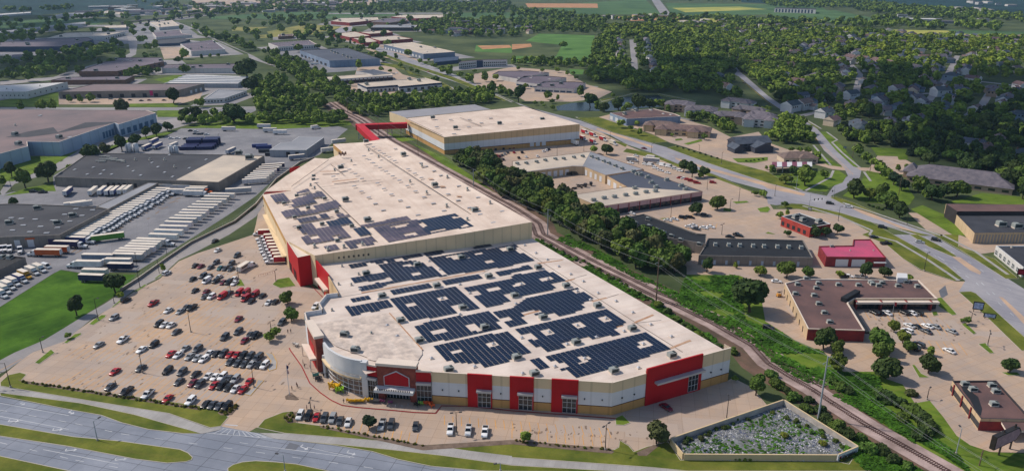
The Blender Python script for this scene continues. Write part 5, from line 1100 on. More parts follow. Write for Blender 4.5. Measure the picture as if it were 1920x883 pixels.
# ---------- vehicles ----------
PAINT=mat('car_paint',(1,1,1),rough=.28,var=0,obj=True,spec=.5)
BOXP=mat('trailer_paint',(1,1,1),rough=.5,var=.22,fine=.5,obj=True)
TYRE=bm('tyre',(26,26,28),var=.1);RIM=bm('wheel_rim',(150,152,156),var=.05,rough=.4)
CGL=mat('car_glass',S(20,26,32),rough=.08,var=0,spec=.6)
HEADL=bm('headlight_lens',(226,226,220),var=.02,rough=.2);TAILL=bm('tail_light_lens',(150,16,18),var=.05,rough=.3)
TRIM=bm('dark_trim',(34,34,38),var=.1)
TOPW=bm('trailer_roof',(224,214,200),var=.08,scale=.15,fine=.6,rough=.6)
CHAS=bm('chassis',(40,40,44),var=.15)
def wheel(t,x,y,r,w=.24,rim=True):
    m=MB();m.tube((x,y-w/2,r),(x,y+w/2,r),r,r,12,0)
    s_=1 if y>0 else -1;m.tube((x,y+s_*w*.5,r),(x,y+s_*(w*.5+.02),r),r*.55,r*.5,8,1)
    m.build('wheel',[TYRE,RIM],t)
def car_fn(kind):
    L,Wd,Hh={'sedan':(4.8,1.85,1.46),'suv':(4.8,1.95,1.78),'pickup':(5.8,2.02,1.9),'van':(5.6,2.02,2.25)}[kind]
    prof={'sedan':[(-.5,.28,.6,.80),(-.47,.2,.86,.94),(-.30,.18,.93,1.),(-.12,.18,.95,1.),(.2,.18,.92,1.),(.36,.18,.86,.98),(.46,.2,.74,.9),(.5,.3,.6,.74)],
          'suv':[(-.5,.32,.95,.86),(-.48,.24,1.06,.96),(-.3,.22,1.08,1.),(.12,.22,1.06,1.),(.24,.22,1.06,1.),(.40,.22,1.,.98),(.47,.24,.9,.92),(.5,.34,.7,.8)],
          'pickup':[(-.5,.45,1.0,.92),(-.49,.4,1.08,1.),(-.13,.36,1.1,1.),(.1,.3,1.12,1.),(.22,.3,1.14,1.),(.42,.3,1.08,.98),(.48,.32,1.,.94),(.5,.4,.8,.86)],
          'van':[(-.5,.34,1.05,.92),(-.49,.3,1.15,1.),(-.2,.28,1.18,1.),(.2,.28,1.18,1.),(.3,.28,1.16,1.),(.43,.28,1.0,.98),(.48,.3,.86,.92),(.5,.36,.7,.82)]}[kind]
    cab={'sedan':(-.36,-.20,.06,.22),'suv':(-.485,-.42,.08,.22),'pickup':(-.08,-.05,.12,.24),'van':(-.49,-.47,.2,.36)}[kind]
    def fn():
        t=thing('parked_car','x','car');m=MB();rings=[]
        for x,z0,z1,w in prof:
            y=Wd/2*w;X=x*L;rings.append([(X,-y*.9,z0),(X,-y,z0+.12),(X,-y,(z0+z1)/2+.08),(X,-y*.93,z1-.03),(X,-y*.8,z1),(X,y*.8,z1),(X,y*.93,z1-.03),(X,y,(z0+z1)/2+.08),(X,y,z0+.12),(X,y*.9,z0)][::-1])
        m.loft(rings)
        zb={'sedan':.92,'suv':1.06,'pickup':1.1,'van':1.15}[kind];zt=Hh
        x0,x1,x2,x3=[c*L for c in cab];yb,yt=Wd*.455,Wd*.39
        m.box(((x1+x2)/2,0,zt-.07),(x2-x1+.1,yt*2,.09))
        for sx,bx in((x1,x0),(x2,x3)):
            for sy in(-1,1): m.tube((bx,sy*yb,zb-.02),(sx,sy*yt,zt-.03),.055,.055,4)
        if kind in('suv','van'):
            for sy in(-1,1): m.tube((x0*.45,sy*yb,zb-.02),(x0*.45,sy*yt,zt-.03),.07,.07,4)
        if kind=='van':
            for sy in(-1,1): m.quad(*[(x,sy*y,z) for x,y,z in((x0,yb+.02,zb),(x2*.55,yb+.02,zb),(x2*.55,yt+.03,zt-.05),(x1,yt+.03,zt-.05))])
        for sy in(-1,1): m.box((x3-.35,sy*(Wd/2+.06),zb+.02),(.14,.2,.14))
        if kind=='pickup':
            # open bed: dark floor between side walls
            m.box((-.3*L,-Wd*.44,1.09),(.38*L,.12,.1));m.box((-.3*L,Wd*.44,1.09),(.38*L,.12,.1));m.box((-.485*L,0,1.09),(.1,Wd*.86,.1))
        m.build('body',[PAINT],t,True if kind!='x' else False)
        g=MB();q0=[(x0,-yb,zb-.03),(x3,-yb,zb-.03),(x3,yb,zb-.03),(x0,yb,zb-.03)];q1=[(x1,-yt,zt-.06),(x2,-yt,zt-.06),(x2,yt,zt-.06),(x1,yt,zt-.06)]
        k=.985
        for i in range(4): g.quad(q0[i],q0[(i+1)%4],q1[(i+1)%4],q1[i])
        g.build('windows',[CGL],t)
        if kind=='pickup':
            b_=MB();b_.box((-.3*L,0,1.085),(.37*L,Wd*.8,.02));b_.build('truck_bed',[TRIM],t)
        r={'sedan':.33,'suv':.37,'pickup':.4,'van':.36}[kind]
        for x in(-.29*L,.31*L):
            for y in(-Wd/2+.11,Wd/2-.11): wheel(t,x,y,r)
        hz=prof[-1][2]-.02
        for y in(-Wd*.33,Wd*.33):
            h=MB();h.box((L*.488,y,hz-.12),(.1,Wd*.18,.16));h.build('headlight',[HEADL],t)
            h=MB();h.box((-L*.492,y*1.12,prof[0][2]-.08),(.08,Wd*.14,.2));h.build('tail_light',[TAILL],t)
        tr=MB();tr.box((L*.485,0,.32),(.12,Wd*.6,.2));tr.build('grille',[TRIM],t)
        THINGS.remove(t);return t
    return Kind(fn)
CK={k:car_fn(k) for k in('sedan','suv','pickup','van')}
CCOL={'w':('white',(.78,.79,.8)),'k':('black',(.012,.013,.016)),'g':('silver grey',(.36,.38,.40)),'d':('dark grey',(.06,.07,.085)),'r':('red',(.42,.012,.02)),'m':('maroon',(.17,.012,.03)),'b':('blue',(.02,.06,.2)),'t':('teal',(.03,.16,.17)),'o':('orange',(.6,.16,.02)),'y':('yellow',(.6,.36,.02))}
KN={'s':'sedan','u':'suv','p':'pickup','v':'van'};KW={'s':'sedan','u':'SUV','p':'pickup truck','v':'van'}
CARS=[]
def cars(where,group,tile,s,head):
    for e in s.split(';'):
        w_=e.split()
        if not w_: continue
        px=P(tile+' '+w_[0])[0];k,c=w_[1],w_[2];p=G(px[0],px[1],.75);p.z=.031
        h=head(p) if callable(head) else R(head);h+=random.uniform(-.04,.04)+(math.pi if len(w_)>3 else 0)
        nm={'s':'parked_car','u':'parked_car','p':'pickup_truck','v':'van'}[k]
        j=random.uniform(.8,1.15);col=tuple(min(.85,x*j) for x in CCOL[c][1])
        o=CK[KN[k]].put(p,h,f'{CCOL[c][0]} {KW[k]} {where}',{'s':'car','u':'car','p':'pickup','v':'van'}[k],group,col,None,random.uniform(1.0,1.06));o.name=nm
        CARS.append((o,px))
LOT='cars parked in the store lot'
cars('in the upper part of the store lot',LOT,'c0','1610,45 s k;1632,115 s w;1778,155 u d;1463,230 s k;1505,235 s m;1578,243 s d;1620,207 u d;1652,248 s t;1690,250 s d;1735,215 u d;1732,255 s d;1445,330 s k;1522,308 u d;1565,308 s d;1550,345 v w;1640,315 s w;1620,345 u k;1675,355 s m;1715,355 u k;1755,330 s w;1760,360 s w',258)
cars('beside the row of red vans',LOT,'c0','1462,416 s k;1545,425 s m;1535,463 s d;1587,462 u w;1720,435 s d;1885,495 s k',258)
cars('in the store lot',LOT,'c0','1668,462 v r;1795,437 v r;1845,437 v r;1842,478 v r;1912,448 v r',258)
cars('scattered in the open middle of the store lot',LOT,'c0','1150,512 p r;1262,565 s w;1350,572 s g;1398,540 s d;1440,545 p k;855,620 u g;1192,667 u k;1235,672 s w;1283,675 s w;1322,725 s d;922,785 p w;740,822 s g;1155,820 u k;1062,858 s w;1788,628 s m',258)
cars('by a grass strip along the lot edge',LOT,'c0','1250,285 u w;945,487 u k',70)
cars('near the trees by the store side',LOT,'c0','1787,725 u d;1685,765 u d;1833,790 s m;1875,745 s d;1908,755 u k',258)
cars('near the trees by the store side',LOT,'c1','47,455 s k;95,505 s w;145,500 s k;10,750 s k;195,655 u d;448,535 u w',258)
cars('in the full double row nearest the flagpole',LOT,'c0','1390,848 s g;1482,855 u d',258)
cars('in the full double row nearest the flagpole',LOT,'d0','1270,10 s r;1322,18 s w;1410,30 s g;1465,40 s g;1513,48 s w;1555,5 s w;1605,8 s k;1660,10 u d;1710,15 s r;1758,18 s r;1805,25 u k;1858,28 u d;1905,45 u d;1710,68 s d;1765,78 s d;1815,85 s d;1868,88 s g',258)
cars('beside the painted island near the flagpole',LOT,'d1','20,35 u d;20,90 s k;65,95 u w',258)
cars('in the double row second from the hedge',LOT,'d0','853,140 s r;1045,115 s d;1245,135 u k;1352,145 u d;1452,160 s k;1545,175 s w;1597,180 s w;1652,180 u w;1700,192 s d;1748,200 u g;1850,215 s r;1330,215 s d;1433,225 s m;1485,235 u d;1590,243 s r;1645,245 u k;1697,257 s k;1750,268 s w;1805,275 s r',258)
cars('nosed up to the planted hedge bed',LOT,'d0','818,252 s d;938,290 p k;1097,310 p w;1245,340 s r;1415,360 u w;1530,382 s k;1578,388 s d;1630,395 s d;1685,398 u k',258)
cars('in the front row facing the grass verge','cars in the row before the store front','d1','327,465 u w;390,470 u k;449,478 s r;508,487 u d;568,490 u g;625,505 s d;685,515 s w;935,537 p g;1003,535 u d;1185,545 s d;1443,570 p w;1577,577 p w;1700,588 p w',-91)
cars('driving past the big red front panel',None,'d2','1145,405 s m',-52)
cars('in the lot of the warehouse across the railway','cars behind the railway trees','b1','1670,250 s d;1700,252 s d;1740,252 s d;1795,240 u k;1855,235 u k;1900,230 s k;1668,290 s d;1720,285 s m;1770,293 s w;1805,285 s r;1825,292 u m;1845,283 s d;1865,273 s g;1887,263 s d;1735,327 s g;1780,327 s w;1825,320 s w;1854,315 s k',100)
cars('in the lot of the warehouse across the railway','cars behind the railway trees','b2','10,228 s m;15,262 s r;75,262 u k;50,302 s k;105,295 s w;190,290 s w;235,252 s w;258,245 s w;275,238 s k',100)
SM='cars around the strip mall'
cars('in the lot above the strip mall',SM,'b2','890,340 s w;930,287 s w;1000,352 u w;1042,358 v w;1075,380 u w;1105,350 u w;1132,360 v w;1115,398 s w;1168,415 s w;1180,370 v w;1220,385 u w;1258,400 u w',-40)
cars('in the row beside the trees above the strip mall',SM,'b2','1262,452 s r;1290,457 s w;1315,463 s r;1345,475 u r;1388,490 u r;1507,487 u r',-20)
cars('crossing on the avenue by the strip mall',None,'b2','990,232 s m',-35)
cars('before the pink fascia shopfronts',SM,'b2','897,718 s w',-35)
cars('in the lot beside the pink fascia strip mall',SM,'b2','1168,770 s w;1218,762 s w;1280,750 u k;1318,745 s k;1340,748 s k;1445,732 u d;1328,818 s w;1362,808 s w;1382,835 s d;1438,826 s w;1490,820 s w;1690,875 s k',-30)
cars('at the inner yard doors of the strip mall',SM,'b2','375,425 v k;432,425 v k;472,425 v k',20)
cars('before the black roofed building',SM,'c2','1635,12 s k;1702,5 s k',-20)
AV='cars driving on the avenue'
cars('driving on the avenue past the crossing',AV,'b3','465,643 u k;605,668 u w;860,822 u k',-22)
cars('driving on the avenue beside the tan median',AV,'c3','1140,52 s g;1260,37 u k',-35)
cars('at the edge of the magenta roofed building lot',SM,'c3','795,15 s k;885,63 p k',0)
BL='cars in the brown roofed shopping lot'
cars('behind the brown roofed shopping building',BL,'c3','65,347 s w;570,305 u k;605,308 s w;700,315 p g;5,695 u k',-15)
cars('nosed in at the shopfronts of the brown roofed building',BL,'c3','795,580 u k;842,582 s k;890,582 s w;1022,580 u k;1075,583 s w;1122,583 u k',118)
cars('in the lot below the brown roofed shopfronts',BL,'c3','1060,677 s w;1110,685 s k;1195,680 s w;1253,685 s g;1187,720 s d;1377,720 s g;1045,718 u w;1130,820 u d;1095,845 u k;1360,865 s w',118)
cars('in the far left lot by the blue containers','cars by the blue containers','b0','1430,100 s k;1468,103 s w;1465,122 s d;1495,125 s d;1520,123 s k;1548,127 s w;1282,157 s w;1330,157 s w;1393,160 s k;1497,163 s w;1612,168 s w',10)
cars('parked on the grass edge by the dark warehouse','cars by the dark warehouse','b0','250,555 u k;318,560 p k',10)
cars('on the far avenue and its lots',None,'a1','1292,537 s r;1055,548 s w;1035,555 s g;800,690 s k;780,692 s w;820,712 u w;740,675 u k',-40)
cars('on the curving side street',None,'a2','1742,622 s k',-60)
cars('before the reddish purple roofed building',None,'a0','730,742 s w;830,742 s g;915,750 s k;975,750 s k;1060,755 s k;1120,752 s m;1230,752 s k',0)
# ---------- trucks and trailers ----------
def trailer_parts(t,L,x0,z0=1.15,h=2.85,w=2.55,axles=2,stripe=None):
    m=MB();m.box((x0+L/2,0,z0),(L,w,h),0,0,1);m.build('box',[BOXP,TOPW],t)
    c=MB();c.box((x0+L/2,0,z0-.25),(L*.96,1.1,.25));c.build('chassis',[CHAS],t)
    for i in range(axles):
        for y in(-1,1): wheel(t,x0+1.6+i*1.25,y*(w/2-.28),.5,.45)
    d=MB();d.box((x0-.03,0,z0+.1),(.08,w*.92,h-.25));d.box((x0-.08,0,z0+.1),(.05,.06,h-.3),0,1);d.build('rear_doors',[FRAME,TRIM],t)
    b_=MB();b_.box((x0+.2,0,.55),(.15,w*.8,.12));b_.build('bumper',[TRIM],t)
def cab_parts(t,x0,sleeper=True):
    z=0
    m=MB();Lc=2.6 if sleeper else 1.9
    m.loft([[(x0+.2,-1.15,1.1),(x0+.2,1.15,1.1),(x0+.2,1.1,3.5),(x0+.2,-1.1,3.5)],[(x0+.2+Lc*.6,-1.15,1.1),(x0+.2+Lc*.6,1.15,1.1),(x0+.2+Lc*.6,1.05,3.3),(x0+.2+Lc*.6,-1.05,3.3)],[(x0+.2+Lc,-1.12,1.1),(x0+.2+Lc,1.12,1.1),(x0+Lc,1.,2.0),(x0+Lc,-1.,2.0)]][::1])
    m.build('cab',[PAINT],t)
    hd=MB();hx=x0+Lc+.2;hd.loft([[(hx,-1.02,.8),(hx,1.02,.8),(hx,.95,2.0),(hx,-.95,2.0)],[(hx+1.9,-.95,.7),(hx+1.9,.95,.7),(hx+1.9,.85,1.65),(hx+1.9,-.85,1.65)]]);hd.build('hood',[PAINT],t)
    g=MB();g.quad((x0+Lc+.06,-.95,2.08),(x0+Lc+.06,.95,2.08),(x0+Lc*.66+.2,.92,3.12),(x0+Lc*.66+.2,-.92,3.12))
    for y in(-1,1): g.box((x0+Lc*.72,y*1.1,2.15),(.9,.08,.65))
    g.build('windows',[CGL],t)
    gr=MB();gr.box((hx+1.93,0,.85),(.08,1.3,.75));gr.build('grille',[TRIM],t)
    for y in(-.75,.75):
        h=MB();h.box((hx+1.92,y,.95),(.1,.3,.25));h.build('headlight',[HEADL],t)
        wheel(t,hx+1.0,y*1.33,.5,.35)
        for k in range(2): wheel(t,x0-.6-k*1.25,y*1.33,.5,.5)
        f=MB();f.tube((x0+.5,y*1.35,.75),(x0+1.7,y*1.35,.75),.32,.32,10);f.build('fuel_tank',[RIM],t)
    c=MB();c.box((x0+.2,0,.7),(4.6,.9,.28));c.build('chassis',[CHAS],t)
def semi_fn(L,cab=True):
    def fn():
        t=thing('semi_truck' if cab else 'trailer','x','truck')
        trailer_parts(t,L,-L/2)
        if cab: cab_parts(t,L/2+.1)
        else:
            for y in(-.8,.8):
                m=MB();m.tube((L/2-3,y,0),(L/2-3,y,1.1),.09,.09,6);m.build('landing_leg',[CHAS],t)
        THINGS.remove(t);return t
    return Kind(fn)
def tractor_fn():
    t=thing('tractor_unit','x','truck');cab_parts(t,-1.);THINGS.remove(t);return t
def boxtruck_fn():
    t=thing('box_truck','x','truck');trailer_parts(t,6.2,-4.2,.95,2.5,2.4,1)
    m=MB();m.loft([[(2.05,-1.1,.7),(2.05,1.1,.7),(2.05,1.05,2.5),(2.05,-1.05,2.5)],[(3.3,-1.1,.7),(3.3,1.1,.7),(3.0,1.,2.45),(3.0,-1.,2.45)],[(3.9,-1.05,.7),(3.9,1.05,.7),(3.7,1.,1.6),(3.7,-1.,1.6)]]);m.build('cab',[PAINT],t)
    h=MB();h.loft([[(3.85,-1.,.6),(3.85,1.,.6),(3.85,.95,1.5),(3.85,-.95,1.5)],[(4.9,-.9,.6),(4.9,.9,.6),(4.9,.85,1.25),(4.9,-.85,1.25)]]);h.build('hood',[PAINT],t)
    g=MB();g.quad((3.73,-.95,1.68),(3.73,.95,1.68),(3.1,.9,2.36),(3.1,-.9,2.36))
    for y in(-1,1): g.box((2.7,y*1.06,1.6),(.8,.08,.6))
    g.build('windows',[CGL],t)
    for y in(-.95,.95): wheel(t,4.1,y,.45,.3)
    for y in(-.7,.7):
        k=MB();k.box((4.9,y,.85),(.1,.3,.2));k.build('headlight',[HEADL],t)
    THINGS.remove(t);return t
TK={'semi':semi_fn(13),'trailer':semi_fn(16),'short':semi_fn(12,False),'trailer16':semi_fn(16,False),'tractor':Kind(tractor_fn),'box':Kind(boxtruck_fn)}
TC={'w':(.74,.74,.74),'b':(.05,.08,.26),'n':(.025,.035,.12),'g':(.4,.43,.47),'s':(.2,.27,.36),'o':(.62,.13,.03),'r':(.45,.015,.03),'gr':(.12,.36,.05),'y':(.6,.33,.03),'c':(.66,.6,.52)}
TN={'w':'white','b':'blue','n':'dark blue','g':'grey','s':'slate blue','o':'orange','r':'red','gr':'bright green','y':'yellow','c':'cream'}
def truck(k,px,h,c,where,group,z=2.,desc=None,cabc='w'):
    p=G(px[0],px[1],z);p.z=.031
    if group and ('row' in group or 'fence' in group or 'dock' in group): p+=Vector((math.cos(h),math.sin(h),0))*random.uniform(-.7,.7);h+=random.uniform(-.012,.012)
    cat={'semi':'semi truck','trailer':'semi truck','short':'trailer','trailer16':'trailer','tractor':'tractor unit','box':'box truck'}[k]
    o=TK[k].put(p,h,f'{TN[c]} {cat} {where}' if not desc else desc,cat.split()[-1],group)
    o.name={'semi':'semi_truck','trailer':'semi_truck','short':'trailer','trailer16':'trailer','tractor':'tractor_unit','box':'box_truck'}[k]
    for ch in o.children:
        n=ch.name.split('.')[0]
        if n=='box': j=random.uniform(.82,1.08);ch.color=(*[min(.9,v*j*random.uniform(.96,1.04)) for v in TC[c]],1)
        if n in('cab','hood'): ch.color=(*TC[cabc],1)
    return o
def lerp(a,b,t): return (a[0]+(b[0]-a[0])*t,a[1]+(b[1]-a[1])*t)
q0,q1=P('b0 590,880 1200,545');rr=random.Random(5)
for i in range(22):
    truck('semi',lerp(q0,q1,i/21),R(-4),'w','in the long row beside the narrow grey roofed dock','white trucks beside the narrow dock',2.5)
for s,c,w_ in [('500,72','n','with pink mark, ending the long white row'),('560,40','b','second from the near end of the long white row'),('590,20','w','third from the near end of the long white row')]: truck('semi',P('c0 '+s)[0],R(-5),c,w_,None)
truck('trailer',P('c0 810,20')[0],R(205),'gr','with white cab at the near end of the white truck row',None)
for s,k,c,w_ in [('1255,523','short','w','leftmost against the warehouse front wall'),('1370,527','short','w','between two others against the warehouse front wall'),('1490,540','short','w','rightmost against the warehouse front wall'),('1320,560','semi','w','parked across the head of the truck row'),('1452,572','semi','w','next to the orange cab')]: truck(k,P('b0 '+s)[0],R(-3),c,w_,None)
truck('semi',P('b0 1465,552')[0],R(-3),'w','',None,2.,'white semi truck with orange cab by the warehouse corner','o')
q0,q1=P('b0 1375,780 1668,592')
for i in range(10): truck('trailer16',lerp(q0,q1,i/9),R(-3),'w' if i%4 else 'g','in the upper row along the yard fence','trailers along the yard fence')
q0,q1=P('b0 1270,868 1335,805')
for i in range(3): truck('trailer16',lerp(q0,q1,i/2),R(-5),'w','in the short middle group along the yard fence','trailers along the yard fence')
truck('trailer16',P('c0 1225,20')[0],R(-5),'w','alone on the near side of the middle fence group','trailers along the yard fence')
q0,q1=P('c0 960,168 1130,55')
for i in range(7): truck('trailer16' if i<6 else 'trailer',lerp(q0,q1,i/6),R(-5),'w' if i not in(0,4) else 'g','in the near row along the yard fence','trailers along the yard fence')
for s,k,c,h,w_ in [('740,172','trailer16','s',-2,'lying long behind the white trucks near the meadow'),('670,222','semi','w',178,'with small lettering, heading left at the meadow edge'),('890,205','semi','w',178,'behind the dark blue trailer with the logo'),('905,240','short','n',-3,'with pale lettering nearest the fence'),('715,285','short','w',-3,'half hidden behind the dark meadow tree'),('690,325','short','n',-5,'with pale lettering on the meadow grass')]: truck(k,P('c0 '+s)[0],R(h),c,w_,None)
q0,q1=P('b1 -10,480 130,368')
for i in range(8): truck('trailer16',lerp(q0,q1,i/7),R(17),'w' if i in(1,3,4) else ('n' if i in (5,7) else 'w'),'in the row angled along the railway spur','trailers along the railway spur')
truck('trailer16',P('b0 1790,552')[0],R(14),'g','at the near end of the railway spur row',None)
for s,c in [('510,558','b'),('698,555','w'),('767,552','w'),('820,555','b'),('863,552','b'),('915,548','w'),('960,545','w')]: truck('short',P('b0 '+s)[0],heading(P('b0 '+s)[0],14,-11),c,'backed at the dark warehouse dock','trailers backed at the dark warehouse')
for s,h in [('565,655',30),('612,655',30)]: truck('short',P('b0 '+s)[0],R(h),'w','peeping over the charcoal roof edge','trailers behind the charcoal roof')
for s,c,w_ in [('1155,180','b','farthest of three by the white tanks'),('1100,225','b','nearest the white tanks'),('1182,215','b','rightmost of three by the white tanks'),('1300,212','w','beside the blue container stacks'),('1732,252','s','at the right end of the blue container stacks')]: truck('short',P('b0 '+s)[0],heading(P('b0 '+s)[0],16,-7),c,w_,None)
for s,c,w_,h in [('b1 60,68','w','rearmost of the pale trio by the dark trees',0),('b1 105,97','w','middle of the pale trio by the dark trees',0),('b1 180,113','w','nearest of the pale trio by the dark trees',0),('b0 1715,88','w','alone on the grass edge of the far lot',0),('b1 305,300','s','at the door of the metal shed',25),('b1 545,245','w','beside the annex on the railway spur',30),('b1 620,182','w','between the annex and the red bridge',35)]: truck('short',P(s)[0],R(h),c,w_,None)
truck('box',P('b1 445,72')[0],R(40),'w','alone on the far grass by the trees',None)
# pale lettering and round mark on the blue trailers
for e,(px_,txt) in enumerate([]): pass
LB=(('25,408','w'),('58,378','w'),('95,352','w'),('150,328','b'))
for s,c in LB: truck('box',P('c0 '+s)[0],heading(P('c0 '+s)[0],24,9),c,'in the slanting row at the meadow corner','box trucks at the meadow corner',1.6)
truck('box',P('c0 185,303')[0],heading(P('c0 185,303')[0],24,9),'y','in the slanting row at the meadow corner',None,1.2,None,'y')
for s in('238,270','293,250'): truck('box',P('c0 '+s)[0],heading(P('c0 '+s)[0],24,9),'w','at the upper end of the slanting row','box trucks at the meadow corner',1.6)
truck('box',P('c0 0,440')[0],heading(P('c0 0,440')[0],24,9),'w','at the left edge of the slanting row','box trucks at the meadow corner',1.6)
cars('at the top of the slanting box truck row',None,'c0','345,237 v w',-25)
for s in('5,105','38,103','75,103','152,112'): truck('tractor',P('c0 '+s)[0],heading(P('c0 '+s)[0],-2,12),'w','before the dock doors of the charcoal roofed warehouse','tractors before the dock doors',1.5)
truck('semi',P('c0 365,135')[0],R(178),'o','with white cab nearest the truck row',None);truck('short',P('c0 430,112')[0],R(178),'o','behind the orange semi truck',None)
# red delivery trucks
for i,s in enumerate('545,110 607,130 682,162 757,192'.split()): truck('box',P('b2 '+s)[0],heading(P('b2 '+s)[0],15,5),'r' if i<3 else 'c','in the row along the avenue verge','red delivery trucks by the avenue',1.6,None,'w')
truck('box',P('b2 533,157')[0],heading(P('b2 533,157')[0],15,6),'r','nearest the back warehouse corner',None,1.6);truck('box',P('b2 608,182')[0],heading(P('b2 608,182')[0],15,6),'r','before the avenue row with black rear',None,1.6)
truck('short',P('b2 462,188')[0],heading(P('b2 462,188')[0],-14,-5),'w','with red mark backed at the back warehouse dock',None)
truck('box',P('b2 1030,302')[0],R(150),'w','beside the boxy trailer above the strip mall',None,1.6)
truck('short',P('b2 1045,328')[0],R(-20),'g','behind the white box truck above the strip mall',None,1.6)
truck('box',P('b2 900,318')[0],R(-20),'g','beside the white car above the strip mall roof',None,1.4)
def dock9(i): return lerp((504.5,446),(527.,487.5),i/7)
for i in range(8): truck('box',dock9(i),R(190),'r','backed at the store warehouse dock','red trucks at the store dock',1.6)
for o in [x for x in THINGS if x.get('group')=='red trucks at the store dock']: o.scale=(1.55,1.05,1.1)
truck('box',(491.5,436.5),R(188),'r','alone before the store warehouse dock',None,1.6)
for s,w_ in (('a1 375,450','leftmost at the blue walled warehouse'),('a1 400,462','middle at the blue walled warehouse'),('a1 440,480','nearest at the blue walled warehouse')): truck('short',P(s)[0],R(-8),'w',w_,None)
# camping trailer with towing car in the upper lot
t=thing('camper_trailer','long white camper with dark side windows among cars in the upper lot','camper',(0,0,0))
m=MB();m.box((0,0,.6),(8.5,2.5,2.4),0,0,1);m.build('box',[BOXP,TOPW],t).color=(.7,.7,.68,1)
for y in(-1,1):
    g=MB();g.box((0,y*1.26,1.6),(6.5,.06,.8));g.build('window',[CGL],t)
    for x in(-1,.2): wheel(t,x,y*1.1,.38)
p=G(*P('c0 1825,240')[0],1.6);t.location=(p.x,p.y,.03);t.rotation_euler=(0,0,heading(P('c0 1825,240')[0],16,-10))
cars('hitched before the white camper',None,'c0','1885,230 v w',50)
# blue shipping containers
def cont_fn():
    t=thing('shipping_container','x','container');m=MB();m.box((0,0,.05),(12.2,2.44,2.6))
    for i in range(24): 
        for y in(-1,1): m.box((-5.8+i*.5,y*1.25,.15),(.22,.08,2.35))
    m.build('box',[BOXP],t);d=MB();d.box((6.12,0,.2),(.06,2.2,2.3));d.box((6.16,0,.2),(.04,.06,2.3),0,1);d.build('doors',[BOXP,TRIM],t).color=(.03,.04,.16,1);THINGS.remove(t);return t
CT=Kind(cont_fn);c0_=G(*P('b0 1400,250')[0]);ux=Vector((math.cos(R(5)),math.sin(R(5)),0));uy=Vector((-ux.y,ux.x,0))
for i in range(2):
    for j in range(9):
        for k in range(2 if j>4 else 1):
            p=c0_+ux*(i*13.5+(j%2)*1.)+uy*(j*3.+2);o=CT.put(Vector((p.x,p.y,.03+k*2.66)),R(5),'blue shipping container in the stacked block behind the dark warehouse roof','container','blue container stacks');[setattr(c,'color',(.018,.024,.1,1)) for c in o.children]
for s,c in(('b1 60,235',(.03,.05,.2)),('b1 30,225',(.03,.05,.2)),('b1 130,290',(.03,.035,.05)),('b1 80,265',(.03,.035,.05))):
    p=G(*P(s)[0]);p.z=.03;o=CT.put(p,R(10 if c[2]>.1 else 0),('blue' if c[2]>.1 else 'black')+' container beside the metal shed','container','containers beside the metal shed');[setattr(x,'color',(*c,1)) for x in o.children]
for s,w_ in(('970,262','leftmost of the tall pair'),('1022,262','rightmost of the tall pair'),('1287,270','left of the low pair'),('1322,270','right of the low pair')):
    p=G(*P('b0 '+s)[0]);k=MB();big=s[0]=='9' or s[:4]=='1022';r_=2.3 if big else 1.9;hh=6.5 if big else 5.5;t=thing('storage_tank',f'white upright tank, {w_}, by the blue containers','tank',(p.x,p.y,0))
    k.tube((p.x,p.y,0),(p.x,p.y,hh),r_,r_,16);k.tube((p.x,p.y,hh),(p.x,p.y,hh+.8),r_,r_*.3,16);k.build('shell',[FRAME],t,True);l=MB();l.tube((p.x,p.y-r_-.2,0),(p.x,p.y-r_-.2,hh),.15,.15,5);l.build('ladder',[TRIM],t)
# stripped truck frames in the strip mall yard
for i,(s,rz) in enumerate((('b2 490,535',20),('b2 560,515',5),('b2 450,545',60),('b2 520,520',-30))):
    p=G(*P(s)[0]);t=thing('truck_chassis',['bare truck frame nearest the trees in the strip mall yard','bare truck frame with cab at the right of the yard heap','short bare frame at the left of the yard heap','crosswise bare frame on the yard heap'][i],'chassis',(p.x,p.y,.03),R(rz))
    ORG[t.name]=(0,0,0);m=MB();m.box((0,-.45,.8),(8,.14,.3));m.box((0,.45,.8),(8,.14,.3))
    for x in range(-3,4): m.box((x,0,.82),(.12,.9,.2))
    m.build('frame_rails',[CHAS],t)
    for x in(-2.5,-1.2,3): 
        for y in(-1,1): wheel(t,x,y*.95,.5,.35)
    if i in(1,3): m=MB();m.box((2.9,0,1.1),(1.8,2.2,1.6));m.build('cab',[BOXP],t).color=(.05,.05,.06,1)
# houses scattered through the wooded residential blocks
rr=random.Random(33)
def houses(s,n,where,group):
    w=[(p.x,p.y) for p in W(s)];xs=[p[0] for p in w];ys=[p[1] for p in w];k=0;tr=0
    while k<n and tr<3000:
        tr+=1;q=Vector((rr.uniform(min(xs),max(xs)),rr.uniform(min(ys),max(ys)),0))
        if inside(q,w) and not any((q-b).length<26 for b in HOUSES):
            HOUSES.append(q);k+=1;i=rr.randrange(6);HK[i].put(q,rr.uniform(0,6.28),HDESC[i]+' '+where,'house',group,None,None,rr.uniform(.95,1.2))
houses('a2 1440,300 1920,310 a3 1900,320 1900,600 900,480 200,420 0,480 a2 1760,540',60,'half hidden in the wooded residential blocks','houses in the wooded residential blocks')
houses('a3 0,560 300,560 900,640 1900,640 1900,860 1000,850 300,800',14,'peeping from the nearer residential wood','houses in the nearer residential wood')
houses('a2 1250,180 1920,205 a3 800,240 1900,290 1900,330 900,300 0,270 a2 1500,260',60,'among the sunlit far trees','houses among the sunlit far trees')
houses('a1 1200,190 1900,215 a2 200,200 100,290 a1 1700,300 1200,240',16,'among far trees left of the sports field','houses left of the sports field')
rr=random.Random(8)
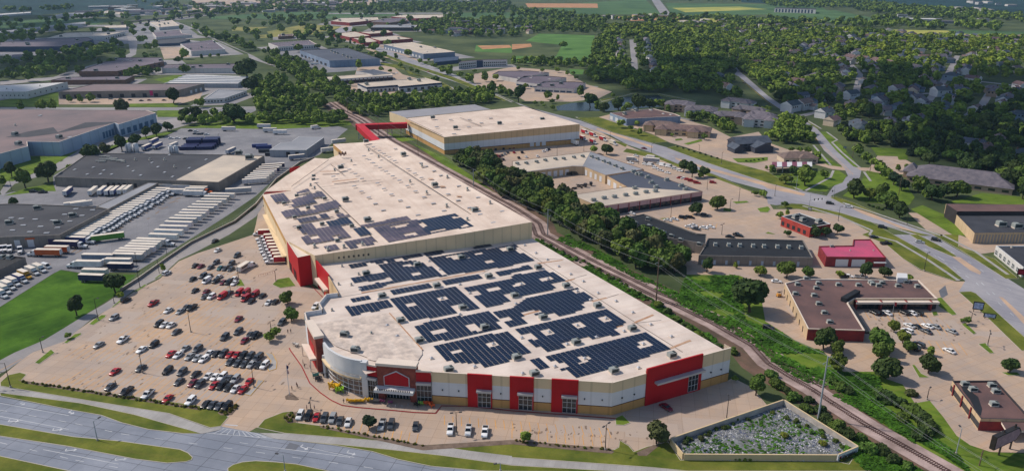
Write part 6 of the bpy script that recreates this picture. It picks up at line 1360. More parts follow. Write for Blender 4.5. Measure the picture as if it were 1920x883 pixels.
for i,q in enumerate(RESW):
    for a,c in zip(q,q[1:]):
        d=(c-a).normalized();n=Vector((-d.y,d.x,0));L=(c-a).length;t=12
        while t<L:
            for sd in(-1,1):
                p=a+d*(t+rr.uniform(-4,4))+n*sd*rr.uniform(17,22)
                if rr.random()<.6 and not any((p-b).length<20 for b in HOUSES):
                    HOUSES.append(p);k=rr.randrange(6);HK[k].put(p,math.atan2(d.y,d.x)+(math.pi if sd<0 else 0),HDESC[k]+' along a street in the residential wood','house','houses along the residential streets',None,None,rr.uniform(1.05,1.3))
            t+=27
import numpy as np
# ---------- vegetation ----------
LEAF=mat('leaves',(1,1,1),rough=.75,var=.35,fine=.35,obj=True,island=.45,spec=.15)
BARK=bm('bark',(82,68,58),c2=S(58,50,44),var=.2,fine=2.)
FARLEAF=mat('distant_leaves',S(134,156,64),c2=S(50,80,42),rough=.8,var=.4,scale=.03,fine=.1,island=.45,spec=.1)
def ico():
    t=(1+5**.5)/2;v=np.array([(-1,t,0),(1,t,0),(-1,-t,0),(1,-t,0),(0,-1,t),(0,1,t),(0,-1,-t),(0,1,-t),(t,0,-1),(t,0,1),(-t,0,-1),(-t,0,1)],float);v/=np.linalg.norm(v[0])
    f=[(0,11,5),(0,5,1),(0,1,7),(0,7,10),(0,10,11),(1,5,9),(5,11,4),(11,10,2),(10,7,6),(7,1,8),(3,9,4),(3,4,2),(3,2,6),(3,6,8),(3,8,9),(4,9,5),(2,4,11),(6,2,10),(8,6,7),(9,8,1)]
    return v,np.array(f)
IV,IF=ico()
def crown(seed,n,size,K=13,shape='round',core=True):
    """leaf clumps (quads) spread over overlapping lobes of a unit crown; returns verts (m,3), quads, tris"""
    r=np.random.default_rng(seed);C=[];Rd=[]
    for k in range(K):
        u=r.normal(size=3);u/=np.linalg.norm(u)
        if shape=='round': c=u*r.uniform(.3,.66)*np.array([1,1,.8]);q=r.uniform(.28,.46)
        elif shape=='wide': c=u*r.uniform(.35,.72)*np.array([1,1,.5]);q=r.uniform(.24,.38)
        elif shape=='tall': c=u*r.uniform(.2,.6)*np.array([.75,.75,1.25]);q=r.uniform(.26,.42)
        elif shape=='bush': c=u*r.uniform(.3,.7)*np.array([1,1,.45]);q=r.uniform(.26,.4)
        else:
            z=(k+.5)/K*1.9-.85;w=.62*(1-(z+.85)/2.05);a=r.uniform(0,6.28);c=np.array([math.cos(a)*w*.5,math.sin(a)*w*.5,z]);q=max(.1,w*.8)
        C.append(c);Rd.append(q)
    C.append(np.zeros(3));Rd.append(.5 if shape!='cone' else .2)
    C=np.array(C);Rd=np.array(Rd);V=[];Q=[];cnt=0;pr=Rd**2/np.sum(Rd**2);tr=0
    while cnt<n and tr<n*12:
        tr+=1;k=r.choice(len(C),p=pr);u=r.normal(size=3);u/=np.linalg.norm(u)
        if u[2]<-.55 and r.random()<.7: continue
        p=C[k]+u*Rd[k]*r.uniform(.82,1.12);d=np.linalg.norm(C-p,axis=1)
        if np.any(d<Rd*.8): continue
        nrm=u+r.normal(size=3)*.45;nrm[2]+=.25;nrm/=np.linalg.norm(nrm);a=np.cross(nrm,r.normal(size=3));a/=np.linalg.norm(a);b=np.cross(nrm,a);s=size*r.uniform(.6,1.3)
        i=len(V);V+=[p-a*s-b*s*.8,p+a*s*.9-b*s,p+a*s+b*s*.8,p-a*s*.9+b*s];Q.append((i,i+1,i+2,i+3));cnt+=1
    T=[]
    if core:
        for c,q in zip(C,Rd):
            i=len(V);V+=list(c+IV*q*.84);T+=[tuple(i+x for x in f) for f in IF]
    return np.array(V),Q,T
def mk_crown_mesh(name,V,Q,T,mt):
    me=bpy.data.meshes.new(name);me.from_pydata([tuple(v) for v in V],[],[tuple(map(int,q)) for q in Q]+[tuple(map(int,t)) for t in T]);me.materials.append(mt);me.update();return me
def trunk_mesh(seed,Rr,htop,r0):
    m=MB();rr=random.Random(seed);top=Vector((rr.uniform(-.3,.3),rr.uniform(-.3,.3),htop))
    m.tube((0,0,-.05),top*.55,r0,r0*.75,8);m.tube(top*.55,top,r0*.75,r0*.35,7)
    for k in range(5):
        a=k*1.26+rr.uniform(-.3,.3);b=top*rr.uniform(.5,.75);e=b+Vector((math.cos(a)*Rr*.6,math.sin(a)*Rr*.6,htop*rr.uniform(.25,.5)));m.tube(b,e,r0*.4,r0*.12,5)
    return m.mesh('trunk',[BARK])
SHAPES=['round','round','wide','tall','round','wide','cone','bush','bush','tall']
TPROTO={}
def tree_fn(i):
    def fn():
        sh=SHAPES[i];t=thing('tree','x','tree')
        n={'cone':520,'bush':520}.get(sh,820)
        V,Q,T=crown(100+i,n,.105 if sh!='cone' else .085,{'cone':12,'wide':16}.get(sh,13),sh)
        zc={'cone':1.05,'bush':.42,'tall':1.3,'wide':.95}.get(sh,1.08)
        V=V+np.array([0,0,zc]);me=mk_crown_mesh('crown',V,Q,T,LEAF);o=bpy.data.objects.new('crown',me);COL.objects.link(o);o.parent=t
        tm=trunk_mesh(i,.8,zc*.95,.075);k=bpy.data.objects.new('trunk' if sh!='bush' else 'stem',tm);COL.objects.link(k);k.parent=t
        THINGS.remove(t);return t
    return Kind(fn)
TKK=[tree_fn(i) for i in range(len(SHAPES))]
HUE={'d':((.062,.108,.028),'dark green'),'g':((.105,.18,.032),'mid green'),'l':((.17,.23,.036),'yellow green'),'c':((.032,.062,.028),'blackish green'),'b':((.125,.14,.05),'olive')}
KIND_OF={'d':(0,1,4,2,3),'g':(0,2,4,5,3),'l':(1,4,5),'c':(6,),'b':(1,4)}
SPECS=[] # (pos, R, hue, where, group, kind)
def add_tree(px,Rm,hue,where,group,kind=None,from_center=True,rr=random):
    if from_center:
        p=G(px[0],px[1],(.45 if kind in(7,8) else 1.1)*Rm);p.z=0
    else: p=Vector((px[0],px[1],0))
    SPECS.append((p,Rm,hue,where,group,kind if kind is not None else rr.choice(KIND_OF[hue])))
def trees(where,group,tile,s,kind=None):
    for e in s.split(';'):
        w=e.split()
        if not w: continue
        x,y,r=w[0].split(',');px=P(f'{tile} {x},{y}')[0];k=4 if tile[0]!='d' else 3.96
        z=depth(G(px[0],px[1],6));Rm=float(r)/k*z/F_PX
        add_tree(px,Rm,w[1] if len(w)>1 else 'd',where,group,kind)
trees('on the meadow edge by the lot drive','trees between the meadow and the lot','c0','850,350,85 d;905,445,30 b;560,530,78 d;1220,240,28 d;508,750,30 b')
trees('beside the narrow street by the dark warehouse','trees along the left street','b0','345,400,80 d;175,455,75 g;680,260,70 d;785,230,45 b;905,190,60 d;1005,150,55 d;1090,110,45 d;1170,90,50 d;1255,55,45 d;75,390,55 d;10,470,40 d;520,370,25 d;95,640,45 d')
trees('before the reddish purple roofed building','trees along the far left street','a0','520,735,30 d;600,735,30 d;670,730,35 d;1290,710,60 d;1500,765,40 d;900,795,60 b;145,790,40 d;310,785,42 b;395,782,42 b')
trees('behind the factory end near the dark wood','trees at the factory end','a0','1385,840,45 g;1460,840,50 d;1545,860,40 l;1610,840,40 d;1750,820,90 d;1880,620,65 d;1850,500,85 d;1790,525,55 d')
trees('along the far left side street','trees along the far side street','a0','1060,290,35 d;1100,345,35 d;1160,330,35 d;625,360,22 d;540,375,30 d;855,320,18 d;910,330,25 d;690,370,25 d;750,360,30 d;835,370,30 d;900,390,40 d;745,465,30 d;825,455,32 d;1370,400,40 d;1090,415,25 d;1140,412,22 d;1170,415,20 d;1510,425,18 d;1575,418,15 d;1635,412,18 d')
trees('by the blue walled warehouse','trees along the far avenue','a1','500,535,28 d;940,515,22 g;1005,530,18 g;860,400,25 d;715,620,25 d;465,345,22 d;350,280,35 d;600,345,20 d;540,320,35 d;495,270,30 d;630,298,16 d;660,302,16 d;705,318,14 d;740,322,14 d;770,375,22 d;720,360,22 d;680,350,18 d')
trees('pointed, on the avenue verge by the blue walled warehouse','trees along the far avenue','a1','960,452,16 c;1080,487,20 c;1165,520,20 c;1207,532,22 c',6)
trees('around the white two storey office','trees around the office','a1','1340,490,25 d;1400,520,35 d;1450,525,40 d;1530,555,30 d;1600,580,40 d;1640,530,20 d;1720,570,40 d;1800,575,30 l;1230,455,25 d;1270,470,18 d;1295,448,14 d;1350,595,35 d;1495,660,14 d;1780,650,42 d;1840,672,40 d;1900,690,40 d;1050,420,22 d')
trees('by the round pond and its offices','trees around the pond','a2','50,700,60 d;170,770,20 d;225,770,18 d;265,710,35 d;300,755,22 d;240,790,15 d;310,805,22 d;345,730,22 b;510,680,42 g;590,740,60 d;100,640,25 l;340,520,25 d;385,330,35 d;45,510,20 g;225,525,18 g;415,545,22 d;460,545,18 d;480,580,18 d;755,712,22 d;690,790,45 d;800,770,50 d;870,790,40 d;950,760,60 d;1040,765,50 d;1110,770,40 d;640,790,35 d;1170,810,30 d;830,820,25 d')
trees('on the avenue verge by the restaurants','trees on the avenue verge','b2','815,40,38 d;885,75,26 d;960,105,32 d;1440,140,28 d;1200,130,16 d;1120,92,16 d;940,40,25 d')
trees('at the strip mall lot edge','trees around the strip mall','b2','610,235,38 d;715,225,52 d;1290,355,50 d;1355,390,58 d;1440,400,45 d;1410,432,25 l;1385,665,62 d;1545,620,68 g;1825,565,25 d;1890,565,35 d;1910,375,18 d')
trees('on the lawns around the striped canopy bank','trees around the bank','b3','35,385,40 d;175,235,25 d;240,235,28 d;300,240,30 d;370,290,40 d;140,445,52 l;195,385,45 d;290,430,78 l;425,420,38 d')
trees('in the green clump by the avenue crossing','trees by the avenue crossing','b3','660,530,75 d;770,555,60 l;850,560,70 g;900,600,75 g;1000,690,65 d;940,630,60 g;130,645,32 d;90,730,32 d;145,710,26 d')
trees('in the dark row above the church-like hall lot','dark trees by the hall lot','b3','690,240,48 c;740,290,50 c;800,330,45 c;850,370,50 c;900,410,50 c;950,450,55 c;1010,495,55 c',0)
trees('by the church-like hall','trees by the hall','b3','980,375,28 g;1050,370,28 d;1140,490,65 g;1250,540,80 d;1430,510,85 g;1330,540,60 d;1190,570,40 d')
trees('beside the red brick building','trees by the red brick building','b3','350,850,50 d;440,850,45 d;525,830,45 d;150,865,28 g')
trees('before the black roofed and magenta buildings','trees by the magenta roofed building','c3','150,245,75 g;305,275,48 g;540,285,35 b;735,265,65 d;885,265,55 d;1060,315,30 d')
trees('around the brown roofed shopping lot','trees around the shopping lot','c3','850,760,110 g;950,680,52 l;1020,760,55 l;1060,820,55 g;430,770,90 d;530,835,62 g;1495,635,38 d;1455,640,18 d;870,865,80 g;1220,865,40 g')
trees('on the wild green slope by the railway','trees on the green slope','c2','1465,225,58 d;1865,255,52 l;1680,225,26 b')
trees('tall ivy-clad on the wild green slope','trees on the green slope','c2','1800,425,150 d',0)
trees('by the restaurant lot','trees by the restaurant lot','d3','510,60,78 l;890,90,112 d;1205,80,80 d;1810,75,75 d')
trees('in the planted bed before the store','trees before the store','d1','835,510,60 c',0)
trees('in the planted bed before the store','trees before the store','d2','90,620,50 c',6)
trees('airy, beside the walled basin','trees beside the store','d2','1080,590,95 b;1820,240,85 g;1655,190,30 d')
trees('in the grass islands by the store side','trees by the store side','c1','230,465,56 g;260,590,60 g;145,715,45 g;95,755,48 g')
# bushes
trees('beside the track below the store','bushes along the track','d3','60,230,70 g;190,330,70 g;300,350,50 d;280,410,60 g;430,490,80 d;520,540,80 g;600,600,80 d;690,630,60 g;760,710,80 g;850,720,80 d;930,790,70 d;1040,840,60 g;390,420,60 d;20,160,60 g;140,280,50 d',7)
trees('on the bank between track and restaurant','bushes on the track bank','d3','540,250,70 g;470,205,50 g;600,280,60 d;890,330,90 d;980,370,70 d;1080,430,100 g;1150,490,100 d;1200,570,90 d;1060,300,55 b;830,300,70 g;1130,600,80 d;990,480,60 g',7)
trees('along the store east wall by the track','bushes along the store wall','c2','1100,520,50 l;1170,570,50 d;1230,640,60 g;1340,710,60 g;1440,790,60 g;1540,835,50 d;1660,870,50 g;1290,680,50 d;1400,750,55 l',8)
# woods given as areas of the plan
AVW=[[(p.x,p.y) for p in W(s)] for s in ('a2 0,760 1500,1000 1501,1001 0,761','a2 1480,330 1430,290 1400,270 1440,270 1500,330 1620,430 1710,540 1760,580 1920,720 a3 130,810 b3 240,0 370,90 520,250 700,400 580,400 420,250 330,110 180,0 a3 -20,770 a2 1700,590 1650,560 1690,530 1600,440')]
RLN=RPTS+W('a1 360,670 150,540 50,480 -40,430')
def clear(q):
    v=Vector((q[0],q[1],0))
    for c,rad,pts in FOOT:
        if abs(c.x-q[0])<rad+8 and abs(c.y-q[1])<rad+8 and inside(q,[((p.x-c.x)*1.15+c.x,(p.y-c.y)*1.15+c.y) for p in pts]): return False
    for r_ in RESW:
        for a,c in zip(r_,r_[1:]):
            d=c-a;u=max(0,min(1,(v-a).dot(d)/d.length_squared))
            if (a+d*u-v).length<9: return False
    for a,c in zip(RLN,RLN[1:]):
        d=c-a;u=max(0,min(1,(v-a).dot(d)/d.length_squared))
        if (a+d*u-v).length<7: return False
    return not any(inside(q,a) for a in AVW)
FAR=[]
def wood(poly,spacing,r0,r1,hues,where,group,rr,keep=1.,shapes=None,avoid=()):
    w=[(p.x,p.y) for p in W(poly)];xs=[p[0] for p in w];ys=[p[1] for p in w];y=min(ys)
    while y<max(ys):
        x=min(xs)
        while x<max(xs):
            q=(x+rr.uniform(-.45,.45)*spacing,y+rr.uniform(-.45,.45)*spacing)
            if rr.random()<keep and inside(q,w) and clear(q) and not any((q[0]-a.x)**2+(q[1]-a.y)**2<(13 if a.y<900 else 10)**2 for a in HOUSES if abs(a.y-q[1])<14) and not any(0<a.y-q[1]<19 and abs(a.x-q[0])<8 for a in HOUSES) and math.sin(q[0]*.021+1.7*math.sin(q[1]*.013))+math.sin(q[1]*.027+q[0]*.008)>(rr.uniform(-2.6,-1.1) if 'railway' not in where else -9):
                h=rr.choice(hues);SPECS.append((Vector((q[0],q[1],0)),rr.uniform(r0,r1),h,where,group,rr.choice(shapes or KIND_OF[h])))
            x+=spacing
        y+=spacing
rr=random.Random(11)
RG='trees in the row along the railway'
wood('f 852,305 900,342 962,380 1012,406 1062,434 1130,472 1200,508 1265,540 1300,500 1235,470 1170,430 1110,408 1060,378 1000,348 950,320 885,294',7.6,5.,7.2,'dggglb','in the thick green row along the railway',RG,rr,.95)
wood('a1 40,450 160,440 450,560 700,700 760,735 1000,745 1500,700 1700,690 1800,765 1640,795 1000,850 980,885 740,870 480,730 200,565',10,4.2,6,'dddg','in the wood behind the back warehouse','trees behind the back warehouse',rr,.92)
wood('a1 0,600 150,590 330,660 480,770 600,850 480,880 60,875 0,780',12,4.5,6.5,'ddg','in the wood left of the far railway','trees left of the far railway',rr,.85)
wood('b0 1350,35 1900,15 b1 180,10 640,0 700,45 520,72 150,52 b0 1380,70',9,4,5.5,'ddg','in the dark tree line behind the metal shed','trees behind the metal shed',rr,.9)
wood('a0 0,480 350,410 830,365 930,400 700,455 500,525 480,575 150,625 0,645',18,5,7.5,'ddd','in the dark wood at the far left','trees at the far left',rr,.8)
wood('a0 560,545 920,535 910,560 570,565 a0 560,548',13,5,6.5,'ccd','in the dark line behind the low brown building','trees behind the low brown building',rr,.95)
wood('a0 930,545 1215,535 1180,580 1000,590 960,612 930,610',13,5,6.5,'ccd','in the dark line beside the low brown building','trees behind the low brown building',rr,.95)
wood('a2 640,300 720,290 770,300 770,520 880,560 940,560 990,545 1100,570 1540,570 1590,625 1540,710 1100,700 800,690 545,600 590,470',13,5.5,8,'ddddg','in the dense wood by the sports field','trees in the wood by the sports field',rr,.95)
wood('a2 770,300 860,290 890,520 870,560 800,530',13,4.5,6,'dd','beside the wooded lane','trees beside the wooded lane',rr,.55)
wood('a2 920,290 1000,280 1080,540 950,560',13,4.5,6,'dd','beside the wooded lane','trees beside the wooded lane',rr,.55)
wood('a2 1040,290 1420,290 1590,440 1670,530 1540,590 1110,590',13,6,8.5,'dddg','in the dense wood by the side street','trees in the wood by the side street',rr,.9)
wood('b3 0,100 130,20 280,60 330,200 150,215 0,170',7.5,4,5.5,'ccd','in the dark stand left of the side street','trees left of the side street',rr,.9,(0,4,6))
wood('a2 1680,790 1920,830 b3 0,60 a2 1750,850',12,4,5,'cd','between the townhouses and the side street','trees by the townhouses',rr,.6)
wood('b3 515,70 560,165 640,195 720,215 1000,228 1055,232 1070,100 900,60 760,90 700,130 630,110 560,20 515,10',8.5,4.5,6.5,'ccd','in the dark stand above the hall lot','trees above the hall lot',rr,.9)
wood('b3 1050,230 1060,300 1170,360 1400,360 1560,470 1720,560 1920,620 2300,600 2300,0 1900,-40 1500,-40 1100,-40 1060,60',11,4.8,7,'dddcg','in the big wood at the right','trees in the big wood at the right',rr,.85)
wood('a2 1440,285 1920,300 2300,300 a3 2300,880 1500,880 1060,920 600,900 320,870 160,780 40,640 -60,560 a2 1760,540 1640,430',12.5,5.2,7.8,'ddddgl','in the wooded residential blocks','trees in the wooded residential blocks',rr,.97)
wood('a2 700,205 1500,190 1920,215 a3 800,240 1000,280 1900,300 2400,330 2400,620 1000,560 200,500 0,480 a2 1450,290 700,290',17,5.5,8,'dgll','in the far residential blocks','trees in the far residential blocks',rr,.9)  # lighter yellow-green mix stands in for the patch of sun here
wood('a2 -50,200 700,160 700,250 620,255 210,250 0,290 a1 1400,280 1160,250 1200,180 1500,150',19,5.5,8,'ddg','far','far',rr,.8)
wood('a2 0,470 130,470 560,480 550,520 350,510 0,500',15,5,7,'dd','in the line below the sports field','trees below the sports field',rr,.9)
wood('b2 1270,0 1480,5 1660,95 1720,125 1600,115 1400,40 1270,20',8,3.8,5.2,'ccd','before the apartment houses by the avenue','trees before the apartment houses',rr,.9)
wood('a2 1150,790 1400,860 b3 -100,40 b2 1600,40 a2 1300,850',11,3.5,5,'dd','between the apartment houses','trees between the apartment houses',rr,.4)
wood('a2 1690,520 1780,590 1920,690 a3 80,770 230,850 330,880 200,700 -40,540 a2 1740,470',10.5,5,7.5,'ddgdl','along the right of the curving side street','trees right of the curving side street',rr,.85)
wood('a2 1540,570 1640,600 1700,690 1740,780 1660,770 1580,730 1480,700',12,4.5,6.5,'ddc','left of the curving side street','trees left of the curving side street',rr,.6)
for s,k in [('a1 0,62 620,72 620,86 0,80',.8),('a0 500,132 960,120 960,136 500,148',.8),('a1 100,155 560,140 560,152 100,170',.8),('a0 1400,110 1920,82 1920,94 1400,125',.7),('a1 1400,150 1900,160 1900,190 1400,180',.7),('a0 -100,330 330,285 330,300 -100,345',.6),('a0 640,365 940,350 930,380 650,395',.7),('a1 0,100 500,85 480,60 0,50',.4),('a1 600,90 1880,105 1920,40 1500,30 900,50 600,50',.6),('a0 1000,20 1920,40 1920,100 1600,110 1300,90',.2),('a2 0,60 240,100 540,115 300,130 0,130',.6),('a3 650,20 1100,60 1700,110 2300,140 2300,190 1500,160 900,120 640,80',.8),('a3 460,170 900,150 1350,200 1330,230 800,215 470,205',.7),('a3 -40,0 640,20 640,70 100,60 -40,40',.7),('a2 1450,130 1920,170 1920,205 1600,195',.8),('a3 0,150 460,170 460,205 0,200',.7),('a0 -100,200 300,215 280,225 -100,240',.5),('a0 350,215 500,210 500,250 350,255',.8),('a0 40,80 250,70 240,90 60,95',.6),('a0 300,75 560,55 550,75 350,90',.6),('a3 1400,180 1750,190 1720,235 1400,225',.7),('a1 0,-20 1920,-40 1920,30 900,50 0,60',.12),('a2 1000,-40 1920,-30 1920,20 1200,10',.25),('a0 1450,220 1700,300 1690,330 1560,300',.8),('a0 1700,290 1920,380 1900,410 1700,330',.85),('a1 0,390 40,400 300,520 480,650 560,690 600,640 300,450 100,400',.8),('a1 0,200 540,165 530,180 200,195',.5),('a0 0,160 1920,100 a1 1900,100 1900,280 1200,250 1100,600 0,420 a0 1500,180 1100,330 900,330 0,300',.11),('a0 950,420 1300,440 1500,600 600,520',.2),('a2 700,150 2300,330 2300,200 1200,130',.35),('a2 0,100 700,150 700,210 0,210',.5)]: wood(s,24 if 'a1 0,390' not in s else 13,6 if 'a1 0,390' not in s else 4.5,10 if 'a1 0,390' not in s else 6.5,'d','far','far',rr,k)
# the trees that show largest become objects of their own, the rest one distant wood
SPECS.sort(key=lambda s:-s[1]/depth(s[0])*(1.2 if not s[3].startswith('in the') else 1))
NBUSH=sum(1 for s in SPECS if s[5] in(7,8) )
nt_=0;rest=[]
for p,Rm,h,where,group,k in SPECS:
    vis=-40<(CX+F_PX*p.x/depth(p))<1960
    bush=k in(7,8)
    if (bush or nt_<298) and where!='far' and vis:
        c=HUE[h][0];j=random.uniform(.75,1.25)
        d={'cone':'conical','wide':'spreading','tall':'tall','bush':'bushy','round':'round'}[SHAPES[k]]
        lab=f'{HUE[h][1]} {d} {"bush" if bush else "tree"} {where}'
        o=TKK[k].put(p,random.uniform(0,6.28),lab,'bush' if bush else 'tree',group,None,'bush' if bush else 'tree',Rm);o.name='bush' if bush else 'tree'
        for ch in o.children:
            if ch.name.startswith('crown'): ch.color=(c[0]*j*random.uniform(.9,1.15),c[1]*j,c[2]*j,1)
        if not bush: nt_+=1
    else: rest.append((p,Rm,h))
LOW=[crown(300+i,120,.2,9,['round','wide','round','tall'][i%4]) for i in range(6)]
LOWF=[crown(400+i,46,.32,5,['round','wide'][i%2],False) for i in range(4)]
SUNPALELEAF=mat('distant_pale_sunlit_leaves',S(150,164,62),c2=S(84,112,44),rough=.8,var=.3,scale=.03,fine=.1,island=.45,spec=.1)  # sun on the far crowns put into the colour, plus some lighter species
rs=np.random.default_rng(4)
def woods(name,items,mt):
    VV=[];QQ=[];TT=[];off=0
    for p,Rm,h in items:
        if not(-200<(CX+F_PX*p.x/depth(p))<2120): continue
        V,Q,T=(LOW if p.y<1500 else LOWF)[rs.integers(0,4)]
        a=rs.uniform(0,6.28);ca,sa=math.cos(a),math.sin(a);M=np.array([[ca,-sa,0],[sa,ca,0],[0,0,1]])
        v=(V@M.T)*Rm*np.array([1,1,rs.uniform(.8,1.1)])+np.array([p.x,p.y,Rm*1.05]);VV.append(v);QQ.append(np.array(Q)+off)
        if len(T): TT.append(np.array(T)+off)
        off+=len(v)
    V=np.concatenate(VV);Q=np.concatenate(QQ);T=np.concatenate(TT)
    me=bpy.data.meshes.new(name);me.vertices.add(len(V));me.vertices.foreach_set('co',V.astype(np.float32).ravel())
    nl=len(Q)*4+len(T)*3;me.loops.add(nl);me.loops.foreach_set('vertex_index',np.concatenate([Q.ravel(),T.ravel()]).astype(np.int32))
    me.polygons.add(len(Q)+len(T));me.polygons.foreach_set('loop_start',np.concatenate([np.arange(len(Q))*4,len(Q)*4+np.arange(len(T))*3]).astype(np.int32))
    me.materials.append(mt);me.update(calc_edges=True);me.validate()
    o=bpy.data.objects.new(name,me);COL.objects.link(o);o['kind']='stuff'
woods('distant_woods',[r for r in rest if r[2] not in 'lb'],FARLEAF);woods('distant_pale_sunlit_trees',[r for r in rest if r[2] in 'lb'],SUNPALELEAF)
# small clipped shrubs in beds: single meshes
SHRUBM=[]
for i in range(3):
    V,Q,T=crown(500+i,110,.2,6,'bush');SHRUBM.append(mk_crown_mesh('shrub',V*.75+np.array([0,0,.4]),Q,T,LEAF))
def shrubs(s,n,where,group,hue,jit=.6,size=(.7,1.1)):
    pts=W(s);L=[(c-a).length for a,c in zip(pts,pts[1:])];tot=sum(L);rr=random.Random(n)
    for i in range(n):
        d=(i+.5)/n*tot+rr.uniform(-.4,.4);k=0
        while k<len(L)-1 and d>L[k]: d-=L[k];k+=1
        p=pts[k].lerp(pts[k+1],max(0,min(1,d/L[k])));o=bpy.data.objects.new('shrub',SHRUBM[rr.randrange(3)]);COL.objects.link(o)
        o.location=(p.x+rr.uniform(-jit,jit),p.y+rr.uniform(-jit,jit),.1);o.rotation_euler=(0,0,rr.uniform(0,6));s_=rr.uniform(*size);o.scale=(s_,s_,s_)
        c=HUE[hue][0] if hue!='y' else (.15,.15,.022);o.color=(*[v*rr.uniform(.8,1.2) for v in c],1)
        tag(o,f'small {"yellow" if hue=="y" else HUE[hue][1]} shrub {where}','shrub',group)
shrubs('d0 165,220 700,302 1480,422',46,'in the mulch bed along the lot hedge','shrubs along the lot hedge','y')
shrubs('d0 1630,450 1690,430 1770,395 1700,460 1650,465',14,'in the stone bed by the lot entry','shrubs by the lot entry','y')
shrubs('d1 215,490 290,460 270,510 230,510',12,'in the round bed by the first front row car','shrubs in the round bed','y',1.)
shrubs('d1 480,550 1240,698',26,'in the bed between front row and verge','shrubs before the store','y',.4,(.5,.9))
shrubs('d2 0,662 740,728',20,'in the bed before the empty stalls','shrubs before the store','y',.4,(.5,.9))
shrubs('b2 1225,220 1560,318',8,'in the clipped line along the bank lot','shrubs along the bank lot','d',.3,(1.3,1.7))
shrubs('b2 1740,335 1900,318',5,'on the bank lot island','shrubs on the bank lot island','d',.3,(1.1,1.4))
shrubs('b3 740,660 870,700',4,'clipped round, on the verge by the crossing','shrubs by the crossing','d',.3,(1.6,2.))
shrubs('d2 1640,800 1780,800',4,'against the ochre basin wall','shrubs at the basin wall','l',.5,(.9,1.3))
shrubs('d3 530,812 650,760',6,'below the white sign wall','shrubs at the sign wall','y',.3,(.7,.9))
shrubs('c2 180,40 600,250 1040,500',44,'in the green strip along the store east wall','shrubs along the store east wall','g',1.6,(1.,2.))
shrubs('d2 1260,690 1500,600 1740,500',14,'inside the basin along its back wall','shrubs inside the basin','d',1.2,(.9,1.7))
shrubs('d3 30,440 200,520 360,590 520,690 590,730',16,'inside the basin along its east wall','shrubs inside the basin','g',1.5,(.8,1.5))
shrubs('d3 130,620 140,640',2,'bright clump among the basin stones','shrubs inside the basin','l',.6,(1.6,2.))
shrubs('d3 410,680 430,700',2,'bright clump near the basin sign end','shrubs inside the basin','l',.6,(1.6,2.))
# ---------- walled basin with its sign ----------
WALLT=bm('basin_wall_tan',(208,186,148),var=.06,scale=.2,fine=1.);WALLI=bm('basin_wall_inner',(186,180,172),c2=S(160,152,146),var=.08,scale=.3,fine=1.)
STONE=mat('basin_stones',S(128,132,136),c2=S(66,72,60),rough=.9,var=.3,scale=.35,fine=3.)
bp=[Vector((p.x,p.y,0)) for p in W('d2 1172,682 1901,432 d3 112,392 664,742 510,806 0,805 d2 1268,800')]
struct(sheet('gravel_bed',STONE,[bp],.12))
WH=2.1
def bwall(label,a,c,out,inn,h=WH,name='wall',kids=None):
    m=MB();d=(c-a).normalized();n=Vector((d.y,-d.x,0))*.2;L=(c-a).length
    q=[a-n,a+n,c+n,c-n];q=[Vector((p.x,p.y,0)) for p in q]
    t=thing('boundary_wall',label,'wall',((a+c)/2)[:2]+(0,))
    m.quad(*[(p.x,p.y,z) for p,z in((q[1],0),(q[2],0),(q[2],h),(q[1],h))],0);m.quad(*[(p.x,p.y,z) for p,z in((q[3],0),(q[0],0),(q[0],h),(q[3],h))],1)
    m.quad(*[(p.x,p.y,z) for p,z in((q[0],0),(q[1],0),(q[1],h),(q[0],h))],0);m.quad(*[(p.x,p.y,z) for p,z in((q[2],0),(q[3],0),(q[3],h),(q[2],h))],0)
    m.build('wall_panel',[out,inn],t)
    k=MB();k.prism([a-n*1.05,a+n*1.05,c+n*1.05,c-n*1.05],h+.003,h+.14,0);k.build('coping',[WALLT],t);return t,a,c,n
ci=sum(bp,Vector())/len(bp)
labs=['back basin wall along the grass edge of the front drive','east basin wall beside the railway bushes','white sign wall at the basin corner with red and blue mark','long ochre front wall of the stone basin','short ochre wall at the left corner of the basin']
segs=[(0,1),(1,2),(2,3),(3,4),(4,5),(5,6),(6,0)]
ends=[(bp[0],bp[2],0,WALLI),(bp[2],bp[3],1,WALLI),(bp[3],bp[4],2,WWHITE),(bp[4],bp[6],3,WALLT),(bp[6],bp[0],4,WALLT)]
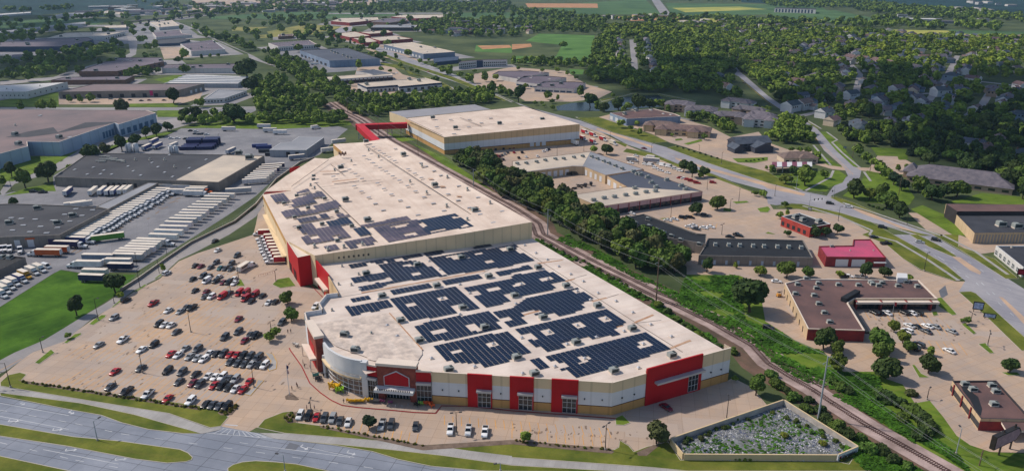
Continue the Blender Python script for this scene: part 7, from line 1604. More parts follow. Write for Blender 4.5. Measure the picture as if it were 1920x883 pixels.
for a,c,i,om in ends:
    if ((c-a).cross(ci-a)).z>0: aa,cc=a,c
    else: aa,cc=c,a
    d=(cc-aa).normalized();tt=bwall(labs[i],aa+d*.22,cc-d*.22,om if i!=0 else WALLT,WALLI if i!=2 else WWHITE,WH+.1*(i==2))
    if i==2:
        t,a_,c_,n=tt;ang=math.atan2((c_-a_).y,(c_-a_).x);L=(c_-a_).length
        cu=bpy.data.curves.new('sign_text','FONT');cu.body='Homemakers';cu.size=1.;cu.extrude=.03;cu.align_x='LEFT'
        to=bpy.data.objects.new('tmp',cu);COL.objects.link(to);dg=bpy.context.evaluated_depsgraph_get();tm=bpy.data.meshes.new_from_object(to.evaluated_get(dg));bpy.data.objects.remove(to)
        xs=[v.co.x for v in tm.vertices];w=max(xs)-min(xs);k=L*.72/w
        for v in tm.vertices: v.co=Vector((v.co.x*k,-v.co.z,v.co.y*1.55))
        tm.materials.clear();tm.materials.append(bm('sign_navy',(26,34,70),var=.02));o=bpy.data.objects.new('sign_lettering',tm);COL.objects.link(o);o.parent=t
        p=a_+(c_-a_)*.2+n*1.22;o.location=Vector((p.x,p.y,.5))-Vector(ORG[t.name]);o.rotation_euler=(0,0,ang)
        m=MB()
        for j,(x0,z0,mi) in enumerate(((.06,.95,0),(.115,.95,0),(.06,.5,1),(.115,.5,1))): 
            q=a_+(c_-a_)*x0;r=a_+(c_-a_)*(x0+.05);wallbox(m,q,r,0,1,z0,z0+.42,.24,mi,-.2)
        m.build('sign_logo',[RED,MATS['sign_navy']],t)
rs_=random.Random(9);m=MB();bb=[(p.x,p.y) for p in bp];k=0
sm=[bm('pale_boulder',(176,178,180),var=.15,fine=3.),bm('grey_boulder',(128,130,134),var=.15,fine=3.),bm('blue_grey_boulder',(92,100,124),var=.15,fine=3.)]
while k<3600:
    p=Vector((rs_.uniform(min(x for x,_ in bb),max(x for x,_ in bb)),rs_.uniform(min(y for _,y in bb),max(y for _,y in bb)),.1))
    if not inside(p,bb) or math.sin(p.x*.31+1.3*math.sin(p.y*.23))+math.sin(p.y*.37+p.x*.11)<rs_.uniform(-1.4,.2): continue
    k+=1;r=rs_.uniform(.14,.42);i=len(m.v);mi=rs_.choice((0,1,1,1,2))
    for v in IV: m.v.append((p.x+v[0]*r*rs_.uniform(.7,1.3),p.y+v[1]*r*rs_.uniform(.7,1.3),p.z+v[2]*r*.6))
    for f in IF: m.f.append(tuple(int(i+x) for x in f));m.m.append(mi)
struct(m.build('boulders',sm),'stuff')
# wild green ground cover on the slope and in the basin
def cover(name,poly,n,m_,size,hue,seed):
    r=np.random.default_rng(seed);w=[(p.x,p.y) for p in W(poly)];xs=[p[0] for p in w];ys=[p[1] for p in w];b=MB();k=0
    while k<n:
        p=(r.uniform(min(xs),max(xs)),r.uniform(min(ys),max(ys)))
        if not inside(p,w) or (name!='grass_tufts' and math.sin(p[0]*.25+seed)+math.sin(p[1]*.33+p[0]*.1)<r.uniform(-1.6,.3)): continue
        k+=1;s=size*r.uniform(.6,1.5);a=r.uniform(0,6.28);t=r.uniform(-.5,.5);z=r.uniform(.1,.7)*size
        d=Vector((math.cos(a),math.sin(a),t*.6))*s;e=Vector((-math.sin(a),math.cos(a),r.uniform(-.4,.6)))*s;c=Vector((p[0],p[1],z))
        b.quad(c-d-e,c+d-e,c+d+e,c-d+e)
    o=b.build(name,[m_]);o.color=(*HUE[hue][0],1);return struct(o,'stuff')
WILD=mat('wild_growth',S(74,116,34),c2=S(44,78,22),rough=.85,var=.35,scale=.1,fine=.5,island=.5,spec=.1)
cover('ground_cover','c2 1310,310 1690,310 1740,640 1900,700 c3 100,740 200,800 420,890 c3 60,890 c2 1500,640 1240,500',5200,WILD,.55,'g',1)
cover('ground_cover','d3 60,20 400,120 560,160 820,170 830,280 900,380 760,440 480,240 200,120 20,70',2600,WILD,.55,'g',2)
cover('ground_cover','c2 180,30 420,160 900,410 1060,490 1200,600 1500,760 1600,860 1540,860 1000,540 600,310 170,60',2400,WILD,.6,'g',3)
cover('ground_cover','d2 1230,750 1300,700 1700,540 1901,450 d3 100,440 300,560 630,740 500,790 0,790 d2 1290,780',800,WILD,.4,'g',6)
cover('ground_cover','c2 330,40 700,210 1000,370 1230,500 1250,440 1000,320 760,180 420,0',1500,WILD,.5,'d',8)
cover('ground_cover','c2 1230,520 1500,650 1800,820 d3 120,140 340,260 560,370 760,470 900,560 1100,690 1000,560 800,430 560,300 300,170 c2 1840,800 1560,640 1260,480',1500,WILD,.45,'d',9)
cover('grass_tufts','d3 700,640 1100,860 1320,960 1000,960 700,860 560,700',1500,WILD,.5,'d',4)
cover('grass_tufts','d3 760,440 1000,600 1300,760 1500,900 1400,760 1200,620 1000,500 880,420',1600,WILD,.55,'d',5)
# ---------- poles ----------
POLE=bm('dark_pole_paint',(46,42,40),var=.1,rough=.5);GALV=bm('galvanised_steel',(156,164,170),var=.08,rough=.5);WOODP=bm('wooden_pole',(112,92,78),var=.2,fine=2.);CONC=bm('pole_base_concrete',(176,168,158),var=.1);LAMP=bm('lamp_head',(70,70,74),var=.1)
def gpole(s,h=None):
    b=P(s);p=G(*b[0])
    if h is None:
        lo,hi=0.,45.
        for _ in range(40):
            m_=(lo+hi)/2;q=Vector((p.x,p.y,m_));y=CY-F_PX*(q.y*sp+(q.z-H)*cp)/depth(q)
            if y>b[1][1]: lo=m_
            else: hi=m_
        h=lo
    return p,h
def lightpole(s,label,double=False,mt=None,arm=1.4,h=None,group='light poles',az=0.,signals=0):
    p,h=gpole(s,h);t=thing('light_pole' if not signals else 'traffic_signal',label,'lamp post' if not signals else 'traffic light',(p.x,p.y,0),0,group if not signals else 'traffic signals')
    m=MB();m.tube((p.x,p.y,.5),(p.x,p.y,h),.16,.09,8);m.build('pole',[mt or POLE],t)
    m=MB();m.tube((p.x,p.y,0),(p.x,p.y,.75),.32,.32,10);m.build('base',[CONC],t)
    d=Vector((math.cos(az),math.sin(az),0))
    for sd in((-1,1) if double else (1,)):
        m=MB();e=Vector((p.x,p.y,h-.1))+d*sd*arm;m.tube((p.x,p.y,h-.15),e,.06,.06,6);m.build('arm',[mt or POLE],t)
        m=MB();m.box((e.x,e.y,h-.2),(1.,.5,.22),az);m.build('lamp_head',[LAMP],t)
    for k in range(signals):
        q=Vector((p.x,p.y,h*.62))+d*(arm*.35+k*arm*.3)
        m=MB();m.box((q.x,q.y,q.z-.6),(.4,.4,1.2),az);sg=m.build('signal_head',[bm('signal_yellow_black',(40,38,30),var=.1)],t)
    if signals:
        m=MB();m.tube((p.x,p.y,h*.62),Vector((p.x,p.y,h*.66))+d*arm,.12,.07,6);m.build('mast_arm',[mt or GALV],t)
for i,(s,w_,db) in enumerate([('d1 1490,612 1480,445','dark double light pole between the white pickups of the front row',1),('d2 692,725 702,535','dark double light pole at the empty stalls before the store',1),('d2 1592,500 1605,330','dark double light pole on the drive beside the basin wall',1),('d0 1060,152 1035,0','dark light pole beside a parked dark sedan in the lot',0),('c0 1432,730 1412,585','dark light pole standing alone in the open middle of the lot',0),('c0 1735,470 1722,360','dark light pole beside the red vans',0),('c0 1790,335 1780,215','dark light pole at the small grass triangle near the camper',0),('c0 1050,395 1035,260','dark light pole on the lot edge strip by the fence',0),('c0 738,640 715,480','dark light pole on the largest lot edge island',0),('c0 322,882 308,775','dark light pole on the lowest lot edge island',0),('c0 857,515 853,470','short dark pole on the lot edge strip',0),('d0 1887,262 1868,120','dark light pole on the painted end island of the double row',0),('d1 408,432 410,355','dark double light pole at the upper end of the front row',1),('c1 112,705 105,648','dark light pole beside the store side trees',0),('c1 150,352 150,268','dark light pole on the round grass island by the red tower',0),
 ('c3 935,640 938,578','light pole in the brown roofed shopping lot before its shopfronts',0),('c3 1645,832 1660,728','brown double light pole on the grass island of the shopping lot',1),('c3 1520,650 1527,585','double light pole beside the small tree in the shopping lot',1),('d3 1180,352 1195,270','light pole at the restaurant lot entrance',0),('d3 1395,757 1445,565','leaning pale light pole at the restaurant lot bend',0),('c3 1170,272 1183,135','light pole on the verge by the magenta roofed building',0),('b3 1040,802 1040,690','light pole on the avenue verge right of the crossing',0),('b3 525,778 535,670','light pole on the avenue verge by the red brick building',0),('b3 50,592 50,510','light pole at the avenue median end',0),
 ('b2 1190,762 1190,660','light pole before the pink fascia strip mall',0),('b2 1635,687 1635,615','light pole beside the mid green tree at the strip lot',0),('b2 1700,632 1700,540','light pole at the drive end of the strip lot',0),('b2 1462,542 1462,470','light pole beside the red car at the strip lot',0),('b2 1570,352 1575,265','light pole on the verge by the bank lot',0),('b2 1402,267 1402,210','light pole at the bank lot edge by the restaurant',0),('b2 1045,267 1045,200','light pole at the avenue junction by the strip mall',0),('b2 735,162 733,110','light pole on the avenue verge by the red delivery trucks',0),('b2 538,257 538,180','light pole before the back warehouse corner',0),('b2 338,287 338,220','light pole in the back warehouse car lot',0),('b2 948,352 948,290','light pole beside the cars above the strip mall',0),('b2 1572,880 1578,800','double light pole in the lot beside the black roofed building',1),('b0 1640,165 1640,128','light pole in the far left lot by the blue containers',0),('b0 90,555 78,465','light pole by the street at the left edge',0)]):
    lightpole(s,w_,bool(db),None if i not in(19,) else GALV,az=R(10+37*i%90))
lightpole('d0 725,657 690,510','grey street light on the grass median of the near road',False,GALV,2.2,None,'street lights',R(70),0)
lightpole('d1 217,890 208,760','grey street light at the bottom edge of the near road',False,GALV,2.2,None,'street lights',R(160),0)
lightpole('d1 1815,885 1820,820','pale street light on the verge at the bottom edge',False,GALV,1.5,None,'street lights',R(190),0)
lightpole('d0 80,262 25,80','dark signal mast at the left edge of the near road',False,POLE,9,None,None,R(185),2)
lightpole('b3 305,692 305,575','signal mast with long arm at the near side of the avenue crossing',False,GALV,9,None,None,R(15),3)
lightpole('b3 490,602 490,520','signal pole on the grass corner of the avenue crossing',False,GALV,4,None,None,R(200),1)
lightpole('b3 210,542 210,440','signal mast before the bank lawn trees',False,GALV,7,None,None,R(200),2)
# transmission poles with arms and insulators, wires between them
TP=[]
for s,lab,mt in [('a1 690,852 690,730','far power pole beside the wood left of the red bridge',WOODP),('b1 1632,522 1633,390','power pole in the green tree row by the warehouse',GALV),('b2 267,885 279,690','power pole in the tree row behind the warehouse corner',GALV),('c2 1080,505 1098,175','tall power pole standing at the joining tracks',WOODP),('d3 372,492 448,30','tall pale power pole at the bushes by the basin wall',GALV)]:
    p,h=gpole(s);t=thing('power_pole',lab,'power pole',(p.x,p.y,0),0,'power poles along the railway');m=MB();m.tube((p.x,p.y,0),(p.x,p.y,h),.34,.2,10);m.build('pole',[mt],t);TP.append((p,h,t))
dirn=Vector((math.cos(R(118)),math.sin(R(118)),0));sd_=Vector((dirn.y,-dirn.x,0));att=[(1.9,-.9,1.),(-1.7,-2.6,1.),(1.9,-4.3,1.),(.2,-.1,.6)]
for p,h,t in TP:
    for x,z,_ in att[:3]:
        m=MB();q=Vector((p.x,p.y,h+z))+sd_*x;m.tube((p.x,p.y,h+z+.5),q+Vector((0,0,.5)),.12,.08,6);m.tube(q+Vector((0,0,.5)),q,.1,.1,6);m.build('insulator_arm',[GALV],t)
WIRE=bm('wire_metal',(150,152,154),var=.05,rough=.5)
ext=[(TP[-1][0]+(TP[-1][0]-TP[-2][0])*1.0,TP[-1][1],None)]
for j,(x,z,_) in enumerate(att):
    m=MB()
    chain=TP+ext
    for (p,h,_a),(q,g,_b) in zip(chain,chain[1:]):
        a=Vector((p.x,p.y,h+z))+sd_*x;c=Vector((q.x,q.y,g+z))+sd_*x;pr=a
        for i in range(1,15):
            u=i/14;v=a.lerp(c,u);v.z-=4*u*(1-u)*2.6;m.tube(pr,v,.026,.026,4,0,False);pr=v
    o=m.build('power_line',[WIRE]);tag(o,['upper power line on the track side of the power poles','power line on the store side of the power poles','lower power line on the track side of the power poles','topmost thin ground wire over the power poles'][j],'power line','power lines along the railway')
for s,lab in [('b1 1217,292 1213,135','plain wooden pole between warehouse and railway'),('b1 922,152 922,-10','tall wooden pole beside the red bridge roof'),('d3 1568,842 1605,725','short leaning wooden pole on the restaurant lawn'),('b3 978,588 990,450','wooden pole on the mown slope by the hall trees'),('b3 762,417 780,300','wooden pole at the hall drive'),('b3 633,307 650,200','wooden pole on the side street lawn'),('c1 -140,90 -175,-100','thin dark boom pole beside the upper lot')][:6]:
    p,h=gpole(s);t=thing('utility_pole',lab,'utility pole',(p.x,p.y,0),0,'utility poles');m=MB();m.tube((p.x,p.y,0),(p.x,p.y,h),.2,.12,8);m.build('pole',[WOODP],t);m=MB();m.box((p.x,p.y,h-.9),(2.4,.14,.16),R(40));m.build('crossarm',[WOODP],t)
# yard fence poles
for i,s in enumerate(['c0 1195,290 1190,190','c0 1253,155 1245,60','c0 1030,240 1020,140']):
    p,h=gpole(s);t=thing('light_pole',['dark pole by the fence beside the small lot tree','dark pole by the fence beside the near trailer row','dark pole between the meadow edge trailers'][i],'lamp post',(p.x,p.y,0),0,'light poles');m=MB();m.tube((p.x,p.y,0),(p.x,p.y,h),.13,.09,6);m.build('pole',[POLE],t);m=MB();m.box((p.x,p.y,h),(.9,.4,.2),0);m.build('lamp_head',[LAMP],t)
# low concrete wall with fence between truck yard and lot drive
m=MB();pts=[Vector((p.x,p.y,0)) for p in W('c0 905,425 1040,340 1250,190 1430,70 b0 1760,790 1920,660 b1 150,475 330,345 b1 440,310')]
t=thing('retaining_wall','long low concrete wall between the truck yard and the lot drive','wall',tuple(pts[3]))
for a,c in zip(pts,pts[1:]): d=(c-a).normalized();n=Vector((-d.y,d.x,0))*.18;m.prism([a-n,c-n,c+n,a+n],0,1.25,0)
m.build('wall_panel',[WGREYC],t);m=MB()
for a,c in zip(pts,pts[1:]): d=(c-a).normalized();n=Vector((-d.y,d.x,0))*.26;m.prism([a-n,c-n,c+n,a+n],1.253,1.38,0)
m.build('coping',[KERB],t);m=MB()
for a,c in zip(pts,pts[1:]):
    L=(c-a).length
    for i in range(int(L/3)): p=a.lerp(c,i*3/L);m.tube((p.x,p.y,1.3),(p.x,p.y,2.9),.04,.04,4)
    m.tube((a.x,a.y,2.9),(c.x,c.y,2.9),.03,.03,4);m.tube((a.x,a.y,2.1),(c.x,c.y,2.1),.025,.025,4)
m.build('fence_posts_and_rails',[GALV],t)
# black railing ramp by the dock
p=W('c1 20,315 140,285');t=thing('ramp_railing','short dark red railing beside the dock by the red tower','railing',tuple(p[0]));m=MB();m.tube(p[0]+Vector((0,0,1)),p[1]+Vector((0,0,1)),.06,.06,5)
for i in range(8): q=p[0].lerp(p[1],i/7);m.tube(q,q+Vector((0,0,1)),.05,.05,5)
m.build('railing',[WRBR],t)
# overpass far left
pts=[Vector((p.x,p.y,0)) for p in W('a0 920,192 1180,165 1420,130 1660,92')];t=thing('overpass','long dark road bridge crossing the far left fields on piers','bridge',tuple(pts[1]))
m=MB()
for a,c in zip(pts,pts[1:]): d=(c-a).normalized();n=Vector((-d.y,d.x,0))*6;m.prism([a-n,c-n,c+n,a+n],6.5,8.4,0);m.poly([(q.x,q.y,6.5) for q in(a-n,c-n,c+n,a+n)],0,False)
m.build('deck',[bm('bridge_deck',(84,80,84),var=.1)],t)
for a,c in zip(pts,pts[1:]):
    for k in range(4): q=a.lerp(c,k/4);m=MB();m.box((q.x,q.y,0),(2,9,6.5),0);m.build('pier',[WGREYC],t)
# ---------- signs and flags ----------
def signpost(s,label,w,h,z,panel,rot,posts=2,frame=None,depth_=.4):
    p=G(*P(s)[0]);t=thing('sign',label,'sign',(p.x,p.y,0));r=R(rot);u=Vector((math.cos(r),math.sin(r),0));m=MB()
    for k in ([-.35,.35] if posts==2 else [0]): q=p+u*w*k;m.tube((q.x,q.y,0),(q.x,q.y,z+.1),.14,.14,6)
    m.build('post',[POLE],t);m=MB();m.box((p.x,p.y,z),(w,depth_,h),r);f=m.build('cabinet',[frame or TRIM],t)
    m=MB();m.box((p.x,p.y,z+h*.12),(w*.84,depth_+.1,h*.76),r);m.build('panel',[panel],t);return t
SIGNP=bm('sign_panel_blue_white',(176,190,214),c2=S(120,140,184),var=.1,scale=1.,fine=3.)
signpost('c3 1568,580','square black framed sign on the avenue lawn by the shopping lot',4,3.6,1.2,SIGNP,-20)
signpost('c3 1658,632','low wide sign on the avenue lawn nearer the right edge',4.6,1.8,.7,SIGNP,-20)
signpost('c3 1890,330','red sign at the right edge by the white building',3.4,3.,2.,bm('red_sign_panel',(160,30,50),var=.1),-15)
signpost('b3 575,240','small pale sign on the side street lawn',2.4,1.2,1.,SIGNP,0)
signpost('b3 313,702','small white sign at the avenue verge below the signal mast',2.2,1.4,.6,FRAME,-10)
a=G(*P('d3 1712,765')[0]);c=G(*P('d3 1795,718')[0]);t=thing('pylon_sign','big pointed pylon sign with pinkish blank face on two posts by the restaurant','sign',tuple(a))
u=(c-a).normalized();L=(c-a).length
m=MB();
for q in(a,c): m.box((q.x,q.y,0),(.4,.4,9.),math.atan2(u.y,u.x))
m.build('post',[POLE],t)
prof=[(-.9*L,4.2),(1.15*L,3.4),(1.5*L,5.6),(1.2*L,7.8),(-.9*L,8.8)]
n=Vector((u.y,-u.x,0))
def slab(mb,prof,o0,o1):
    i=len(mb.v)
    for o in(o0,o1): mb.v+=[tuple(a+u*x+n*o+Vector((0,0,z))) for x,z in prof]
    k=len(prof);mb.f.append(tuple(range(i,i+k)));mb.m.append(0);mb.f.append(tuple(range(i+2*k-1,i+k-1,-1)));mb.m.append(0)
    for j in range(k): mb.f.append((i+j,i+k+j,i+k+(j+1)%k,i+(j+1)%k));mb.m.append(0)
m=MB();slab(m,prof,-.7,.7);m.build('cabinet',[POLE],t);m=MB();slab(m,[(x*.92+.1,(z-6)*.86+6) for x,z in prof],-.76,.76);m.build('face',[bm('pink_sign_face',(190,150,156),c2=S(166,128,140),var=.08,scale=.8,fine=2.)],t)
p,h=gpole('d1 250,322 230,90');t=thing('flagpole','white flagpole with furled blue and red flag in the small lot bed','flagpole',(p.x,p.y,0));m=MB();m.tube((p.x,p.y,0),(p.x,p.y,h),.13,.07,8);m.tube((p.x,p.y,h),(p.x,p.y,h+.25),.16,.05,8);m.build('pole',[FRAME],t)
m=MB();rg=[]
for i in range(9):
    z=h-.4-i*.42;w=.5+.18*math.sin(i*1.3);rg.append([(p.x+.12,p.y-.1,z),(p.x+.12+w,p.y-.2+.15*math.sin(i),z-.1),(p.x+.12+w*.9,p.y+.12+.15*math.sin(i),z-.1),(p.x+.12,p.y+.1,z)])
m.loft(rg);
for i,f in enumerate(m.f): m.m[i]=0 if i<12 else (1+(i//4)%2)
m.build('flag',[bm('flag_blue',(34,40,84),var=.1),bm('flag_red',(164,40,50),var=.1),FRAME],t)
p,h=gpole('c3 932,600 940,500');t=thing('flagpole','small flagpole with pink red flag before the brown roofed shopfronts','flagpole',(p.x,p.y,0));m=MB();m.tube((p.x,p.y,0),(p.x,p.y,h),.1,.06,6);m.build('pole',[GALV],t);m=MB();m.loft([[(p.x+.1,p.y,h-.3),(p.x+.1,p.y+.06,h-.3),(p.x+.1,p.y+.06,h-1.8),(p.x+.1,p.y,h-1.8)],[(p.x+1.3,p.y+.3,h-.7),(p.x+1.3,p.y+.36,h-.7),(p.x+1.1,p.y+.36,h-2.6),(p.x+1.1,p.y+.3,h-2.6)]]);m.build('flag',[MATS['flag_red']],t)
# ---------- plaza: seats, bollards, people ----------
def chair_fn(w):
    def fn():
        t=thing('patio_chair','x','chair');m=MB();m.box((0,0,.4),(w,.9,.14));m.build('seat',[BOXP],t)
        k=MB();
        for i in range(max(3,int(w*3))): x=-w/2+w*(i+.5)/max(3,int(w*3));k.tube((x,.42,.4),(x,.75,1.25),.12,.1,5)
        k.build('backrest',[BOXP],t)
        for x in(-w/2,w/2):
            a_=MB();a_.box((x,0,.68),(.16,1.,.08));a_.box((x,-.4,0),(.1,.1,.7));a_.box((x,.4,0),(.1,.1,.7));a_.build('armrest',[BOXP],t)
        THINGS.remove(t);return t
    return Kind(fn)
C1,C2=chair_fn(1.1),chair_fn(2.4)
for s,k,c,sc_,lab,rz in [('d1 588,275',C1,(.72,.42,.01),2.9,'giant yellow chair leaning before the curved glass wall',160),('d1 622,295',C1,(.3,.6,.03),2.3,'giant lime green chair beside the giant yellow one',190),('d1 708,370',C2,(.72,.42,.01),1.3,'yellow bench, leftmost of the yellow plaza seats',170),('d1 740,372',C2,(.72,.42,.01),1.3,'yellow bench, second of the yellow plaza seats',185),('d1 770,370',C2,(.72,.42,.01),1.3,'yellow bench, third of the yellow plaza seats',180),('d1 828,363',C1,(.72,.42,.01),1.4,'yellow chair left of the grey one near the entrance',180),('d1 850,365',C1,(.72,.42,.01),1.4,'yellow chair touching the grey one near the entrance',180),('d1 882,372',C2,(.12,.12,.13),1.3,'dark grey bench beside the yellow chairs',180),('d1 940,372',C1,(.2,.04,.12),1.4,'plum chair by the left tower pier',180),('d1 998,380',C1,(.4,.12,.3),1.2,'violet chair before the entrance doors',180),('d1 1195,400',C1,(.03,.03,.03),1.4,'black chair right of the entrance doors',150),('d1 1226,390',C1,(.3,.6,.1),1.5,'lime green chair right of the entrance doors',180),('d1 1262,388',C1,(.75,.13,.03),1.5,'orange chair, first beside the lime green one',180),('d1 1287,390',C1,(.75,.13,.03),1.5,'orange chair, second beside the lime green one',170),('d1 1308,405',C1,(.75,.13,.03),1.5,'orange chair turned aside at the plaza end',120),('d1 445,185',C1,(.02,.12,.12),1.8,'teal chair alone on the plaza left of the glass',200),('d1 460,210',C1,(.02,.02,.03),1.6,'black chair in front of the teal one',200),('d1 515,180',C1,(.03,.03,.035),1.4,'black chair at the left end of the curved glass',200),('c1 300,835',C1,(.6,.58,.55),1.6,'white seat on the plaza by the brick portal',150)]:
    p=G(*P(s)[0]);p.z=.16;o=k.put(p,R(rz),lab,'chair' if k is C1 else 'bench',None);o.scale=(sc_,)*3
    for ch in o.children: ch.color=(*c,1)
for i,s in enumerate('990,412 1037,414 1085,416 1130,402'.split()):
    p=G(*P('d1 '+s)[0]);m=MB();m.tube((p.x,p.y,.15),(p.x,p.y,1.25),.11,.11,8);m.tube((p.x,p.y,1.25),(p.x,p.y,1.35),.11,.02,8);o=m.build('bollard',[GALV]);tag(o,'grey steel bollard on the plaza, '+['leftmost before the doors','second from left before the doors','third from left before the doors','set back nearest the doors'][i],'bollard','bollards before the entrance')
SKIN=bm('skin',(196,150,124),var=.05);CLOTH=mat('clothing',(1,1,1),rough=.9,var=.1,fine=4.,obj=True);HAIR=bm('hair',(50,38,30),var=.2)
def person_mesh(pose):
    bm_=bmesh.new();jt={'hip':(0,0,.95),'waist':(0,0,1.1),'chest':(0,.01,1.33),'neck':(0,0,1.5),'head':(0,-.02,1.58),'crown':(0,-.01,1.76)}
    st=.22*pose
    J=dict(jt);E_=[('hip','waist'),('waist','chest'),('chest','neck'),('neck','head'),('head','crown')];RD={'hip':.15,'waist':.13,'chest':.16,'neck':.06,'head':.095,'crown':.08}
    for s_,n in((-1,'l'),(1,'r')):
        f=s_*st
        J[n+'hip']=(s_*.09,0,.9);J[n+'knee']=(s_*.1,-f*.6-.02,.5);J[n+'ank']=(s_*.1,-f*.9+.05*abs(f),.09);J[n+'toe']=(s_*.11,-f*.9-.17,.05)
        J[n+'sho']=(s_*.19,0,1.42);J[n+'elb']=(s_*.25,f*.5+.03,1.14);J[n+'wri']=(s_*.24,f*.8-.08,.9);J[n+'han']=(s_*.235,f*.85-.12,.82)
        E_+=[('hip',n+'hip'),(n+'hip',n+'knee'),(n+'knee',n+'ank'),(n+'ank',n+'toe'),('chest',n+'sho'),(n+'sho',n+'elb'),(n+'elb',n+'wri'),(n+'wri',n+'han')]
        RD.update({n+'hip':.095,n+'knee':.062,n+'ank':.045,n+'toe':.04,n+'sho':.062,n+'elb':.045,n+'wri':.034,n+'han':.036})
    names=list(J);me=bpy.data.meshes.new('person');me.from_pydata([J[n] for n in names],[(names.index(a),names.index(b)) for a,b in E_],[])
    o=bpy.data.objects.new('tmp',me);COL.objects.link(o);md=o.modifiers.new('s','SKIN');o.modifiers.new('d','SUBSURF').levels=1
    for i,n in enumerate(names): v=me.skin_vertices[0].data[i];v.radius=(RD[n],RD[n]);v.use_root=(n=='hip')
    dg=bpy.context.evaluated_depsgraph_get();r=bpy.data.meshes.new_from_object(o.evaluated_get(dg));bpy.data.objects.remove(o)
    r.materials.clear();[r.materials.append(x) for x in(SKIN,CLOTH,bm('trousers',(44,50,66),var=.1))]
    for f in r.polygons: c=f.center;f.material_index=2 if c.z<.98 and abs(c.x)<.2 else (1 if c.z<1.46 and not(abs(c.x)>.2 and c.z<1.1) else 0)
    return r
PM=[person_mesh(.4),person_mesh(1.)];hm=MB();hm.loft([[(math.cos(a)*r,math.sin(a)*r+.01,z) for a in [k*math.pi/4 for k in range(8)]] for r,z in((.098,1.66),(.11,1.72),(.085,1.81),(.03,1.84))]);HM=hm.mesh('hair',[HAIR])
for i,(s,c,lab,rz) in enumerate([('c1 240,738',(.03,.03,.04),'person in dark clothes walking toward the store side trees, left of a pair',20),('c1 262,735',(.04,.05,.1),'person in navy walking right of a companion by the store side trees',20),('d1 350,88',(.25,.25,.27),'person in grey nearest the brick portal canopy',90),('d1 362,118',(.05,.05,.06),'person in black on the plaza edge below the canopy',200),('d1 404,128',(.3,.1,.1),'person in red standing apart below the canopy',150),('d1 268,283',(.02,.02,.03),'person in black left of the tall pair by the flagpole',60),('d1 303,255',(.12,.04,.04),'person in maroon walking right of the flagpole',60),('d1 310,268',(.03,.03,.04),'person in black beside the one in maroon by the flagpole',60),('d1 378,425',(.3,.1,.12),'person in red left of the light pole at the front row',90),('d1 435,425',(.05,.07,.2),'person in blue right of the light pole at the front row',-60),('d1 652,380',(.04,.04,.05),'person in black alone on the red kerb line',0),('d1 955,390',(.25,.08,.2),'person in purple by the left tower pier',30),('d0 860,240',(.02,.02,.02),'person in black beside a dark car at the hedge',80),('d0 1062,158',(.4,.36,.3),'person in beige below the lot light pole',10),('d0 1635,150',(.35,.08,.1),'person in red among the white cars of the double row',0)]):
    p=G(*P(s)[0]);o=bpy.data.objects.new('person',PM[i%2]);COL.objects.link(o);o.location=(p.x,p.y,.15 if s[:2]!='d0' and i not in(0,1,5,6,7,8,9) else .031);o.rotation_euler=(0,0,R(rz));o.color=(*c,1);tag(o,lab,'person','people around the store')
    h=bpy.data.objects.new('hair',HM);COL.objects.link(h);h.parent=o
# yellow forklift behind the brown roofed building
p=G(*P('c3 80,465')[0]);t=thing('forklift','small yellow forklift by the white west wall','forklift',(p.x,p.y,.03),R(20));ORG[t.name]=(0,0,0)
m=MB();m.box((0,0,.4),(2.,1.2,.8));m.box((-.6,0,1.2),(.7,1.1,.5));m.build('body',[YELLOW],t);m=MB()
for x in(-.8,.7):
    for y in(-.5,.5): m.tube((x*.8,y,1.2),(x*.7,y,2.3),.05,.05,5)
m.box((0,0,2.3),(1.4,1.1,.08));m.build('cage',[TRIM],t);m=MB();m.box((1.2,-.3,.3),(.12,.12,2.4));m.box((1.2,.3,.3),(.12,.12,2.4));m.box((1.7,-.3,.2),(1.,.12,.06));m.box((1.7,.3,.2),(1.,.12,.06));m.build('mast',[TRIM],t)
for x in(-.7,.7):
    for y in(-.6,.6): wheel(t,x,y,.3,.25)
# ---------- far-off buildings near the horizon ----------
fb=[]
def far_fn(L,Wd,h,wm,rm):
    def fn():
        t=thing('distant_building','x','building');m=MB();m.box((0,0,0),(L,Wd,h));m.build('wall',[wm],t);m=MB();m.box((0,0,h+.01),(L+.6,Wd+.6,.7));m.build('roof',[rm],t);m=MB();m.box((0,-Wd/2-.02,h*.4),(L*.9,.2,h*.25));m.build('window_band',[GLASS],t);THINGS.remove(t);return t
    return Kind(fn)
FK=[far_fn(40,22,7,WWH,RBEIGE),far_fn(60,30,8,WWH,RWHITE),far_fn(30,20,7,WSAND,RGREY),far_fn(70,25,7,WMET,RPUR),far_fn(26,14,9,WWH,RPUR),far_fn(40,26,8,WBR,RDARK)]
FD=['white block with beige roof','long white block with white roof','tan block with grey roof','long grey block with purple roof','tall white block with purple roof','brown block with charcoal roof']
rr=random.Random(21)
def farb(s,n,where,group,ks=(0,1,2,3,4,5)):
    w=[(p.x,p.y) for p in W(s)];xs=[p[0] for p in w];ys=[p[1] for p in w];k=0;tr=0
    while k<n and tr<4000:
        tr+=1;q=Vector((rr.uniform(min(xs),max(xs)),rr.uniform(min(ys),max(ys)),0))
        if not inside(q,w) or any((q-b).length<46 for b in fb): continue
        fb.append(q);k+=1;i=rr.choice(ks);FK[i].put(q,R(rr.choice((0,25,25,-20,90))),FD[i]+' '+where,'building',group,None,None,rr.uniform(.7,1.2))
farb('a0 760,60 1300,45 1920,10 1920,95 1650,90 1300,110 960,130 500,135',44,'in the upper left haze','far-off buildings at the upper left')
farb('a1 0,0 620,10 620,90 0,95',44,'in the haze left of top centre','far-off buildings at the top centre left')
farb('a1 620,0 1900,-10 1900,25 620,30',28,'in the top centre haze','far-off buildings at the top centre')
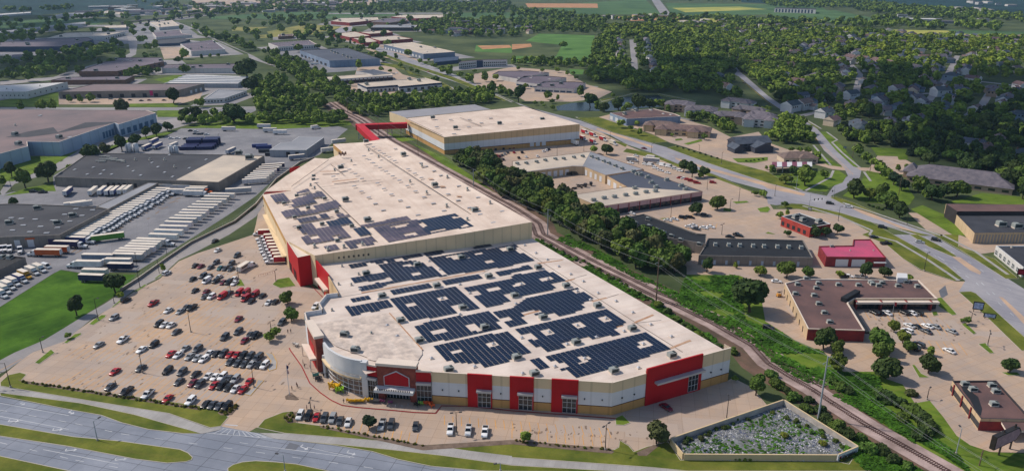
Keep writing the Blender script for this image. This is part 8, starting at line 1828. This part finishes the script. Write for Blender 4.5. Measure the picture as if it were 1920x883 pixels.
farb('a2 700,130 1150,125 1150,150 800,160',7,'on the pale sunlit construction strip','far-off buildings on the sunlit strip',(0,2,4))
farb('a2 1180,150 1920,175 a3 450,215 440,250 a2 1500,215 1200,180',18,'in the upper right sunlit trees','far-off buildings in the sunlit trees',(0,2,4))
farb('a3 1330,65 1720,90 1700,112 1340,85',7,'in the bright upper right settlement','far-off buildings in the bright settlement',(0,2,4))
farb('a3 1000,130 1300,150 1700,160 1700,195 1000,170',7,'beyond the upper right pale field','far-off buildings beyond the pale field')
farb('a3 1480,10 1900,40 1880,62 1500,30',6,'at the top right edge','far-off buildings at the top right edge',(0,4))
farb('a1 1450,170 1900,200 1920,250 1480,270',12,'in the woods left of the sports field','far-off buildings left of the sports field',(2,4,5))
B=bldg('long far white apartment block with dark window bays at the upper right','a3 50,66 360,76 360,66 60,58',12,WWH,RDARK,'apartments','apartment_block',cap=CAPD);openings(B,'a3 200,85',12,1,11,.5,WNAVY,'window_bay')
# ---------- unseen clouds added to cast shade on the far left and the right-hand woods ----------
CLOUD=mat('cloud_white',(.82,.83,.85),rough=1.,var=.05,scale=.002,fine=.01,spec=0.)
def shade_cloud(s,alt,n,r0,r1,seed,label):
    rr=random.Random(seed);w=[(p.x,p.y) for p in W(s)];b=bmesh.new();k=0;off=Vector((SUN_DIR.x,SUN_DIR.y,0))*alt/math.tan(SUN_EL)
    while k<n:
        q=(rr.uniform(min(x for x,_ in w),max(x for x,_ in w)),rr.uniform(min(y for _,y in w),max(y for _,y in w)))
        if not inside(q,w): continue
        k+=1;r=rr.uniform(r0,r1);bmesh.ops.create_icosphere(b,subdivisions=2,radius=r,matrix=Matrix.Translation((q[0]+off.x,q[1]+off.y,alt+rr.uniform(0,40)))@Matrix.Diagonal((1,1,.35,1)))
    for v in b.verts: v.co+=Vector((math.sin(v.co.y*.05),math.cos(v.co.x*.06),math.sin(v.co.x*.04)))*9
    me=bpy.data.meshes.new('shade_cloud');b.to_mesh(me);b.free();me.materials.append(CLOUD)
    for p in me.polygons:p.use_smooth=True
    o=bpy.data.objects.new('shade_cloud',me);COL.objects.link(o);struct(o)
shade_cloud('f -150,30 130,25 210,80 130,150 -150,200',800,30,70,120,1,'')
shade_cloud('f 1115,125 1300,118 1600,130 1920,140 2050,150 2050,330 1850,300 1600,235 1450,200 1130,170',800,34,45,85,2,'')
# ---------- haze ----------
hz=MB();hz.box((0,4200,-1.),(12100,9700,152),0);ho=hz.build('haze',[]) if False else None
me=hz.mesh('haze',[]);hm_=bpy.data.materials.new('haze_air');hm_.use_nodes=True;t=hm_.node_tree
for n in list(t.nodes):
    if n.type!='OUTPUT_MATERIAL': t.nodes.remove(n)
v=t.nodes.new('ShaderNodeVolumePrincipled');v.inputs['Color'].default_value=(.46,.70,1.,1);v.inputs['Density'].default_value=.00005;v.inputs['Anisotropy'].default_value=.2
t.links.new(v.outputs[0],[n for n in t.nodes if n.type=='OUTPUT_MATERIAL'][0].inputs['Volume'])
me.materials.append(hm_);ho=bpy.data.objects.new('haze',me);COL.objects.link(ho);struct(ho,'stuff')
# ---------- labels: tell apart the things that would otherwise share one ----------
ORD=['first','second','third','fourth','fifth','sixth','seventh','eighth','ninth','tenth','eleventh','twelfth']
by={}
for o in THINGS: by.setdefault(o['label'],[]).append(o)
CNT=['','','two','three','four','five','six','seven','eight','nine','ten','eleven','twelve']
for lab,os_ in by.items():
    if len(os_)<2: continue
    if len(os_)<=12:
        key=lambda o:CX+F_PX*o.location.x/max(1,depth(o.location))
        os_.sort(key=key)
        for i,o in enumerate(os_):
            n=len(os_)
            w='leftmost' if i==0 else ('rightmost' if i==n-1 else ('middle' if n==3 else ORD[i]+' from left'))
            o['label']=f'{lab}, {w}'
            if 'group' not in o: o['group']=lab
    else:
        for o in os_:
            if 'group' not in o: o['group']=lab
for o in THINGS:
    w=o['label'].split()
    if len(w)>16: print('LONG',len(w),o['label'])
